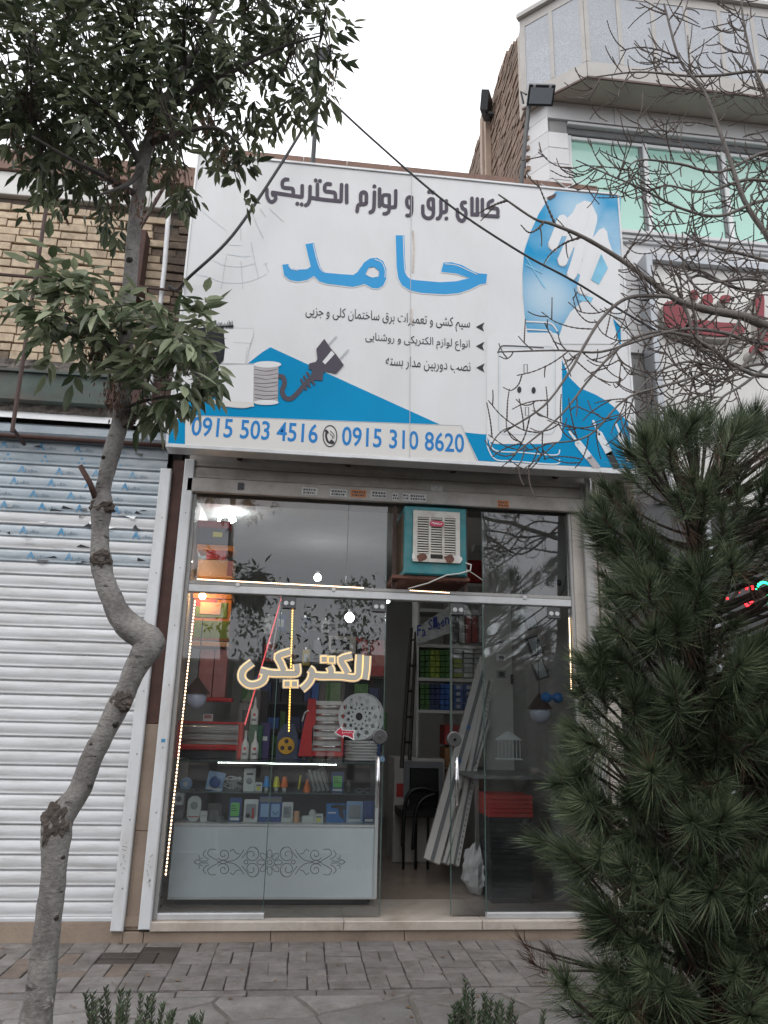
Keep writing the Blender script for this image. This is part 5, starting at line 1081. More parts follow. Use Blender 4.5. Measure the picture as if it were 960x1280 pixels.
# lower deck
t, x0, x1, z0, z1 = good('socket_box', 'white wall socket standing at the left end of the counter deck', (84, 490, 122, 605), YB, ZB, 'socket')
rslab(MB(), x0, x1, z0+(z1-z0)*.55, z1, YB, YB+.03, .006).build('plate', 'white_item', t, fixn=True); cx = (x0+x1)/2; MB().lathe((cx, YB-.003, z0+(z1-z0)*.77), [(.02, 0), (.024, .004), (.024, .01)], 16, 'y').build('well', 'grey_item', t); MB().lathe((cx, YB-.004, z0+.045), [(.03, 0), (.044, .008), (.044, .04)], 20, 'y').build('speaker', 'grey_item', t)
t, x0, x1, z0, z1 = good('door_chime', 'tall white rounded door chime on the counter deck', (140, 505, 194, 605), YB, ZB, 'door chime')
rslab(MB(), x0, x1, z0, z1, YB, YB+.035, .045, 6).build('body', 'white_item', t, fixn=True); MB().lathe(((x0+x1)/2, YB-.004, z0+(z1-z0)*.62), [(.026, 0), (.03, .003), (.03, .01)], 20, 'y').build('speaker', 'pack_grey', t); MB().box(x0+.012, x1-.012, YB-.002, YB-.0005, z0+.03, z0+.036).build('stripe', 'red_plastic', t)
t, x0, x1, z0, z1 = good('plug_adapter', 'small white plug adapter beside the door chime', (193, 562, 220, 604), YB-.02, ZB, 'adapter'); rslab(MB(), x0, x1, z0, z1, YB-.03, YB+.01, .008).build('body', 'white_item', t, fixn=True)
for s_ in (-.01, .01): MB().lathe(((x0+x1)/2+s_, YB-.032, (z0+z1)/2+.005), [(.004, 0), (.004, .003)], 8, 'y').build('hole', 'black_item', t)
t, x0, x1, z0, z1 = good('parts_bag', 'clear plastic bag of dark small parts on the counter deck', (222, 532, 276, 605), YB, ZB, 'bag')
rslab(MB(), x0, x1, z0, z1, YB-.012, YB+.012, .01).build('film', 'clear_bag', t, fixn=True); rslab(MB(), x0+.02, x1-.02, z0+.01, z0+(z1-z0)*.6, YB-.006, YB+.006, .01).build('parts', 'grey_item', t, fixn=True)
blister((308, 510, 356, 605), YB, ZB, 'green tester in a blue pack at the middle of the counter deck', 'pack_blue', 'lime')
t = blister((367, 517, 423, 608), YB-.02, ZB, 'white card pack with a small red tool on the counter deck', 'white_item', 'pack_grey', text=False)
q = ORG[t.name]; MB().lathe((q.x-.02, YB-.05, q.z+.05), [(.014, 0), (.017, .003), (.017, .008)], 12, 'y').build('knob', 'black_item', t); MB().box(q.x+.012, q.x+.026, YB-.05, YB-.044, q.z+.03, q.z+.11).build('handle', 'red_plastic', t)
t, x0, x1, z0, z1 = good('switch_pack', 'double blue switch pack at the middle of the counter deck', (427, 503, 518, 606), YB, ZB, 'package'); rslab(MB(), x0, x1, z0, z1, YB, YB+.006, .008).build('card', 'pack_blue', t, fixn=True)
MB().box(x0+.005, x1-.005, YB-.002, YB-.0005, z0+(z1-z0)*.76, z1-.008).build('header', 'grey_item', t)
for a, b in ((.08, .46), (.54, .92)): rslab(MB(), x0+(x1-x0)*a, x0+(x1-x0)*b, z0+(z1-z0)*.2, z0+(z1-z0)*.7, YB-.018, YB-.001, .006).build('switch', 'pack_paleblue', t, fixn=True)
ribbon(MB(), [(0, 0), (1, 1)], 1, lambda a, b: Vector((a, 0, b)), sm=False)
k = MB(); ribbon(k, [(x0+(x1-x0)*.62, z0+(z1-z0)*.42), (x0+(x1-x0)*.73, z0+(z1-z0)*.3), (x0+(x1-x0)*.86, z0+(z1-z0)*.42)], .006, lambda a, b: Vector((a, YB-.0195, b))); k.build('mark', 'pack_blue', t)
blister((519, 527, 563, 608), YB-.02, ZB, 'narrow white card pack beside the double blue switch pack', 'white_item', 'pack_grey')
t, x0, x1, z0, z1 = good('tape_roll', 'small beige roll standing on the counter deck', (565, 562, 589, 606), YB, ZB, 'roll'); w = (x1-x0)/2; MB().lathe(((x0+x1)/2, YB, z0), [(w, 0), (w, z1-z0), (w*.5, z1-z0), (w*.5, z1-z0-.01)], 18).build('roll', 'peach', t)
t, x0, x1, z0, z1 = good('adapter_stack', 'white adapters lying in a pile on the counter deck', (600, 560, 646, 613), YB, ZB, 'adapter'); rslab(MB(), x0, x1, z0, z0+(z1-z0)*.5, YB-.03, YB+.03, .006).build('adapter', 'white_item', t, fixn=True); MB().lathe((x1-.01, YB, z0+(z1-z0)*.52), [(.03, 0), (.03, .02), (.02, .04), (.008, .045)], 16).build('adapter', 'white_item', t)
def nightlight(r, Y, zb, label):
    t, x0, x1, z0, z1 = good('night_light', label, r, Y, zb, 'night light'); rslab(MB(), x0, x1, z0, z1, Y, Y+.03, .005).build('body', 'white_item', t, fixn=True); w, h = x1-x0, z1-z0
    MB().box(x0+w*.28, x1-w*.28, Y-.004, Y-.0005, z0+h*.15, z0+h*.5).build('panel', 'yellow_item', t); MB().box(x0+w*.2, x1-w*.2, Y-.003, Y-.0005, z0+h*.58, z0+h*.75).build('print', 'grey_item', t)
nightlight((648, 578, 684, 613), YB-.02, ZB, 'white night light with yellow panel on the counter deck')
t, x0, x1, z0, z1 = good('glue_gun_box', 'bright blue box with a black glue gun picture at the right of the counter deck', (697, 538, 773, 613), YB, ZB, 'box'); MB().bbox(x0, x1, YB, YB+.05, z0, z1, .002).build('carton', 'box_blue', t); w, h = x1-x0, z1-z0
k = MB(); k.poly([[(x0+w*a, YB-.001, z0+h*b) for a, b in ((.2, .9), (.25, .78), (.62, .74), (.68, .35), (.95, .12), (.9, .5), (.86, .62), (1, .75), (.98, .92), (.5, .97))]]); k.build('gun_picture', 'black_item', t); MB().box(x0+w*.08, x0+w*.5, YB-.0015, YB-.0005, z0+h*.48, z0+h*.56).build('print', 'white_item', t)
blister((777, 527, 843, 613), YB, ZB, 'pale grey blister pack with a device at the right of the counter deck', 'pack_paleblue', 'pack_grey', text=False)
blister((846, 525, 889, 613), YB, ZB, 'dark blue pack with white label at the right end of the counter deck', 'pack_blue', 'pack_blue', text=False)
# middle shelf
ZS = ZCM+.001
t, x0, x1, z0, z1 = good('round_thermostat', 'round pale blue dial on a stand at the left of the middle shelf', (110, 428, 158, 476), YA, ZS, 'dial'); c = ((x0+x1)/2, YA, (z0+z1)/2); MB().lathe(c, [(.03, 0), (.05, .01), (.05, .03)], 24, 'y').build('dial', 'pack_paleblue', t); MB().lathe((c[0], YA-.004, c[2]), [(.018, 0), (.02, .004)], 16, 'y').build('knob', 'white_item', t); MB().box(x0-.02, x1+.03, YA, YA+.05, z0, z0+.006).build('stand', 'grey_item', t)
t = blister((214, 402, 283, 478), YA-.02, ZS, 'tilted pale blue timer pack on the middle shelf', 'pack_paleblue', 'pack_paleblue', text=False); q = ORG[t.name]; t.rotation_euler = (0, R(9), 0); MB().lathe((q.x, YA-.06, q.z+.07), [(.03, 0), (.044, .006), (.044, .014)], 20, 'y').build('dial', 'pack_blue', t)
t, x0, x1, z0, z1 = good('cable_bag', 'clear bag of white cables on the middle shelf', (282, 425, 362, 484), YA, ZS, 'bag'); rslab(MB(), x0, x1, z0, z0+(z1-z0)*.75, YA-.02, YA+.02, .03).build('film', 'clear_bag', t, fixn=True)
k = MB(); rnd = random.Random(2)
for i in range(5): k.tube(smooth_path([(rnd.uniform(x0, x1), YA+rnd.uniform(-.015, .015), rnd.uniform(z0+.01, z1)) for _ in range(6)], 5), .0045, 6)
k.build('cable', 'white_item', t, smooth=True)
t, x0, x1, z0, z1 = good('wall_timer', 'tall white wall timer on the middle shelf', (366, 395, 412, 486), YA-.02, ZS, 'timer'); rslab(MB(), x0, x1, z0, z1, YA-.03, YA+.01, .01).build('body', 'white_item', t, fixn=True); MB().lathe(((x0+x1)/2, YA-.036, z0+(z1-z0)*.45), [(.02, 0), (.026, .004), (.026, .008)], 18, 'y').build('dial', 'pack_grey', t); MB().box(x0+.02, x1-.02, YA-.033, YA-.0305, z1-.05, z1-.035).build('display', 'black_item', t)
nightlight((411, 452, 440, 488), YA-.02, ZS, 'white night light with yellow panel beside the tall timer')
for x_, c_, nm in ((458, 'blue_item', 'blue'), (497, 'yellow_item', 'yellow'), (529, 'orange_item', 'orange')):
    t, x0, x1, z0, z1 = good('toy_lamp', f'tiny {nm} shaded lamp on the middle shelf', (x_-15, 428, x_+15, 488), YA-.02, ZS, 'lamp', grp='three tiny shaded lamps'); w = (x1-x0)/2; h = z1-z0; c = ((x0+x1)/2, YA-.02, z0)
    MB().lathe(c, [(w, h*.3), (w*.98, h*.34), (w*.58, h*.98), (w*.5, h)], 18).build('shade', c_, t, smooth=False); MB().lathe(c, [(.006, h*.30), (.012, h*.28), (.018, h*.18), (.016, h*.07), (.012, 0)][::-1], 16).build('base', 'white_item', t, smooth=True)
t, x0, x1, z0, z1 = good('pliers_pack', 'black pack with a yellow tool on the middle shelf', (572, 412, 602, 488), YA, ZS, 'package'); rslab(MB(), x0, x1, z0, z1, YA, YA+.006, .006).build('card', 'black_item', t, fixn=True); MB().tube([((x0+x1)/2, YA-.01, z0+.02), ((x0+x1)/2+.012, YA-.01, z1-.02)], .007, 8).build('tool', 'yellow_item', t)
t, x0, x1, z0, z1 = good('orange_cap', 'small orange cone on the middle shelf', (605, 440, 634, 490), YA, ZS, 'cone'); w = (x1-x0)/2; MB().lathe(((x0+x1)/2, YA, z0), [(w, 0), (w, .02), (w*.55, (z1-z0)*.7), (w*.3, z1-z0)], 16).build('cone', 'orange_item', t)
t, x0, x1, z0, z1 = good('bulb_bag', 'slanted clear bag of four slim tubes on the middle shelf', (612, 385, 716, 490), YA-.02, ZS, 'bag')
for i in range(4): MB().tube([(x0+.03+.036*i, YA-.03, z1-.03-.005*i), (x0+.085+.036*i, YA-.02, z0+.012)], .012, 10).build('tube', 'white_item', t, smooth=True)
k = MB(); k.prism([(x0, YA-.05, z1-.06), (x1-.06, YA-.05, z1), (x1, YA-.05, z0+.02), (x0+.07, YA-.05, z0)], (0, .05, 0)); k.build('film', 'clear_bag', t, fixn=True)
blister((717, 407, 766, 488), YA, ZS, 'green tester in a blue pack at the right of the middle shelf', 'pack_blue', 'lime')
t, x0, x1, z0, z1 = good('glass_bulb', 'clear glass bulb at the right of the middle shelf', (768, 450, 803, 490), YA, ZS, 'bulb'); MB().lathe(((x0+x1)/2, YA, z0), [(.012, 0), (.013, .02), (.03, .045), (.033, .065), (.025, .088), (.005, .1)], 16).build('glass', 'bulb_glass', t, smooth=True); MB().lathe(((x0+x1)/2, YA, z0), [(.011, -.0005), (.011, .019)], 12).build('cap', 'steel_dull', t)
t, x0, x1, z0, z1 = good('spectacles', 'pair of safety glasses lying at the right end of the middle shelf', (808, 478, 882, 492), YA-.03, ZS, 'glasses')
for s_ in (0, 1): cx = x0+(x1-x0)*(.27+.46*s_); MB().tube([(cx+.03*math.cos(i*.628), YA-.03, z0+.018+.016*math.sin(i*.628)) for i in range(11)], .003, 5, cap=False).build('lens_rim', 'grey_item', t); MB().tube([(cx+(.03 if s_ else -.03), YA-.03, z0+.02), (cx+(.03 if s_ else -.03), YA+.06, z0+.01)], .003, 5).build('temple', 'grey_item', t)
# on the counter top
ZT = ZCT+.002; YT = CY0+.2; GT = 'goods standing on the counter top'
t, x0, x1, z0, z1 = good('quartz_heater', 'low red quartz heater lying on the left of the counter top', (96, 205, 363, 352), YT, ZT, 'heater', grp=GT); w, h = x1-x0, z1-z0
MB().bbox(x1-w*.075, x1, YT-.02, YT+.14, z0, z1, .012).build('end_panel', 'red_plastic', t); MB().bbox(x0, x0+w*.05, YT-.02, YT+.14, z0, z1, .012).build('end_panel', 'red_plastic', t); MB().bbox(x0+w*.051, x1-w*.076, YT-.03, YT+.12, z0+h*.22, z0+h*.37, .01).build('front_bar', 'red_plastic', t)
MB().box(x0+w*.051, x1-w*.076, YT+.08, YT+.1, z0+h*.38, z1-.02).build('reflector', 'heater_metal', t); MB().box(x0+w*.051, x1-w*.076, YT-.0, YT+.1, z1-.018, z1).build('top_bar', 'red_plastic', t)
for i in range(2): MB().tube([(x0+w*.06, YT+.04, z0+h*(.52+.2*i)), (x1-w*.08, YT+.04, z0+h*(.52+.2*i))], .016, 12).build('quartz_tube', 'heater_tube', t, smooth=True)
for i in range(5): MB().tube([(x0+w*.06, YT-.01, z0+h*(.42+.11*i)), (x1-w*.08, YT-.01, z0+h*(.42+.11*i))], .003, 6).build('guard_wire', 'chrome', t)
textmb('9 · VITO', (0, YT-.031, 0), (1, 0, 0), (0, 0, 1), x0+w*.56, x0+w*.82, z0+h*.27, h*.055, .01, 1).build('lettering', 'black_item', t); MB().box(x0+.02, x1-.02, YT+.02, YT+.1, z0+.001, z0+h*.2).build('underside', 'black_item', t)
t, x0, x1, z0, z1 = good('price_card', 'small white and red card standing on the red heater', (203, 175, 243, 205), YT+.03, ORG[t.name].z+h+.001, 'card', grp=GT); MB().box(x0, x1, YT+.03, YT+.035, z0, z1).build('card', 'white_item', t); MB().box(x0+.01, x1-.01, YT+.028, YT+.0295, z0+(z1-z0)*.4, z1-.008).build('print', 'print_pink', t)
t = thing('bottle_stand', P(407, 955, YT), 'green stepped stand holding the glue bottles', 'stand', GT)
x0, x1, z0, z1 = rc(*Z4(383, 240), *Z4(440, 352), YT+.08); zst = z0+(z1-z0)*.88; MB().bbox(x0, x1, YT+.06, YT+.16, ZT, ZT+.27, .006).build('step', 'green_plastic', t); MB().bbox(x0+.01, x1+.03, YT+.165, YT+.22, ZT, ZT+.56, .006).build('back', 'panel_dark', t)
for cx_, zb_, lab in ((372, ZT, 'glue bottle at the left on the counter top'), (411, ZT, 'glue bottle at the right on the counter top'), (408, ZT+.272, 'glue bottle on top of the green stand')):
    p = P(*Z4(cx_, 330), YT); y_ = YT if zb_ == ZT else YT+.09; x_ = P(*Z4(cx_, 300 if zb_ == ZT else 200), y_).x
    t = thing('glue_bottle', (x_, y_, zb_), 'small white '+lab, 'bottle', 'white glue bottles'); MB().lathe((x_, y_, zb_), [(.030, 0), (.033, .006), (.033, .105), (.028, .125), (.014, .145), (.013, .16)], 18).build('body', 'glue_white', t, smooth=True)
    MB().lathe((x_, y_, zb_), [(.011, .161), (.009, .19), (.004, .225)], 12).build('nozzle', 'white_item', t, smooth=True); MB().box(x_-.02, x_+.02, y_-.0345, y_-.0335, zb_+.065, zb_+.1).build('label', 'white_item', t); MB().box(x_-.01, x_+.012, y_-.0352, y_-.0348, zb_+.072, zb_+.092).build('logo', 'red_plastic', t); MB().box(x_-.02, x_+.02, y_-.0352, y_-.0346, zb_+.03, zb_+.05).build('print', 'grey_item', t)
t, x0, x1, z0, z1 = good('purple_pack', 'purple and white pack standing behind the glue bottles', (430, 205, 470, 348), YT+.1, ZT, 'package', grp=GT); MB().bbox(x0, x1, YT+.1, YT+.14, z0, z1, .003).build('carton', 'purple_pack', t); MB().box(x0+.01, x1-.02, YT+.098, YT+.0995, z0+(z1-z0)*.5, z0+(z1-z0)*.62).build('label', 'white_item', t)
t, x0, x1, z0, z1 = good('tool_bag', 'blue bag with a round yellow label on the counter top', (498, 210, 586, 352), YT+.05, ZT, 'bag', grp=GT); k = MB(); k.prism([(x, YT+.05, z) for x, z in ((x0, z0), (x1, z0), (x1-.01, z0+(z1-z0)*.7), (x1-.05, z1), (x0+.05, z1), (x0+.005, z0+(z1-z0)*.7))], (0, .07, 0)); k.build('sack', 'bag_blue', t, fixn=True)
c = P(*Z4(537, 295), YT+.04); MB().lathe((c.x, YT+.03, c.z), [(.066, 0), (.07, .004), (.07, .018)], 24, 'y').build('disc', 'tape_yellow', t)
for i in range(3): a = i*2.094+1.57; MB().lathe((c.x+.036*math.cos(a), YT+.0285, c.z+.036*math.sin(a)), [(.016, 0), (.018, .001)], 12, 'y').build('mark', 'cap_brown', t)
t, x0, x1, z0, z1 = good('standing_heater', 'upright red heater with chrome bars on the counter top', (590, 103, 768, 348), YT, ZT, 'heater', grp=GT); w, h = x1-x0, z1-z0
k = MB(); k.prism([(x0+w*a, YT-.02, z0+h*b) for a, b in ((.0, .06), (.30, .06), (.28, .5), (.36, .62), (.34, 1), (.17, 1), (.13, .7), (.08, .5))], (0, .16, 0)); k.build('side_panel', 'red_plastic', t, fixn=True); MB().bbox(x1-w*.05, x1, YT-.02, YT+.14, z0+h*.06, z1-h*.04, .01).build('end_panel', 'red_plastic', t); MB().bbox(x0+w*.3, x1-w*.051, YT-.02, YT+.14, z0+h*.06, z0+h*.14, .006).build('base_bar', 'red_plastic', t)
MB().box(x0+w*.32, x1-w*.052, YT+.06, YT+.08, z0+h*.15, z1-h*.03).build('reflector', 'heater_metal', t); MB().box(x0+w*.4, x1-w*.2, YT-.0225, YT-.0205, z0+h*.07, z0+h*.13).build('name_plate', 'print_pink', t)
for i in range(6): MB().tube([(x0+w*.33, YT+.02, z0+h*(.22+.13*i)), (x1-w*.055, YT+.02, z0+h*(.22+.13*i))], .017 if i % 2 else .01, 10).build('bar', 'heater_metal' if i % 2 else 'chrome', t, smooth=True)
for a in (.12, .3, .7, .92): MB().box(x0+w*a-.012, x0+w*a+.012, YT, YT+.1, z0, z0+h*.058).build('foot', 'black_item', t)
MB().tube(smooth_path([(x0+w*.05, YT-.03, z0+h*.62), (x0+w*.1, YT-.05, z0+h*.76), (x0+w*.18, YT-.03, z0+h*.8)], 5), .006, 6).build('handle', 'white_item', t, smooth=True)
# perforated cable reel
t = thing('cable_reel', P(452, 953, YT), 'white perforated cable reel standing on coils at the right of the counter top', 'cable reel', GT)
cz = P(*Z4(828, 178), YT-.02); RR = abs(P(*Z4(828, 85), YT).z-P(*Z4(828, 272), YT).z)/2; RX = RR*.92
def disc_holes(cx, cy, cz, rx, rz, yy):
    circ = lambda a, k: (cx+rx*k*math.cos(a), cz+rz*k*math.sin(a)); outer = [circ(2*math.pi*i/40, 1) for i in range(40)]; holes = [[circ(-2*math.pi*i/14, .17) for i in range(14)]]
    for kk, n, d, off in ((.36, 12, .045, 0), (.54, 12, .085, .5), (.78, 12, .12, 0)):
        for i in range(n):
            a = (i+off)*2*math.pi/n; da = d/kk; holes.append([circ(a, kk-d), circ(a-da, kk), circ(a, kk+d), circ(a+da, kk)])
    return [outer]+holes
fillmb(disc_holes(0, 0, 0, RX, RR, 0), lambda x, y: Vector((cz.x+x, YT-.03, cz.z+y))).build('flange', 'white_item', t); fillmb(disc_holes(0, 0, 0, RX, RR, 0), lambda x, y: Vector((cz.x+.05+x, YT+.12, cz.z+y))).build('flange', 'white_item', t)
MB().lathe((cz.x, YT-.028, cz.z), [(RR*.45, 0), (RR*.45, .145)], 24, 'y').build('cable_winding', 'panel_dark', t); MB().lathe((cz.x, YT-.026, cz.z), [(RR*.20, 0), (RR*.20, .14)], 16, 'y').build('hub', 'panel_dark', t)
MB().tube([(cz.x+.05+RX*1.005*math.cos(a), YT+.12, cz.z+RR*1.005*math.sin(a)) for a in [2*math.pi*i/40 for i in range(41)]], .006, 6, cap=False).build('rim', 'white_item', t)
t = thing('cable_coils', P(452, 954, YT), 'stack of white cable coils under the perforated reel', 'cable coil', GT); x0, x1, z0, z1 = rc(*Z4(770, 272), *Z4(905, 358), YT)
for i in range(7): zz = ZT+(cz.z-RR-ZT-.005)*(i+.5)/7; rr_ = (cz.z-RR-ZT)/14; cx, rx = (x0+x1)/2+rnd.uniform(-.006, .006), (x1-x0)/2; MB().tube([(cx+(rx-rr_)*math.cos(2*math.pi*j/28), YT+.06+.09*math.sin(2*math.pi*j/28), zz) for j in range(29)], rr_*.98, 8, cap=False).build('coil', 'coil_white', t, smooth=True)
tag(MB().lathe(P(*Z4(915, 348), CY0+.05)+Vector((0, 0, -.02)), [(.03, 0), (.036, .01), (.034, .03), (.02, .04)], 16).build('door_knob_pack', 'pack_paleblue'), 'small pale knob at the right corner of the counter top', 'knob')
# ---- left display shelves
ls = thing('wall_shelf', (-.75, .9, 1.7), 'orange framed shelf unit with pictures in the left of the window', 'shelf')
Yl = .75
def pbox(u0, v0, u1, v1, Y, d, m, name, t): x0, x1, z0, z1 = rc(u0, v0, u1, v1, Y); return MB().bbox(x0, x1, Y, Y+d, z0, z1, .004).build(name, m, t)
pbox(246, 681, 293, 687, Yl, .3, 'frame_orange', 'shelf', ls); pbox(241, 741, 290, 748, Yl, .3, 'frame_orange', 'shelf', ls); pbox(238, 802, 286, 808, Yl, .3, 'peach', 'shelf', ls)
pf = pbox(240, 749, 288, 800, Yl+.02, .02, 'frame_orange', 'picture_frame', ls); pbox(244, 753, 284, 772, Yl+.012, .006, 'print_green', 'picture', pf); pbox(242, 776, 286, 798, Yl+.012, .006, 'print_green', 'picture', pf); pbox(244, 749.5, 270, 758, Yl+.006, .005, 'print_red', 'picture', pf)
pbox(250, 753, 276, 768, Yl+.004, .004, 'peach', 'picture', pf)
t = thing('radio', P(265, 680, Yl), 'black radio like box with a cream label on the upper left shelf', 'device'); pbox(247, 660, 286, 680, Yl+.02, .2, 'black_item', 'case', t); pbox(266, 665, 278, 671, Yl+.015, .004, 'yellow_item', 'label', t); pbox(247, 651, 288, 660, Yl+.03, .18, 'print_red', 'lid', t)
t = thing('peach_box', P(268, 722, Yl), 'peach coloured carton on the left shelf above the transom', 'box'); pbox(247, 700, 292, 721, Yl+.02, .2, 'peach', 'carton', t); pbox(284, 701, 291, 720, Yl+.015, .004, 'print_pink', 'print', t)
t = thing('red_cloth_box', P(268, 695, Yl), 'red box hanging under the upper left shelf', 'box'); pbox(258, 687, 283, 699, Yl+.02, .15, 'print_red', 'carton', t)
t = thing('pink_box', P(270, 878, Yl), 'pair of tall pinkish boxes standing in the left of the window', 'box')
for a, b in ((248, 266), (267, 283)): pbox(a, 812, b, 872, Yl+.02, .15, 'print_pink', 'carton', t)
pbox(243, 872, 290, 877, Yl, .2, 'red_plastic', 'tray', t)
def globe_lamp(u, v, Y, r, label, cone=True):
    c = P(u, v, Y); t = thing('globe_lamp', c, label, 'lamp'); pr = [(.01, -r)]+[(r*math.cos(R(a)), r*math.sin(R(a))) for a in range(-75, 80, 15)]; MB().lathe(c, pr, 24).build('globe', 'globe_white', t, smooth=True)
    MB().lathe(c+Vector((0, 0, r*.35)), [(r*1.25, 0), (r*1.2, .01), (r*.5, r*1.0), (r*.1, r*1.5)], 16).build('cap', 'cap_brown', t); MB().tube([c+Vector((0, 0, r*1.5)), c+Vector((0, 0, r*1.5+.5))], .005, 6).build('cord', 'black_item', t)
globe_lamp(245, 872, .25, .085, 'white globe lamp with a brown cap hanging in the left of the window'); globe_lamp(675, 891, .25, .085, 'white globe lamp with a dark cap hanging beside the blue bow')
# lit lamps, and globes standing in for reflected ones
def tubelamp(a, b, r, label, m_='tube_lit', name='lit_tube_lamp'):
    t = thing(name, a, label, 'lamp'); a, b = Vector(a), Vector(b); MB().tube([a, b], r, 10).build('tube', m_, t, smooth=True); d = (b-a).normalized(); MB().tube([b, b+d*.05], r*1.1, 10).build('cap', 'white_item', t)
tubelamp(P(292, 652, 1.1), P(280, 630, 1.1), .03, 'bright white lit lamp near the ceiling at the upper left'); tubelamp(P(274, 652, 1.3), P(274, 618, 1.3), .012, 'thin lit tube at the upper left'); tubelamp(P(236, 704, .6), P(229, 688, .6), .034, 'bright white lit lamp at the left end of the shelf')
def bulb(u, v, Y, r, m_, label): c = P(u, v, Y); t = thing('lit_bulb', c, label, 'lamp'); MB().lathe(c, [(r*math.cos(R(a)), r*math.sin(R(a))) for a in range(-85, 90, 17)], 16).build('glass', m_, t, smooth=True); MB().lathe(c+Vector((0, 0, r*.95)), [(r*.5, 0), (r*.4, r*.8)], 12).build('socket', 'white_item', t)
bulb(253, 745, .62, .03, 'bulb_warm', 'small warm lit bulb under the left shelf'); bulb(397, 722, 2.2, .04, 'bulb_white', 'white globe standing in for a reflected lamp above the transom'); bulb(437, 772, 2.2, .05, 'bulb_white', 'white globe standing in for a reflected lamp below the transom over the glowing word'); bulb(484, 751, .1, .022, 'bulb_white', 'small lit bulb at the top of the doorway')  # the two deep white bulbs are added in place of lamp reflections
# ---- back of the window: wire grid and dim goods
gp = thing('wire_grid_panel', P(400, 940, 1.5), 'dark wire grid panel behind the window display', 'display panel'); x0, x1, z0, z1 = rc(318, 748, 482, 940, 1.5); MB().box(x0, x1, 1.56, 1.58, z0, ZT0-.1).build('backboard', 'panel_dark', gp)
k = MB(); n = 46
for i in range(n+1): x = x0+(x1-x0)*i/n; k.box(x-.0025, x+.0025, 1.545, 1.55, z0, ZT0-.1)
for i in range(58): z = z0+(ZT0-.1-z0)*i/57; k.box(x0, x1, 1.551, 1.556, z-.0025, z+.0025)
cm('wire_dark', (62, 62, 64), .5); tag(k.build('wires', 'wire_dark', gp), kind='stuff')
for i in range(3): x = x0+(x1-x0)*(.3+.3*i); MB().box(x-.02, x+.02, 1.52, 1.544, z0, ZT0-.1).build('upright', 'steel_brown', gp)
t = thing('desk_fan', P(460, 800, 1.3), 'dim round desk fan behind the glowing word', 'fan'); c = P(462, 783, 1.3)
MB().tube([c+Vector((.13*math.cos(i*.2618), 0, .13*math.sin(i*.2618))) for i in range(25)], .005, 6, cap=False).build('guard_ring', 'grey_item', t)
for i in range(8): a = i*math.pi/8; MB().tube([c+Vector((.13*math.cos(a), -.01, .13*math.sin(a))), c-Vector((.13*math.cos(a), .01, .13*math.sin(a)))], .002, 4).build('guard_wire', 'grey_item', t)
for i in range(3): a = i*2.094; MB().obox(c+Vector((.055*math.cos(a), .02, .055*math.sin(a))), (math.cos(a), 0, math.sin(a)), (0, 1, .3), (-math.sin(a), .3, math.cos(a)), .05, .003, .03).build('blade', 'panel_dark', t)
MB().tube([c-Vector((0, 0, .13)), c-Vector((0, 0, .5))], .012, 8).build('stem', 'grey_item', t)
t = thing('appliance_carton', P(428, 800, 1.3), 'dim white carton with a dark picture behind the glowing word', 'box'); pbox(411, 795, 445, 817, 1.3, .15, 'carton', 'carton', t); pbox(414, 799, 437, 812, 1.29, .005, 'panel_dark', 'picture', t); k = MB(); ribbon(k, [(446, 797), (449, 803), (453, 797)], 2, lambda u, v: P(u, v, 1.29), sm=False); k.build('letter', 'print_red', t)
t = thing('red_carton', P(465, 850, 1.3), 'dim dark red carton behind the glowing word', 'box'); pbox(452, 800, 482, 845, 1.32, .15, 'bx_red', 'carton', t)
bs_ = thing('back_shelf', P(400, 940, 1.2), 'dim shelf of mixed cartons behind the counter top goods', 'shelf')
rnd = random.Random(9)
for v in (878, 912, 945):
    x0, x1, z0, z1 = rc(300, v, 480, v+3, 1.2); MB().box(x0, x1, 1.2, 1.45, z0, z1).build('board', 'dark_wood', bs_)
    u = 302
    while u < 474: w = rnd.uniform(8, 20); pbox(u, v-rnd.uniform(14, 26), u+w-1, v-.3, 1.22, .15, rnd.choice(['bx_navy', 'bx_green', 'bx_white', 'panel_dark', 'bx_blue', 'panel_dark']), 'carton', bs_); u += w
# ---- right side: shelving, banner, trunking, chair
Yr = 2.3
sr = thing('goods_shelf', P(565, 900, Yr), 'tall shelf of small green, white and blue boxes seen through the doorway', 'shelf')
for v in (762, 806, 848, 888):
    x0, x1, z0, z1 = rc(522, v, 607, v+4, Yr); MB().box(x0, x1, Yr, Yr+.4, z0, z1).build('board', 'shelf_white', sr)
for u in (521, 563, 607): x0, x1, z0, z1 = rc(u, 740, u+2.5, 950, Yr); MB().box(x0, x1, Yr-.003, Yr+.4, z0, z1).build('upright', 'shelf_white', sr)
rnd = random.Random(12)
for v1, v0, cols in ((848, 812, ('bx_green', 'bx_lime', 'bx_green')), (888, 854, ('bx_green', 'bx_navy', 'bx_blue'))):
    nrow = 5
    for r_ in range(nrow):
        for c in range(6): u = 525+c*6.3; va = v0+(v1-v0)*r_/nrow; pbox(u, va+.6, u+5.8, va+(v1-v0)/nrow-.1, Yr+.03+rnd.uniform(0, .02), .2, cols[min(2, c//2)], 'small_box', sr)
for r_ in range(6):
    for c in range(3): u = 567+c*13; va = 811+36*r_/6; pbox(u, va+.6, u+11, va+5.7, Yr+.02+rnd.uniform(0, .02), .2, rnd.choice(['bx_white', 'bx_white', 'bx_lime']), 'small_box', sr)
for r_ in range(4):
    for c in range(3):
        u = 567+c*13; va = 855+32*r_/4; o = pbox(u, va+.6, u+12, va+7.8, Yr+.02, .2, 'bx_blue', 'small_box', sr); pbox(u+3.5, va+2, u+8.5, va+6.2, Yr+.015, .004, 'bx_white', 'label', o)
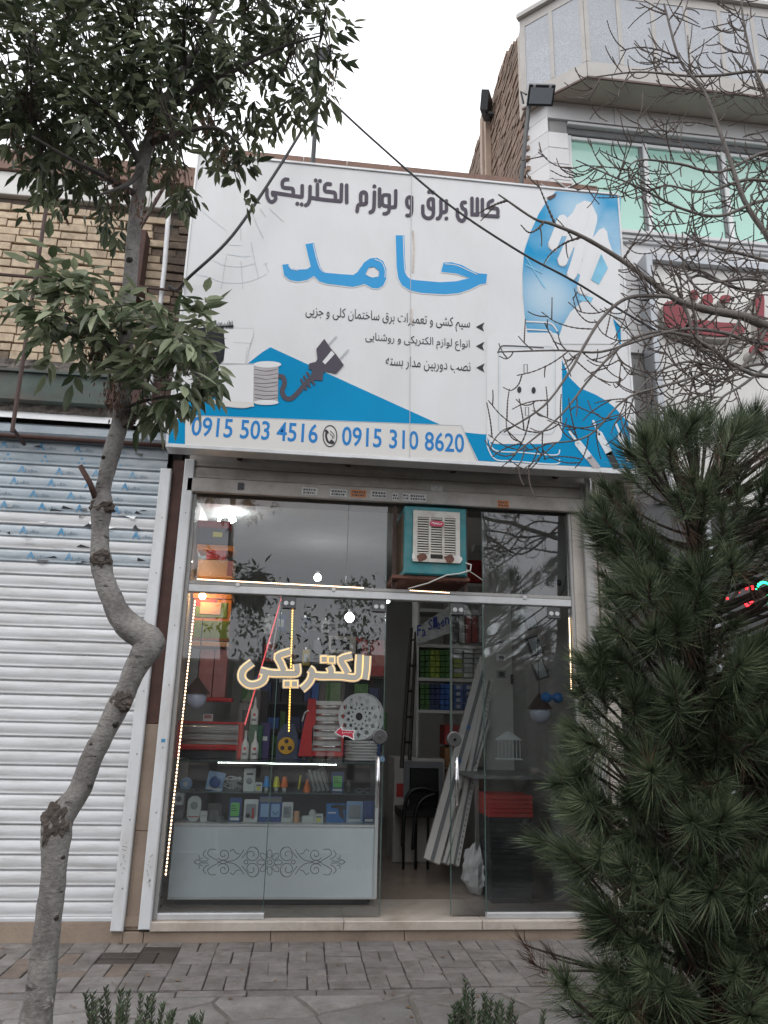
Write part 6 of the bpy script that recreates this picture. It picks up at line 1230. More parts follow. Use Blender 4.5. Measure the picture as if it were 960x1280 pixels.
for c in range(5): pbox(566+c*8.2, 770, 572.5+c*8.2, 803, Yr+.05, .2, rnd.choice(['bx_white', 'bx_red', 'panel_dark']), 'carton', sr)
t = thing('lettered_banner', P(545, 800, Yr-.05), 'white banner strip with blue letters on the goods shelf', 'banner'); k = MB(); k.quad(P(521, 806, Yr-.03), P(563, 791, Yr-.05), P(563, 756, Yr-.05), P(521, 785, Yr-.03)); k.build('strip', 'bx_white', t)
for ch_, u, v in (('F', 524, 789), ('a', 530, 790), ('S', 538, 782), ('l', 544, 779), ('e', 548, 781), ('e', 553.5, 778), ('n', 559, 775)): p = P(u, v, Yr-.06); hh = .1 if ch_ in 'FSl' else .07; textmb(ch_, (p.x, Yr-.062, p.z), (1, 0, .25), (0, 0, 1), -.025, .022, -.05, hh*1.2, .01, 1).build('letter', 'banner_blue', t)
t = thing('step_ladder', P(505, 950, 2.0), 'dim dark ladder leaning at the left of the doorway', 'ladder')
MB().tube([P(514, 785, 2.2), P(502, 960, 1.9)], .02, 6).build('rail', 'dark_wood', t); MB().tube([P(520, 790, 2.4), P(512, 950, 2.1)], .02, 6).build('rail', 'dark_wood', t)
for i in range(5): MB().tube([P(512-2*i, 800+32*i, 2.15-.05*i), P(519-1.6*i, 800+32*i, 2.3-.05*i)], .012, 6).build('rung', 'dark_wood', t)
for i, (u0, v0, u1, v1, w, Y0, Y1) in enumerate(((608, 825, 539, 1077, .15, 1.75, 1.05), (601, 832, 553, 1079, .06, 1.78, 1.12), (614, 835, 567, 1081, .09, 1.72, 1.0), (609, 900, 557, 1080, .06, 1.5, 1.03))):
    a, b = P(u0, v0, Y0), P(u1, v1, Y1); b.z = max(b.z, .15); d = (a-b).normalized(); sx_ = d.cross(Vector((0, -1, 0))).normalized(); ny = sx_.cross(d)
    t = thing('cable_trunking', b, ('wide white cable trunking leaning in the doorway', 'narrow white trunking leaning behind the wide one', 'perforated white trunking leaning at the right of the wide one', 'shorter white trunking leaning between the others')[i], 'trunking', 'white trunking lengths in the doorway')
    MB().obox((a+b)/2, d, sx_, ny, (a-b).length/2, w/2, .02).build('channel', 'pvc', t); MB().obox((a+b)/2-ny*(-.023), d, sx_, ny, (a-b).length/2, w*.12, .002).build('lid_groove', 'grey_item', t)
    if i == 2:
        for j in range(34): MB().obox(b+(a-b)*((j+1)/40)+ny*.0225+sx_*w*.3, d, sx_, ny, .006, .004, .0016).build('slot', 'black_item', t)
    if i == 0:
        for f_ in (.62, .45):
            for j in range(3): MB().obox(b+(a-b)*f_+ny*.026+sx_*(.012*(j-1))+d*(.02*(j % 2)), d, sx_, ny, .014, .008, .001).build('print', 'pvc_print', t)
t = thing('wrapped_carton', P(525, 1040, 2.2), 'pale carton wrapped in clear film on the shop floor', 'carton'); x0, x1, z0, z1 = rc(492, 948, 556, 1045, 2.2); z0 = .134; MB().bbox(x0, x1, 2.2, 2.7, z0, z1, .01).build('carton', 'carton', t); rslab(MB(), x0+.1, x1-.02, z0+(z1-z0)*.6, z1-.03, 2.185, 2.198, .02).build('film', 'grey_item', t, fixn=True); MB().box(x0+.03, x0+.17, 2.19, 2.198, z0+(z1-z0)*.62, z0+(z1-z0)*.75).build('print', 'print_red', t)
t = thing('black_chair', P(525, 1060, 1.7), 'black chair with curved arms on the shop floor', 'chair')
Yc = 1.75
for dy in (0, .35):
    MB().tube(smooth_path([P(503, 1058, Yc+dy), P(506, 1010, Yc+dy), P(513, 990, Yc+dy), P(530, 985, Yc+dy), P(548, 990, Yc+dy)], 6), .018, 8).build('arm', 'chair_black', t, smooth=True); MB().tube(smooth_path([P(516, 1062, Yc+dy), P(520, 1015, Yc+dy), P(530, 998, Yc+dy), P(545, 992, Yc+dy)], 6), .018, 8).build('leg', 'chair_black', t, smooth=True)
x0, x1, z0, z1 = rc(500, 1012, 548, 1022, Yc); MB().bbox(x0, x1, Yc, Yc+.4, z0, z1, .01).build('seat', 'chair_black', t); x0, x1, z0, z1 = rc(512, 960, 548, 1010, Yc+.42); MB().bbox(x0, x1, Yc+.4, Yc+.44, z0, z1, .01).build('backrest', 'chair_black', t)
for u in (505, 520, 535): p = P(u, 1020, Yc+.1); MB().tube([(p.x, p.y, .134), (p.x, p.y, p.z)], .014, 8).build('leg', 'chair_black', t)
t = thing('crate_stack', P(635, 1115, .5), 'black ribbed bin with red crates on top behind the right pane', 'crate stack'); x0, x1, z0, z1 = rc(611, 1022, 668, 1112, .45); z0 = .134
for i in range(16): zz = z0+(z1-z0)*i/16; MB().bbox(x0+.02*(1-i/16)+(.008 if i % 2 else 0), x1-.02*(1-i/16)-(.008 if i % 2 else 0), .45+(.008 if i % 2 else 0), .85, zz+.001, zz+(z1-z0)/16, .004).build('rib', 'black_crate', t)
for i in range(5): zz = z1+i*.034; MB().bbox(x0+.01+.005*(i % 2), x1, .45+.006*(i % 2), .85, zz+.001, zz+.033, .004).build('tray', 'red_crate', t)
t = thing('plastic_bag', P(595, 1060, .8), 'crumpled white plastic bag on the floor beside the bin', 'bag'); k = MB(); c = P(596, 1040, .8); c.z = .134+.17; nu, nv = 18, 12
for j in range(nv+1):
    for i in range(nu):
        a, b = 2*math.pi*i/nu, -1.57+3.14*j/nv; r_ = 1+.35*noise.noise((math.cos(a)*2, math.sin(a)*2, b*2)); k.v.append(c+Vector((.12*r_*math.cos(b)*math.cos(a), .12*r_*math.cos(b)*math.sin(a), max(-.168, .2*r_*math.sin(b)))))
for j in range(nv):
    for i in range(nu): k.f.append((j*nu+i, j*nu+(i+1) % nu, (j+1)*nu+(i+1) % nu, (j+1)*nu+i))
k.build('sack', 'plastic_bag', t)
t = thing('lantern', P(637, 950, .6), 'small white wire lantern behind the right pane', 'lantern'); x0, x1, z0, z1 = rc(623, 925, 650, 948, .6)
for i in range(7): x = x0+(x1-x0)*i/6; MB().tube([(x, .6, z0), (x, .6, z1)], .004, 5).build('bar', 'white_item', t)
MB().box(x0-.01, x1+.01, .56, .68, z0-.01, z0).build('base', 'white_item', t); k = MB(); k.prism([(x0-.015, .56, z1), (x1+.015, .56, z1), ((x0+x1)/2, .56, z1+.07)], (0, .12, 0)); k.build('roof', 'white_item', t, fixn=True)
t = thing('display_table', P(650, 990, .9), 'dim grey table with papers behind the right pane', 'table'); x0, x1, z0, z1 = rc(585, 968, 700, 972, .9); MB().box(x0, x1, .7, 1.5, z0, z1).build('top', 'grey_item', t)
for xx in (x0+.03, x1-.06): MB().box(xx, xx+.03, .75, .78, .134, z0).build('leg', 'steel_dull', t)
t = thing('blue_bow', P(690, 875, .2), 'bright blue ribbon bow hanging inside the right pane', 'ribbon'); c = P(690, 872, .2)
for s_ in (-1, 1): MB().lathe(c+Vector((s_*.05, 0, 0)), [(.012, -.045), (.035, -.03), (.045, 0), (.035, .03), (.012, .045)], 12, 'x').build('loop', 'box_blue', t, smooth=True)
MB().lathe(c, [(.01, -.02), (.02, 0), (.01, .02)], 10, 'x').build('knot', 'box_blue', t)
for u0, v0, u1, v1, u2, v2, lab in ((652, 764, 672, 786, 10, 0, 'upper'), (662, 797, 674, 818, 0, 0, 'middle'), (669, 828, 680, 846, 0, 0, 'lower')):
    t = thing('hanging_floodlight', P(u0, v0, .5), f'{lab} of the three slanted floodlights hanging behind the right pane', 'floodlight', 'floodlights hanging behind the right pane'); a = P((u0+u1)/2, (v0+v1)/2, .5); MB().obox(a, (1, 0, .35), (-.35, 0, 1), (0, 1, 0), .055, .085, .02).build('housing', 'lamp_black', t); MB().obox(a-Vector((0, .022, 0)), (1, 0, .35), (-.35, 0, 1), (0, 1, 0), .042, .07, .002).build('lens', 'pack_grey', t); MB().tube([a+Vector((.05, 0, -.02)), a+Vector((.14, .1, .02))], .008, 6).build('bracket', 'lamp_black', t)
t = thing('wall_switch', P(643, 850, 2.0), 'small dark switch plate on the right inner wall', 'switch'); pbox(639, 843, 645, 855, 1.6, .02, 'panel_dark', 'plate', t)
pw = MB(); x0, x1, z0, z1 = rc(606, 640, 740, 1000, 1.62); tag(pw.box(x0, 2.41, 1.64, 1.7, .134, 3.4).build('partition', 'inner_wall'), 'plain grey partition wall behind the right pane', 'wall')

# more stock: hanging packs on the grid, cartons stacked along the walls, cables
rnd = random.Random(77); GH = 'packs hanging on the wire grid'
for i, (u, v, w, h, m_) in enumerate(((330, 770, 12, 22, 'bx_white'), (346, 768, 11, 20, 'bx_blue'), (375, 772, 13, 24, 'bx_navy'), (392, 800, 12, 18, 'grey_item'), (330, 805, 14, 22, 'bx_red'), (349, 838, 12, 22, 'bx_white'), (378, 812, 9, 20, 'bx_yellow'), (318, 845, 11, 26, 'bx_blue'), (402, 775, 10, 16, 'bx_white'))):
    t = thing('hanging_pack', P(u, v, 1.45), ('white', 'blue', 'navy', 'grey', 'red', 'second white', 'yellow', 'second blue', 'small white')[i]+' pack hanging on the wire grid behind the glowing word', 'package', GH); o = pbox(u, v, u+w, v+h, 1.5, .03, m_, 'card', t); pbox(u+w*.2, v+h*.3, u+w*.8, v+h*.8, 1.49, .009, rnd.choice(['grey_item', 'white_item', 'panel_dark']), 'product', t); pbox(u+w*.4, v-3, u+w*.6, v, 1.5, .004, 'chrome', 'hook', t)
ct = thing('carton_pile', P(595, 1000, 2.4), 'dim pile of mixed cartons under the goods shelf', 'carton')
for r_ in range(3):
    u = 556
    while u < 604: w = rnd.uniform(10, 20); pbox(u, 905+r_*28+rnd.uniform(0, 5), u+w-1, 931+r_*28, 2.35, .3, rnd.choice(['cardboard', 'bx_white', 'bx_navy', 'carton', 'bx_red']), 'carton', ct); u += w
wb = thing('upper_shelf', P(560, 735, 2.2), 'dim upper shelf with dark red cartons seen below the cooler', 'shelf'); pbox(580, 700, 603, 728, 2.0, .3, 'bx_red', 'carton', wb); pbox(575, 729, 606, 733, 1.98, .35, 'shelf_white', 'board', wb); pbox(592, 655, 604, 688, 2.0, .1, 'bx_white', 'panel', wb)
for i, (u0, v0, u1, v1, col_) in enumerate(((672, 775, 690, 795, 'grey_item'), (622, 800, 634, 806, 'grey_item'), (622, 818, 632, 826, 'white_item'), (622, 838, 632, 847, 'grey_item'), (690, 790, 702, 850, 'panel_dark'), (676, 755, 690, 768, 'pack_grey'))):
    t = thing('wall_fitting', P(u0, v1, 1.2), ('upper grey', 'first small grey', 'small white', 'second small grey', 'tall dark', 'pale')[i]+' fitting on the right inner wall of the shop', 'fitting', 'fittings on the right inner wall'); pbox(u0, v0, u1, v1, 1.3, .05, col_, 'body', t); pbox(u0+2, v0+2, u1-2, v1-2, 1.29, .008, 'panel_dark' if col_ != 'panel_dark' else 'grey_item', 'face', t)
tag(MB().tube(smooth_path([P(640, 700, .3), P(655, 742, .3), P(668, 750, .3), P(700, 744, .3), P(708, 720, .3)], 6), .004, 5).build('loose_wire', 'cable', smooth=True), 'thin dark wire sagging behind the right transom pane', 'wire')
for u in (672, 680, 688): MB()
for i, u in enumerate((677, 684, 692, 699)):
    p = P(u, 733-i*1.5, .28); tag(MB().lathe(p, [(.006, -.03), (.018, -.02), (.022, 0), (.018, .02), (.006, .03)], 10).build('hanging_bulb', 'panel_dark', smooth=True), ('first', 'second', 'third', 'fourth')[i]+' of the small dark bulbs strung behind the right transom pane', 'bulb', 'small bulbs strung behind the right transom pane')
# ================================================================== trees and shrubs
def barkmat():
    """smooth grey bark: pale ground, large dull blotches, short dark cross cracks"""
    m = bpy.data.materials.new('bark_grey'); m.use_nodes = True; t = m.node_tree; b = t.nodes['Principled BSDF']; N = t.nodes.new; L = t.links.new
    tc = N('ShaderNodeTexCoord')
    def nz_(scale, st, lo, hi, det=8):
        mp = N('ShaderNodeMapping'); mp.inputs['Scale'].default_value = st; L(tc.outputs['Object'], mp.inputs['Vector'])
        n = N('ShaderNodeTexNoise'); n.inputs['Scale'].default_value = scale; n.inputs['Detail'].default_value = det; n.inputs['Roughness'].default_value = .65; L(mp.outputs[0], n.inputs['Vector'])
        r = N('ShaderNodeMapRange'); r.inputs['From Min'].default_value = lo; r.inputs['From Max'].default_value = hi; L(n.outputs['Fac'], r.inputs['Value']); return r.outputs['Result'], n.outputs['Fac']
    f1, _ = nz_(9, (1, 1, .7), .42, .62); f2, h2 = nz_(10, (1, 1, 2.6), .615, .68, 6); f3, h3 = nz_(60, (1, 1, 1.5), .3, .7)
    x1 = N('ShaderNodeMixRGB'); x1.inputs['Color1'].default_value = (.27, .255, .24, 1); x1.inputs['Color2'].default_value = (.145, .132, .124, 1); L(f1, x1.inputs['Fac'])
    x2 = N('ShaderNodeMixRGB'); x2.blend_type = 'MULTIPLY'; x2.inputs['Fac'].default_value = .45; L(x1.outputs[0], x2.inputs['Color1']); L(f3, x2.inputs['Color2'])
    x3 = N('ShaderNodeMixRGB'); L(f2, x3.inputs['Fac']); L(x2.outputs[0], x3.inputs['Color1']); x3.inputs['Color2'].default_value = (.05, .043, .038, 1)
    L(x3.outputs[0], b.inputs['Base Color']); b.inputs['Roughness'].default_value = .8
    ad = N('ShaderNodeMath'); ad.operation = 'ADD'; L(h3, ad.inputs[0]); sb = N('ShaderNodeMath'); sb.operation = 'MULTIPLY'; sb.inputs[1].default_value = -1.2; L(f2, sb.inputs[0]); L(sb.outputs[0], ad.inputs[1])
    bp = N('ShaderNodeBump'); bp.inputs['Strength'].default_value = .6; bp.inputs['Distance'].default_value = .012; L(ad.outputs[0], bp.inputs['Height']); L(bp.outputs[0], b.inputs['Normal']); MATS['bark_grey'] = m
barkmat()
mat('bark_dark', (0.06, 0.052, 0.047), 0.85, var=0.3, scale=10, bump=0.4, bscale=60)
mat('knot_bark', (0.085, 0.068, 0.058), 0.9, var=0.45, scale=22, bump=1.0, bscale=55)
mat('bark_twig', (0.085, 0.066, 0.057), 0.8, var=0.3, scale=12)
mat('bark_limb', (0.135, 0.12, 0.11), 0.85, var=0.3, scale=9, bump=0.4, bscale=70)
mat('bark_pine', (0.06, 0.042, 0.034), 0.9, var=0.3, scale=12, bump=0.6, bscale=40)
leafmat('ash_leaf', (0.036, 0.050, 0.024), (0.17, 0.195, 0.11), 0.35, 0.42)
leafmat('ash_leaf_pale', (0.055, 0.078, 0.036), (0.36, 0.40, 0.26), 0.3, 0.36, 0.42)  # pale green, raised further with the leaves' sky sheen put into the colour
leafmat('seed_brown', (0.07, 0.035, 0.025), (0.17, 0.10, 0.065), 0.25, 0.7)
leafmat('pine_needle', (0.028, 0.048, 0.026), (0.17, 0.21, 0.12), 0.15, 0.4, 5.0)
leafmat('pine_dead', (0.06, 0.03, 0.02), (0.13, 0.07, 0.045), 0.15, 0.6)
leafmat('shrub_leaf', (0.035, 0.06, 0.03), (0.09, 0.125, 0.065), 0.2, 0.5)
def depth(p): return (p-CAM).dot(fwd)
def pr_(u, v, y, wpx): p = P(u, v, y); return p, wpx/2/FPX*depth(p)
rnd = random.Random(17)
def rv(s=1.0): return Vector((rnd.uniform(-1, 1), rnd.uniform(-1, 1), rnd.uniform(-1, 1)))*s
class LeafBag:
    """gathers many leaf faces fast"""
    def __init__(s): s.v = []; s.f = []
    def leaf(s, b, d, n, L, w):
        d = d.normalized(); sd_ = d.cross(n)
        if sd_.length < 1e-4: sd_ = d.orthogonal()
        sd_.normalize(); nn = sd_.cross(d); k = len(s.v); cv = rnd.uniform(.04, .28)
        if L < .05:
            t = b+d*L-nn*L*.12; m = b+d*L*.42-nn*w*.18; s.v += [b, b+d*L*.38+sd_*w/2+nn*w*.12, t, b+d*L*.38-sd_*w/2+nn*w*.12, m]; s.f += [(k, k+1, k+4), (k, k+4, k+3), (k+1, k+2, k+4), (k+4, k+2, k+3)]; return
        tw_ = rnd.uniform(-.25, .25)
        m1 = b+d*L*.28-nn*w*.15; m2 = b+d*L*.62-nn*(w*.15+L*cv*.35); t = b+d*L-nn*L*cv
        s1 = sd_+nn*tw_; s.v += [b, m1, m2, t, m1+s1*w*.42+nn*w*.2, m2+s1*w*.40+nn*w*.2, m1-s1*w*.42+nn*w*.2, m2-s1*w*.40+nn*w*.2]
        s.f += [(k, k+4, k+1), (k+1, k+4, k+5, k+2), (k+2, k+5, k+3), (k, k+1, k+6), (k+1, k+2, k+7, k+6), (k+2, k+3, k+7)]
    def compound(s, p, d, L=.15, n=5, lf=.085, w=.03):
        d = d.normalized(); up = Vector((0, 0, 1))+rv(.4); sd_ = d.cross(up)
        if sd_.length < 1e-3: sd_ = d.orthogonal()
        sd_.normalize(); up = sd_.cross(d)
        for i in range(n//2):
            q = p+d*L*(.35+.4*i/max(1, n//2-1) if n > 3 else .5)
            for sg_ in (-1, 1):
                if rnd.random() < .9: s.leaf(q, d*.55+sd_*sg_*rnd.uniform(.6, 1)+Vector((0, 0, -rnd.uniform(.1, .7))), up+rv(.5), lf*rnd.uniform(.7, 1.15), w*rnd.uniform(.8, 1.2))
        s.leaf(p+d*L, d+Vector((0, 0, -rnd.uniform(.1, .5))), up+rv(.4), lf*rnd.uniform(.9, 1.3), w*1.1)
    def needle(s, b, d, L, w):
        sd_ = d.cross(Vector((rnd.uniform(-1, 1), rnd.uniform(-1, 1), rnd.uniform(-1, 1))))
        if sd_.length < 1e-4: return
        sd_ = sd_.normalized()*w/2; m = b+d*L*.55+Vector((0, 0, -.012*L/.15)); t = b+d*L+Vector((0, 0, -.04*L/.15*.5)); k = len(s.v)
        s.v += [b-sd_, b+sd_, m+sd_*.9, m-sd_*.9, t]; s.f += [(k, k+1, k+2, k+3), (k+3, k+2, k+4)]
    def build(s, name, m, parent, kind=None):
        mb = MB(); mb.v = s.v; mb.f = s.f; return mb.build(name, m, parent)
# ------------------------------------------------------------------ the street tree at the left
YT_ = -2.8
TP = [(20, 1480, 50), (34, 1380, 46), (44, 1290, 40), (54, 1200, 34), (63, 1130, 31), (68, 1085, 31), (71, 1050, 36), (74, 1025, 37), (88, 1005, 32), (101, 985, 28), (118, 940, 26), (134, 910, 26), (150, 878, 28), (160, 858, 26), (171, 832, 29), (184, 812, 37), (186, 801, 37), (176, 793, 34), (162, 783, 32), (148, 766, 29), (138, 745, 27), (130, 722, 25), (126.5, 702, 27), (125, 684, 22), (125, 660, 21), (126, 640, 26), (127.5, 630, 27), (129, 614, 20), (132, 596, 19), (140, 562, 21), (150, 530, 21), (154, 505, 20), (156, 466, 18), (157.5, 430, 16.5), (159, 400, 16.5), (162, 360, 17), (165, 320, 17), (169, 275, 17), (173, 245, 17), (178, 210, 16), (186, 180, 15), (200, 145, 14), (214, 115, 11), (230, 85, 9), (255, 45, 8), (275, 0, 7), (290, -50, 5)]
tree = thing('street_tree', P(20, 1480, YT_), 'crooked grey street tree with a leafy crown at the left of the shop', 'tree')
pts = []; rad = []
for u, v, w in TP: p, r_ = pr_(u, v, YT_, w); pts.append(p); rad.append(r_)
base_z = -.06
pp_ = smooth_path(pts, 4); rr = []
for i in range(len(pp_)): t = i/4; a = min(int(t), len(rad)-1); b = min(a+1, len(rad)-1); rr.append(rad[a]+(rad[b]-rad[a])*(t-int(t)))
tk = MB(); tk.tube(pp_, rr, 18)
for i, v in enumerate(tk.v):      # uneven bark outline
    c = pp_[min(i//18, len(pp_)-1)]; d = v-c; tk.v[i] = c+d*(1+.13*noise.noise(v*9)+.07*noise.noise(v*27)+.03*noise.noise(v*60))
trunk = tk.build('trunk', 'bark_grey', tree, smooth=True)
def knob(u, v, ru, rv_, seed, dy=-.03, amp=.35, m='knot_bark', squash=.6):
    c = P(u, v, YT_+dy); s_ = depth(c)/FPX; k = MB(); nu, nv = 32, 22
    for j in range(nv+1):
        for i in range(nu):
            a, b = 2*math.pi*i/nu, -1.57+3.1416*j/nv; d = Vector((math.cos(b)*math.cos(a), math.cos(b)*math.sin(a), math.sin(b))); f_ = 1+amp*noise.noise(d*2.2+Vector((seed, 0, 0)))+amp*.6*noise.noise(d*6+Vector((0, seed, 0)))
            k.v.append(c+Vector((d.x*ru*s_*f_, d.y*ru*s_*squash*f_, d.z*rv_*s_*f_)))
    for j in range(nv):
        for i in range(nu): k.f.append((j*nu+i, j*nu+(i+1) % nu, (j+1)*nu+(i+1) % nu, (j+1)*nu+i))
    k.build('knot', m, trunk, smooth=False)
knob(69, 1030, 16, 27, 1, -.03, .3); knob(126, 699, 12, 12, 5, -.03); knob(128, 634, 14, 11, 8, -.02); knob(153, 876, 12, 13, 11, -.03); knob(190, 800, 14, 12, 14, -.01, .15, 'bark_grey'); knob(157, 524, 12, 12, 17, -.02); knob(56, 1255, 9, 8, 22, -.03, .4, 'bark_grey')
for u, v in ((98, 985), (112, 955), (108, 968), (121, 930), (141, 905), (128, 925), (63, 1140), (75, 1145), (145, 778), (133, 738), (160, 440), (162, 420), (165, 330), (158, 470), (77, 1070), (124, 945), (136, 575)):
    c, r_ = pr_(u, v, YT_, 20); k = MB(); w = rnd.uniform(.012, .03); y0 = c.y-r_*1.6-.012
    k.lathe((c.x+rnd.uniform(-.015, .015), c.y-r_*1.02, c.z), [(.002, -.006), (w*.55, -.002), (w*.8, .006)], 9, 'y')
    for q_ in range(len(k.v)): k.v[q_].z = c.z+(k.v[q_].z-c.z)*rnd.uniform(.3, .5); k.build('bark_scar', 'knot_bark', trunk)
MB().tube([P(119, 622, YT_-.03), P(113, 605, YT_-.05), P(100, 582, YT_-.07)], [.013, .012, .011], 8).build('dead_stub', 'beam_rust', tree, smooth=True)
limbs = []
def limb(pp3, r0, r1, name='branch', m='bark_dark', n=7):
    q = smooth_path(pp3, 5); k = len(q); limbs.append(q); return MB().tube(q, [r0+(r1-r0)*i/(k-1) for i in range(k)], n).build(name, m, tree, smooth=True)
def L_(*a): return [P(u, v, YT_+dy) for u, v, dy in a]
for args in (L_((178, 210, 0), (150, 160, -.1), (110, 120, -.2), (60, 80, -.3), (20, 30, -.35)), L_((186, 180, 0), (200, 120, .15), (190, 60, .25), (170, -20, .3)), L_((200, 145, 0), (240, 115, -.1), (300, 85, -.2), (350, 60, -.25), (400, 45, -.3)), L_((222, 100, 0), (260, 80, .2), (310, 70, .3), (360, 90, .35)),
             L_((173, 245, 0), (130, 220, -.15), (90, 200, -.25), (40, 170, -.3)), L_((186, 180, 0), (230, 165, -.15), (270, 160, -.2), (300, 180, -.2)), L_((230, 85, 0), (230, 40, -.1), (250, -10, -.2)), L_((200, 145, 0), (150, 110, .2), (100, 60, .35), (70, 0, .4)), L_((178, 210, 0), (160, 230, -.2), (120, 245, -.3))):
    limb(args, .018, .004)
limb(L_((156, 462, 0), (175, 449, -.05), (200, 445, -.1), (225, 448, -.14), (250, 440, -.16)), .014, .004, m='bark_limb'); limb(L_((157, 440, 0), (120, 425, -.12), (90, 400, -.2), (55, 390, -.25)), .012, .004); limb(L_((155, 510, 0), (185, 500, -.1), (220, 495, -.15), (250, 500, -.16)), .009, .003)
lb_, lp_, sb_ = LeafBag(), LeafBag(), LeafBag(); tw = MB()
def cluster(u, v, ru, rv_, n, bag, dy=0.0, sy=.45, lf=.085, droop=.5, twig=True):
    c = P(u, v, YT_+dy); s_ = depth(c)/FPX
    for i in range(n):
        a, b = rnd.uniform(0, 6.283), rnd.random()**.5
        x, z = math.cos(a)*b*max(6, ru-18)*s_, math.sin(a)*b*max(4, rv_-16)*s_+14*s_; p = c+rgt*x+upv*z+Vector((0, rnd.uniform(-1, 1)*sy, 0)); d = (p-c); d = (d.normalized() if d.length > 1e-6 else rv())*.8+rv(.7)+Vector((0, -.25, -droop))
        bag.compound(p, d, rnd.uniform(.09, .17), rnd.choice((5, 5, 7, 3)), lf*rnd.uniform(.75, 1.15), lf*rnd.uniform(.28, .38))
        if twig and i % 3 == 0: tw.tube([c+rv(.05), (c+p)/2+rv(.03), p], [.004, .003, .0015], 4, cap=False)
for u, v, ru, rv_, n in ((35, 50, 60, 62, 70), (95, 25, 70, 55, 85), (165, 35, 65, 55, 90), (240, 25, 65, 50, 80), (310, 20, 60, 45, 62), (370, 25, 48, 45, 50), (405, 60, 26, 40, 22), (40, 130, 58, 48, 62), (105, 105, 60, 50, 75), (170, 110, 50, 45, 55), (235, 90, 55, 38, 48), (300, 95, 52, 32, 46), (365, 88, 40, 28, 30), (60, 185, 58, 38, 46), (120, 180, 52, 42, 58), (160, 165, 40, 40, 36), (215, 165, 26, 36, 26), (270, 138, 38, 30, 32), (298, 170, 22, 24, 16), (292, 190, 14, 10, 5), (30, 198, 36, 20, 12), (105, 215, 32, 22, 16), (130, 225, 26, 20, 12), (215, 200, 24, 18, 12), (5, 90, 40, 70, 36), (-30, 20, 50, 80, 40), (180, -40, 180, 50, 110), (350, -30, 70, 40, 36)):
    cluster(u, v, ru, rv_, int(n*1.15), lb_, dy=rnd.uniform(-.35, .3), lf=.086)
for u, v, ru, rv_, n in ((75, 385, 40, 22, 24), (48, 395, 24, 20, 12), (112, 395, 42, 28, 36), (95, 428, 42, 26, 32), (148, 415, 22, 26, 18), (62, 425, 22, 16, 8), (218, 432, 34, 20, 22), (250, 430, 26, 22, 16), (190, 412, 22, 16, 10), (205, 480, 42, 26, 30), (240, 465, 34, 26, 24), (180, 505, 26, 16, 14), (225, 510, 26, 14, 12), (265, 450, 18, 20, 8)):
    cluster(u, v, ru, rv_, int(n*.8), lp_, dy=rnd.uniform(-.2, -.02), sy=.16, lf=.105)
def seeds(u, v, ru, rv_, n, dy=-.1):
    c = P(u, v, YT_+dy); s_ = depth(c)/FPX
    for i in range(n):
        p = c+rgt*rnd.gauss(0, ru*.5)*s_+upv*rnd.gauss(0, rv_*.5)*s_+Vector((0, rnd.gauss(0, .05), 0)); sb_.leaf(p, Vector((rnd.uniform(-.4, .4), rnd.uniform(-.4, .4), -1)), rv(), rnd.uniform(.02, .035), .009)
for a in ((212, 218, 20, 14, 110), (195, 165, 14, 14, 60), (150, 235, 16, 22, 110), (415, 95, 10, 30, 70), (310, 25, 22, 16, 60), (50, 40, 16, 18, 60), (120, 35, 14, 14, 40), (255, 150, 14, 26, 70), (195, 452, 36, 14, 240), (145, 495, 16, 26, 150), (120, 440, 12, 16, 60), (280, 195, 12, 10, 40), (20, 180, 18, 16, 50), (175, 262, 8, 20, 50)): seeds(*a)
lb_.build('crown', 'ash_leaf', tree); lp_.build('lower_foliage', 'ash_leaf_pale', tree); sb_.build('seed_clusters', 'seed_brown', tree); tag(tw.build('twigs', 'bark_twig', tree), kind='stuff')
# ------------------------------------------------------------------ pine at the right
YP = -2.35
pine = thing('pine_tree', P(915, 1400, YP), 'dense long needled pine in front of the right corner of the shop', 'tree')
pb = P(915, 1400, YP); pb.z = -.06; ptop = P(872, 560, YP)
MB().tube(smooth_path([pb, P(890, 1150, YP), P(872, 900, YP), P(864, 700, YP), ptop], 5), [.075-.06*i/20 for i in range(21)], 10).build('trunk', 'bark_pine', pine, smooth=True)
SIL = [(800, 548), (850, 522), (900, 508), (960, 508), (1040, 530), (1130, 620), (1190, 760), (1230, 950), (1220, 1150), (1180, 1300), (1150, 1400), (740, 1400), (722, 1290), (700, 1225), (735, 1180), (718, 1130), (708, 1080), (668, 1048), (712, 1015), (690, 985), (714, 960), (694, 930), (712, 890), (712, 850), (732, 820), (748, 780), (745, 740), (745, 700), (732, 662), (754, 615), (770, 575)]
def inside(x, y, pl):
    c = False; n = len(pl)
    for i in range(n):
        x1, y1 = pl[i]; x2, y2 = pl[(i+1) % n]
        if (y1 > y) != (y2 > y) and x < (x2-x1)*(y-y1)/(y2-y1)+x1: c = not c
    return c
nb, ndead, brs = LeafBag(), LeafBag(), MB()
axis = lambda v: P(868, min(max(v, 560), 1380), YP)
def tuft(tip, d, n, L, bag, w=.0026):
    d = d.normalized(); o = d.orthogonal().normalized(); o2 = d.cross(o)
    for i in range(n):
        t = rnd.random()**1.4; a = rnd.uniform(0, 6.283); sp_ = .25+.95*t*rnd.uniform(.6, 1.15); b = tip-d*(.16*t)
        dd = (d*math.cos(sp_)+(o*math.cos(a)+o2*math.sin(a))*math.sin(sp_)).normalized(); bag.needle(b, dd, L*rnd.uniform(.65, 1.1), w)
placed = []; tries = 0
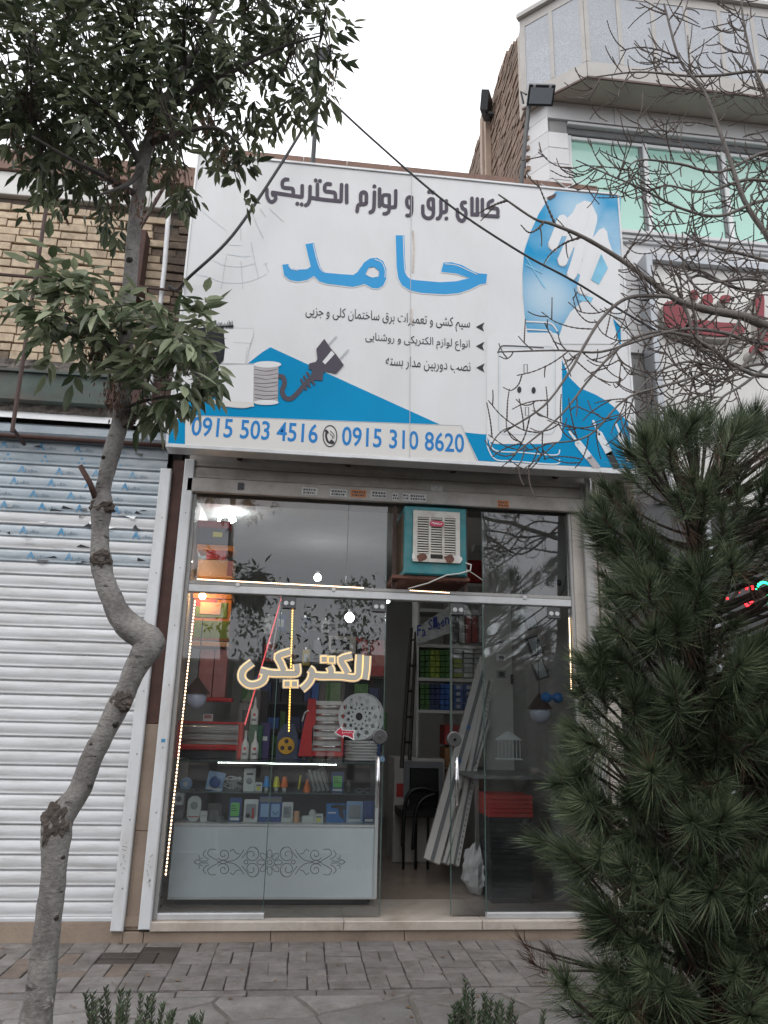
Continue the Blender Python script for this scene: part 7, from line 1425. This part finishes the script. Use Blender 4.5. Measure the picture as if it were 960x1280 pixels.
while len(placed) < 640 and tries < 16000:
    tries += 1
    u, v = rnd.uniform(640, 1235), rnd.uniform(505, 1400)
    if not inside(u, v, SIL): continue
    # the crown is round in plan: reach towards the viewer shrinks at the outline
    fx = (u-930)/max(60, 300); yr = .85*math.sqrt(max(.05, 1-min(1, abs(fx))**2)); y = YP+rnd.choice((-1, -1, -1, 1))*yr*rnd.uniform(.35, 1)
    p = P(930+(u-930), v, y)
    if abs(u-948) < 62 and abs(v-742) < 36: continue
    if any((p-q).length < .068 for q in placed): continue
    placed.append(p); ax = axis(v); o_ = p-ax; o_.z = 0
    d = (o_.normalized()*.85+Vector((0, -.12, .85 if v < 700 else .5))+rv(.35)); tip = p
    vis = y < YP+.2
    tuft(tip, d, int(rnd.uniform(190, 300)) if vis else 80, rnd.uniform(.11, .21), nb)
    r0 = ax+Vector((0, 0, -o_.length*.55)); r0.z = max(r0.z, .05); mid = (r0+tip)/2+Vector((0, 0, -.05))+rv(.03); brs.tube(smooth_path([r0, mid, tip-d.normalized()*.1, tip], 3), [.011-.007*i/9 for i in range(10)], 5, cap=False)
    if rnd.random() < .4: tuft((r0+tip*2)/3, Vector((rnd.uniform(-.5, .5), -.4, -.6)), 45, .15, ndead)
    if rnd.random() < .14: tuft(tip+rv(.05), d+rv(.5), 40, .13, ndead)
for i in range(len(SIL)-13+1, len(SIL)):   # tips along the outline facing the shop
    (ua, va), (ub, vb) = SIL[i-1], SIL[i]; n_ = max(1, int(math.dist((ua, va), (ub, vb))/15))
    for j in range(n_):
        u, v = ua+(ub-ua)*j/n_+rnd.uniform(10, 26), va+(vb-va)*j/n_
        p = P(u, v, YP+rnd.uniform(-.25, .2)); ax = axis(v); o_ = p-ax; o_.z = 0; d = o_.normalized()*.8+Vector((0, -.1, .75))+rv(.25); tuft(p, d, 200, rnd.uniform(.12, .17), nb); r0 = ax+Vector((0, 0, -o_.length*.5)); r0.z = max(r0.z, .05); brs.tube(smooth_path([r0, (r0+p)/2+Vector((0, 0, -.05)), p-d.normalized()*.1, p], 3), [.009-.006*k/9 for k in range(10)], 5, cap=False)
for k_ in range(26):
    u = 800+k_*9+rnd.uniform(-4, 4); v = 520+rnd.uniform(-4, 26)+max(0, (850-u))*.5; p = P(u, v, YP+rnd.uniform(-.3, .2)); tuft(p, Vector(((u-890)/160, -.15, 1))+rv(.2), 220, rnd.uniform(.13, .18), nb); brs.tube([axis(v)+Vector((0, 0, -.3)), p], [.008, .004], 5, cap=False)
for u, v, y in ((655, 1180, -2.2), (668, 1205, -2.25), (690, 1195, -2.2), (720, 1235, -2.3), (705, 1262, -2.3), (745, 1268, -2.35), (735, 1205, -2.2)):   # thin brownish side shoots over the paving
    p = P(u, v, y); tuft(p, Vector((-.7, -.1, .35))+rv(.3), 55, .12, ndead if u < 700 else nb); brs.tube(smooth_path([P(840, 1230, YP), P(770, 1215, y), P(u+20, v+8, y), p], 3), [.009-.006*i/9 for i in range(10)], 5, cap=False)
nb.build('needles', 'pine_needle', pine); ndead.build('dead_needles', 'pine_dead', pine); brs.build('branches', 'bark_pine', pine)
# ------------------------------------------------------------------ bare tree reaching in from the right
bare = thing('bare_tree', P(1120, 1420, -2.4), 'leafless tree whose budded branches reach in from the right', 'tree')
b0 = P(1110, 1400, -2.4); b0.z = -.06
MB().tube(smooth_path([b0, P(1100, 1000, -2.4), P(1085, 700, -2.4), P(1060, 480, -2.4), P(1040, 330, -2.4), P(1010, 150, -2.5), P(990, -60, -2.6)], 4), [.085-.055*i/24 for i in range(25)], 12).build('trunk', 'bark_limb', bare, smooth=True)
bt, btw = MB(), MB()
def beaded(pts, r0, r1):
    q = smooth_path(pts, 7); k = len(q); btw.tube(q, [(r0+(r1-r0)*i/(k-1))*(1.0 if i % 2 else 1.75) for i in range(k)], 5, cap=False)
def twigs(path, r, dens, lmin, lmax, lvl=0):
    L = sum((path[i+1]-path[i]).length for i in range(len(path)-1)); n = max(1, int(L*dens))
    for _ in range(n):
        t = rnd.uniform(.08, 1)*(len(path)-1); i = min(int(t), len(path)-2); p = path[i]+(path[i+1]-path[i])*(t-i); d0 = (path[i+1]-path[i]).normalized()
        sd_ = d0.cross(fwd); sd_ = sd_.normalized() if sd_.length > .1 else upv; sgn = rnd.choice((-1, 1)); d = (d0*rnd.uniform(.3, 1)+sd_*sgn*rnd.uniform(.5, 1)+rv(.35)).normalized(); l = rnd.uniform(lmin, lmax); bend = Vector((0, 0, rnd.uniform(-.2, .75)))+rv(.2)
        pth = [p, p+d*l*.35, p+(d+bend*.5).normalized()*l*.7, p+(d+bend).normalized()*l]; beaded(pth, max(.0030, r*.55), .0021)
        if lvl < 1: twigs(pth, r*.6, dens*1.0, lmin*.5, lmax*.6, lvl+1)
def blimb(lst, w0, w1, dens=5, lmin=.12, lmax=.42, y=-2.4):
    pts = [P(q[0], q[1], (q[2] if len(q) > 2 else y)) for q in lst]; path = smooth_path(pts, 5); s_ = depth(pts[0])/FPX; k = len(path); r0, r1 = w0/2*s_, w1/2*s_
    bt.tube(path, [(r0+(r1-r0)*i/(k-1))*(1+.14*noise.noise(path[i]*30)) for i in range(k)], 7, cap=False); twigs(path, (r0+r1)/2*.6, dens*2.6, lmin, lmax)
blimb([(1060, 440), (960, 408), (930, 396), (892, 389), (864, 382), (844, 374), (814, 352), (777, 325), (730, 297), (690, 280), (667, 273), (623, 243)], 13, 2.2, 2.6, .08, .3)
blimb([(864, 382), (840, 372), (820, 370), (783, 373), (753, 397), (730, 433), (713, 463), (680, 507), (630, 540)], 6, 2.2, 3.2, .08, .32)
blimb([(1045, 350), (990, 330), (960, 295), (930, 250), (907, 185), (880, 115), (850, 75), (830, 5)], 9, 2.6, 5, .1, .4)
blimb([(1010, 120), (960, 90), (900, 94), (860, 95), (800, 90), (745, 96)], 5, 1.6, 5, .08, .35)
blimb([(1050, 420), (960, 430), (900, 415), (850, 412), (800, 425), (750, 440), (700, 438), (622, 440)], 6, 1.8, 3.6, .08, .34)
blimb([(1050, 400), (960, 470), (880, 430), (860, 420), (820, 415), (780, 430), (740, 470), (700, 520), (640, 570)], 6, 1.8, 3.6, .08, .34)
blimb([(1040, 330), (980, 330), (930, 318), (880, 305), (855, 290)], 6, 2, 5, .1, .4); blimb([(1050, 400), (980, 395), (920, 440), (870, 470), (820, 485), (780, 500), (735, 545), (680, 555)], 5, 1.6, 4, .1, .36)
blimb([(1040, 330), (970, 360), (920, 360), (880, 340), (855, 330), (853, 290)], 5, 2, 4, .1, .35); blimb([(960, 408), (935, 450), (905, 478), (860, 500), (820, 512)], 5, 1.5, 5, .08, .3); blimb([(864, 382), (870, 400), (872, 430), (866, 455), (850, 490), (815, 525)], 4, 1.5, 5, .08, .3)
blimb([(1020, 200), (960, 190), (900, 215), (850, 205), (800, 200), (780, 215)], 5, 1.5, 6, .1, .35); blimb([(1030, 260), (960, 250), (900, 270), (850, 260), (800, 235), (760, 218), (720, 200)], 5, 1.4, 5, .1, .34)
for q_ in ([(1050, 470), (960, 455), (910, 462), (860, 452), (815, 470), (790, 500)], [(1050, 300), (970, 345), (925, 400), (905, 440), (890, 500)], [(1040, 380), (950, 350), (900, 352), (870, 345), (838, 368), (800, 375)], [(1045, 420), (985, 440), (930, 480), (900, 500), (880, 540)], [(1030, 150), (985, 220), (930, 225), (880, 240), (830, 232), (795, 250)]): blimb(q_, 5, 1.7, 4, .1, .32)
blimb([(850, 372), (862, 400), (868, 430), (895, 442)], 5, 3, 4, .1, .3); blimb([(1020, 230), (975, 150), (945, 90), (930, 30), (925, -20)], 6, 2, 6, .1, .35); blimb([(853, 330), (862, 350), (880, 365), (905, 365)], 4, 2, 4, .1, .3)
bt.build('branches', 'bark_limb', bare, smooth=True); tag(btw.build('twigs', 'bark_twig', bare), kind='stuff')
# ------------------------------------------------------------------ low shrubs at the kerb
def shrub(u, v, wpx, y, nst, label, seed):
    nst = int(nst*1.8)
    global rnd
    rnd = random.Random(seed); c = P(u, v, y); s_ = depth(c)/FPX; t = thing('rosemary_shrub', (c.x, c.y, -.05), label, 'shrub'); lv, st_ = LeafBag(), MB()
    for i in range(nst):
        x = c.x+rnd.uniform(-.5, .5)*wpx*s_; h = c.z+rnd.uniform(-.2, .015); yb = y+rnd.uniform(-.18, .18); b = Vector((c.x+(x-c.x)*.5, yb, -.05)); tp = Vector((x+rnd.uniform(-.03, .03), yb+rnd.uniform(-.05, .05), h)); m = (b+tp)/2+rv(.02)
        path = smooth_path([b, m, tp], 6); st_.tube(path, [.006-.004*k/(len(path)-1) for k in range(len(path))], 5, cap=False)
        n = 90
        for k in range(n):
            f_ = .35+.65*k/n; p = b+(tp-b)*f_+(m-(b+tp)/2)*4*f_*(1-f_)*.5; a = k*2.4; lv.leaf(p, Vector((math.cos(a), math.sin(a), .9+.5*f_)), rv(), rnd.uniform(.026, .046)*(1.1-.4*f_), .009)
    lv.build('leaves', 'shrub_leaf', t); st_.build('stems', 'bark_twig', t)
shrub(185, 1250, 165, -2.65, 34, 'low green rosemary shrub at the foot of the photo beside the street tree', 31); shrub(612, 1245, 85, -2.7, 24, 'low dark green rosemary shrub at the foot of the photo in front of the doorway', 37)
# ================================================================== the other side of the street (seen only in the glass)
cm('opposite_wall', (190, 182, 170), .8, var=.15, scale=2); cm('opposite_dark', (50, 50, 52), .4, var=.2)
for i, (x0, x1, h) in enumerate(((-16, -7, 3.5), (-6.9, 1, 3.4), (1.1, 9, 3.7), (9.1, 17, 3.45))):
    t = thing('opposite_building', ((x0+x1)/2, -21, -.16), 'low plain building across the street, '+('leftmost', 'second from the left', 'third from the left', 'rightmost')[i]+' mirrored in the shop glass', 'building', 'buildings across the street'); MB().box(x0, x1, -24, -20, -.16, h).build('wall', 'opposite_wall', t)
    for k in range(3): xx = x0+.5+k*(x1-x0)/3; MB().box(xx, xx+(x1-x0)/3-.8, -19.99, -19.95, .1, 2.9).build('shopfront', 'opposite_dark', t)
    MB().box(x0, x1, -19.99, -19.6, 3.1, 3.3).build('canopy', 'opposite_dark', t)
g = MB(); g.box(-30, 30, -19.9, -14.0, -.26, -.02); struct(g.build('far_pavement', 'paver', origin=(0, -17, 0)))
rnd = random.Random(71)
for i, (x, y, h) in enumerate(((-7.5, -15, 4.9), (-1.0, -15.2, 5.9), (1.5, -14.8, 6.2), (8.5, -15, 4.9))):
    t = thing('opposite_tree', (x, y, -.1), 'leafy street tree across the road, '+('leftmost', 'second from the left', 'third from the left', 'rightmost')[i]+' in the glass', 'tree', 'trees across the street'); MB().tube([(x, y, -.1), (x+.1, y, h*.3), (x, y, h*.62)], [.12, .09, .05], 8).build('trunk', 'bark_dark', t); bag = LeafBag()
    for k in range(16):
        c = Vector((x+rnd.gauss(0, .5), y+rnd.gauss(0, .9), h*.66+rnd.gauss(0, h*.13)))
        for j in range(34): p = c+rv(.42); bag.leaf(p, rv()+Vector((0, 0, -.6)), rv(), .17, .075)
    bag.build('crown', 'ash_leaf', t)
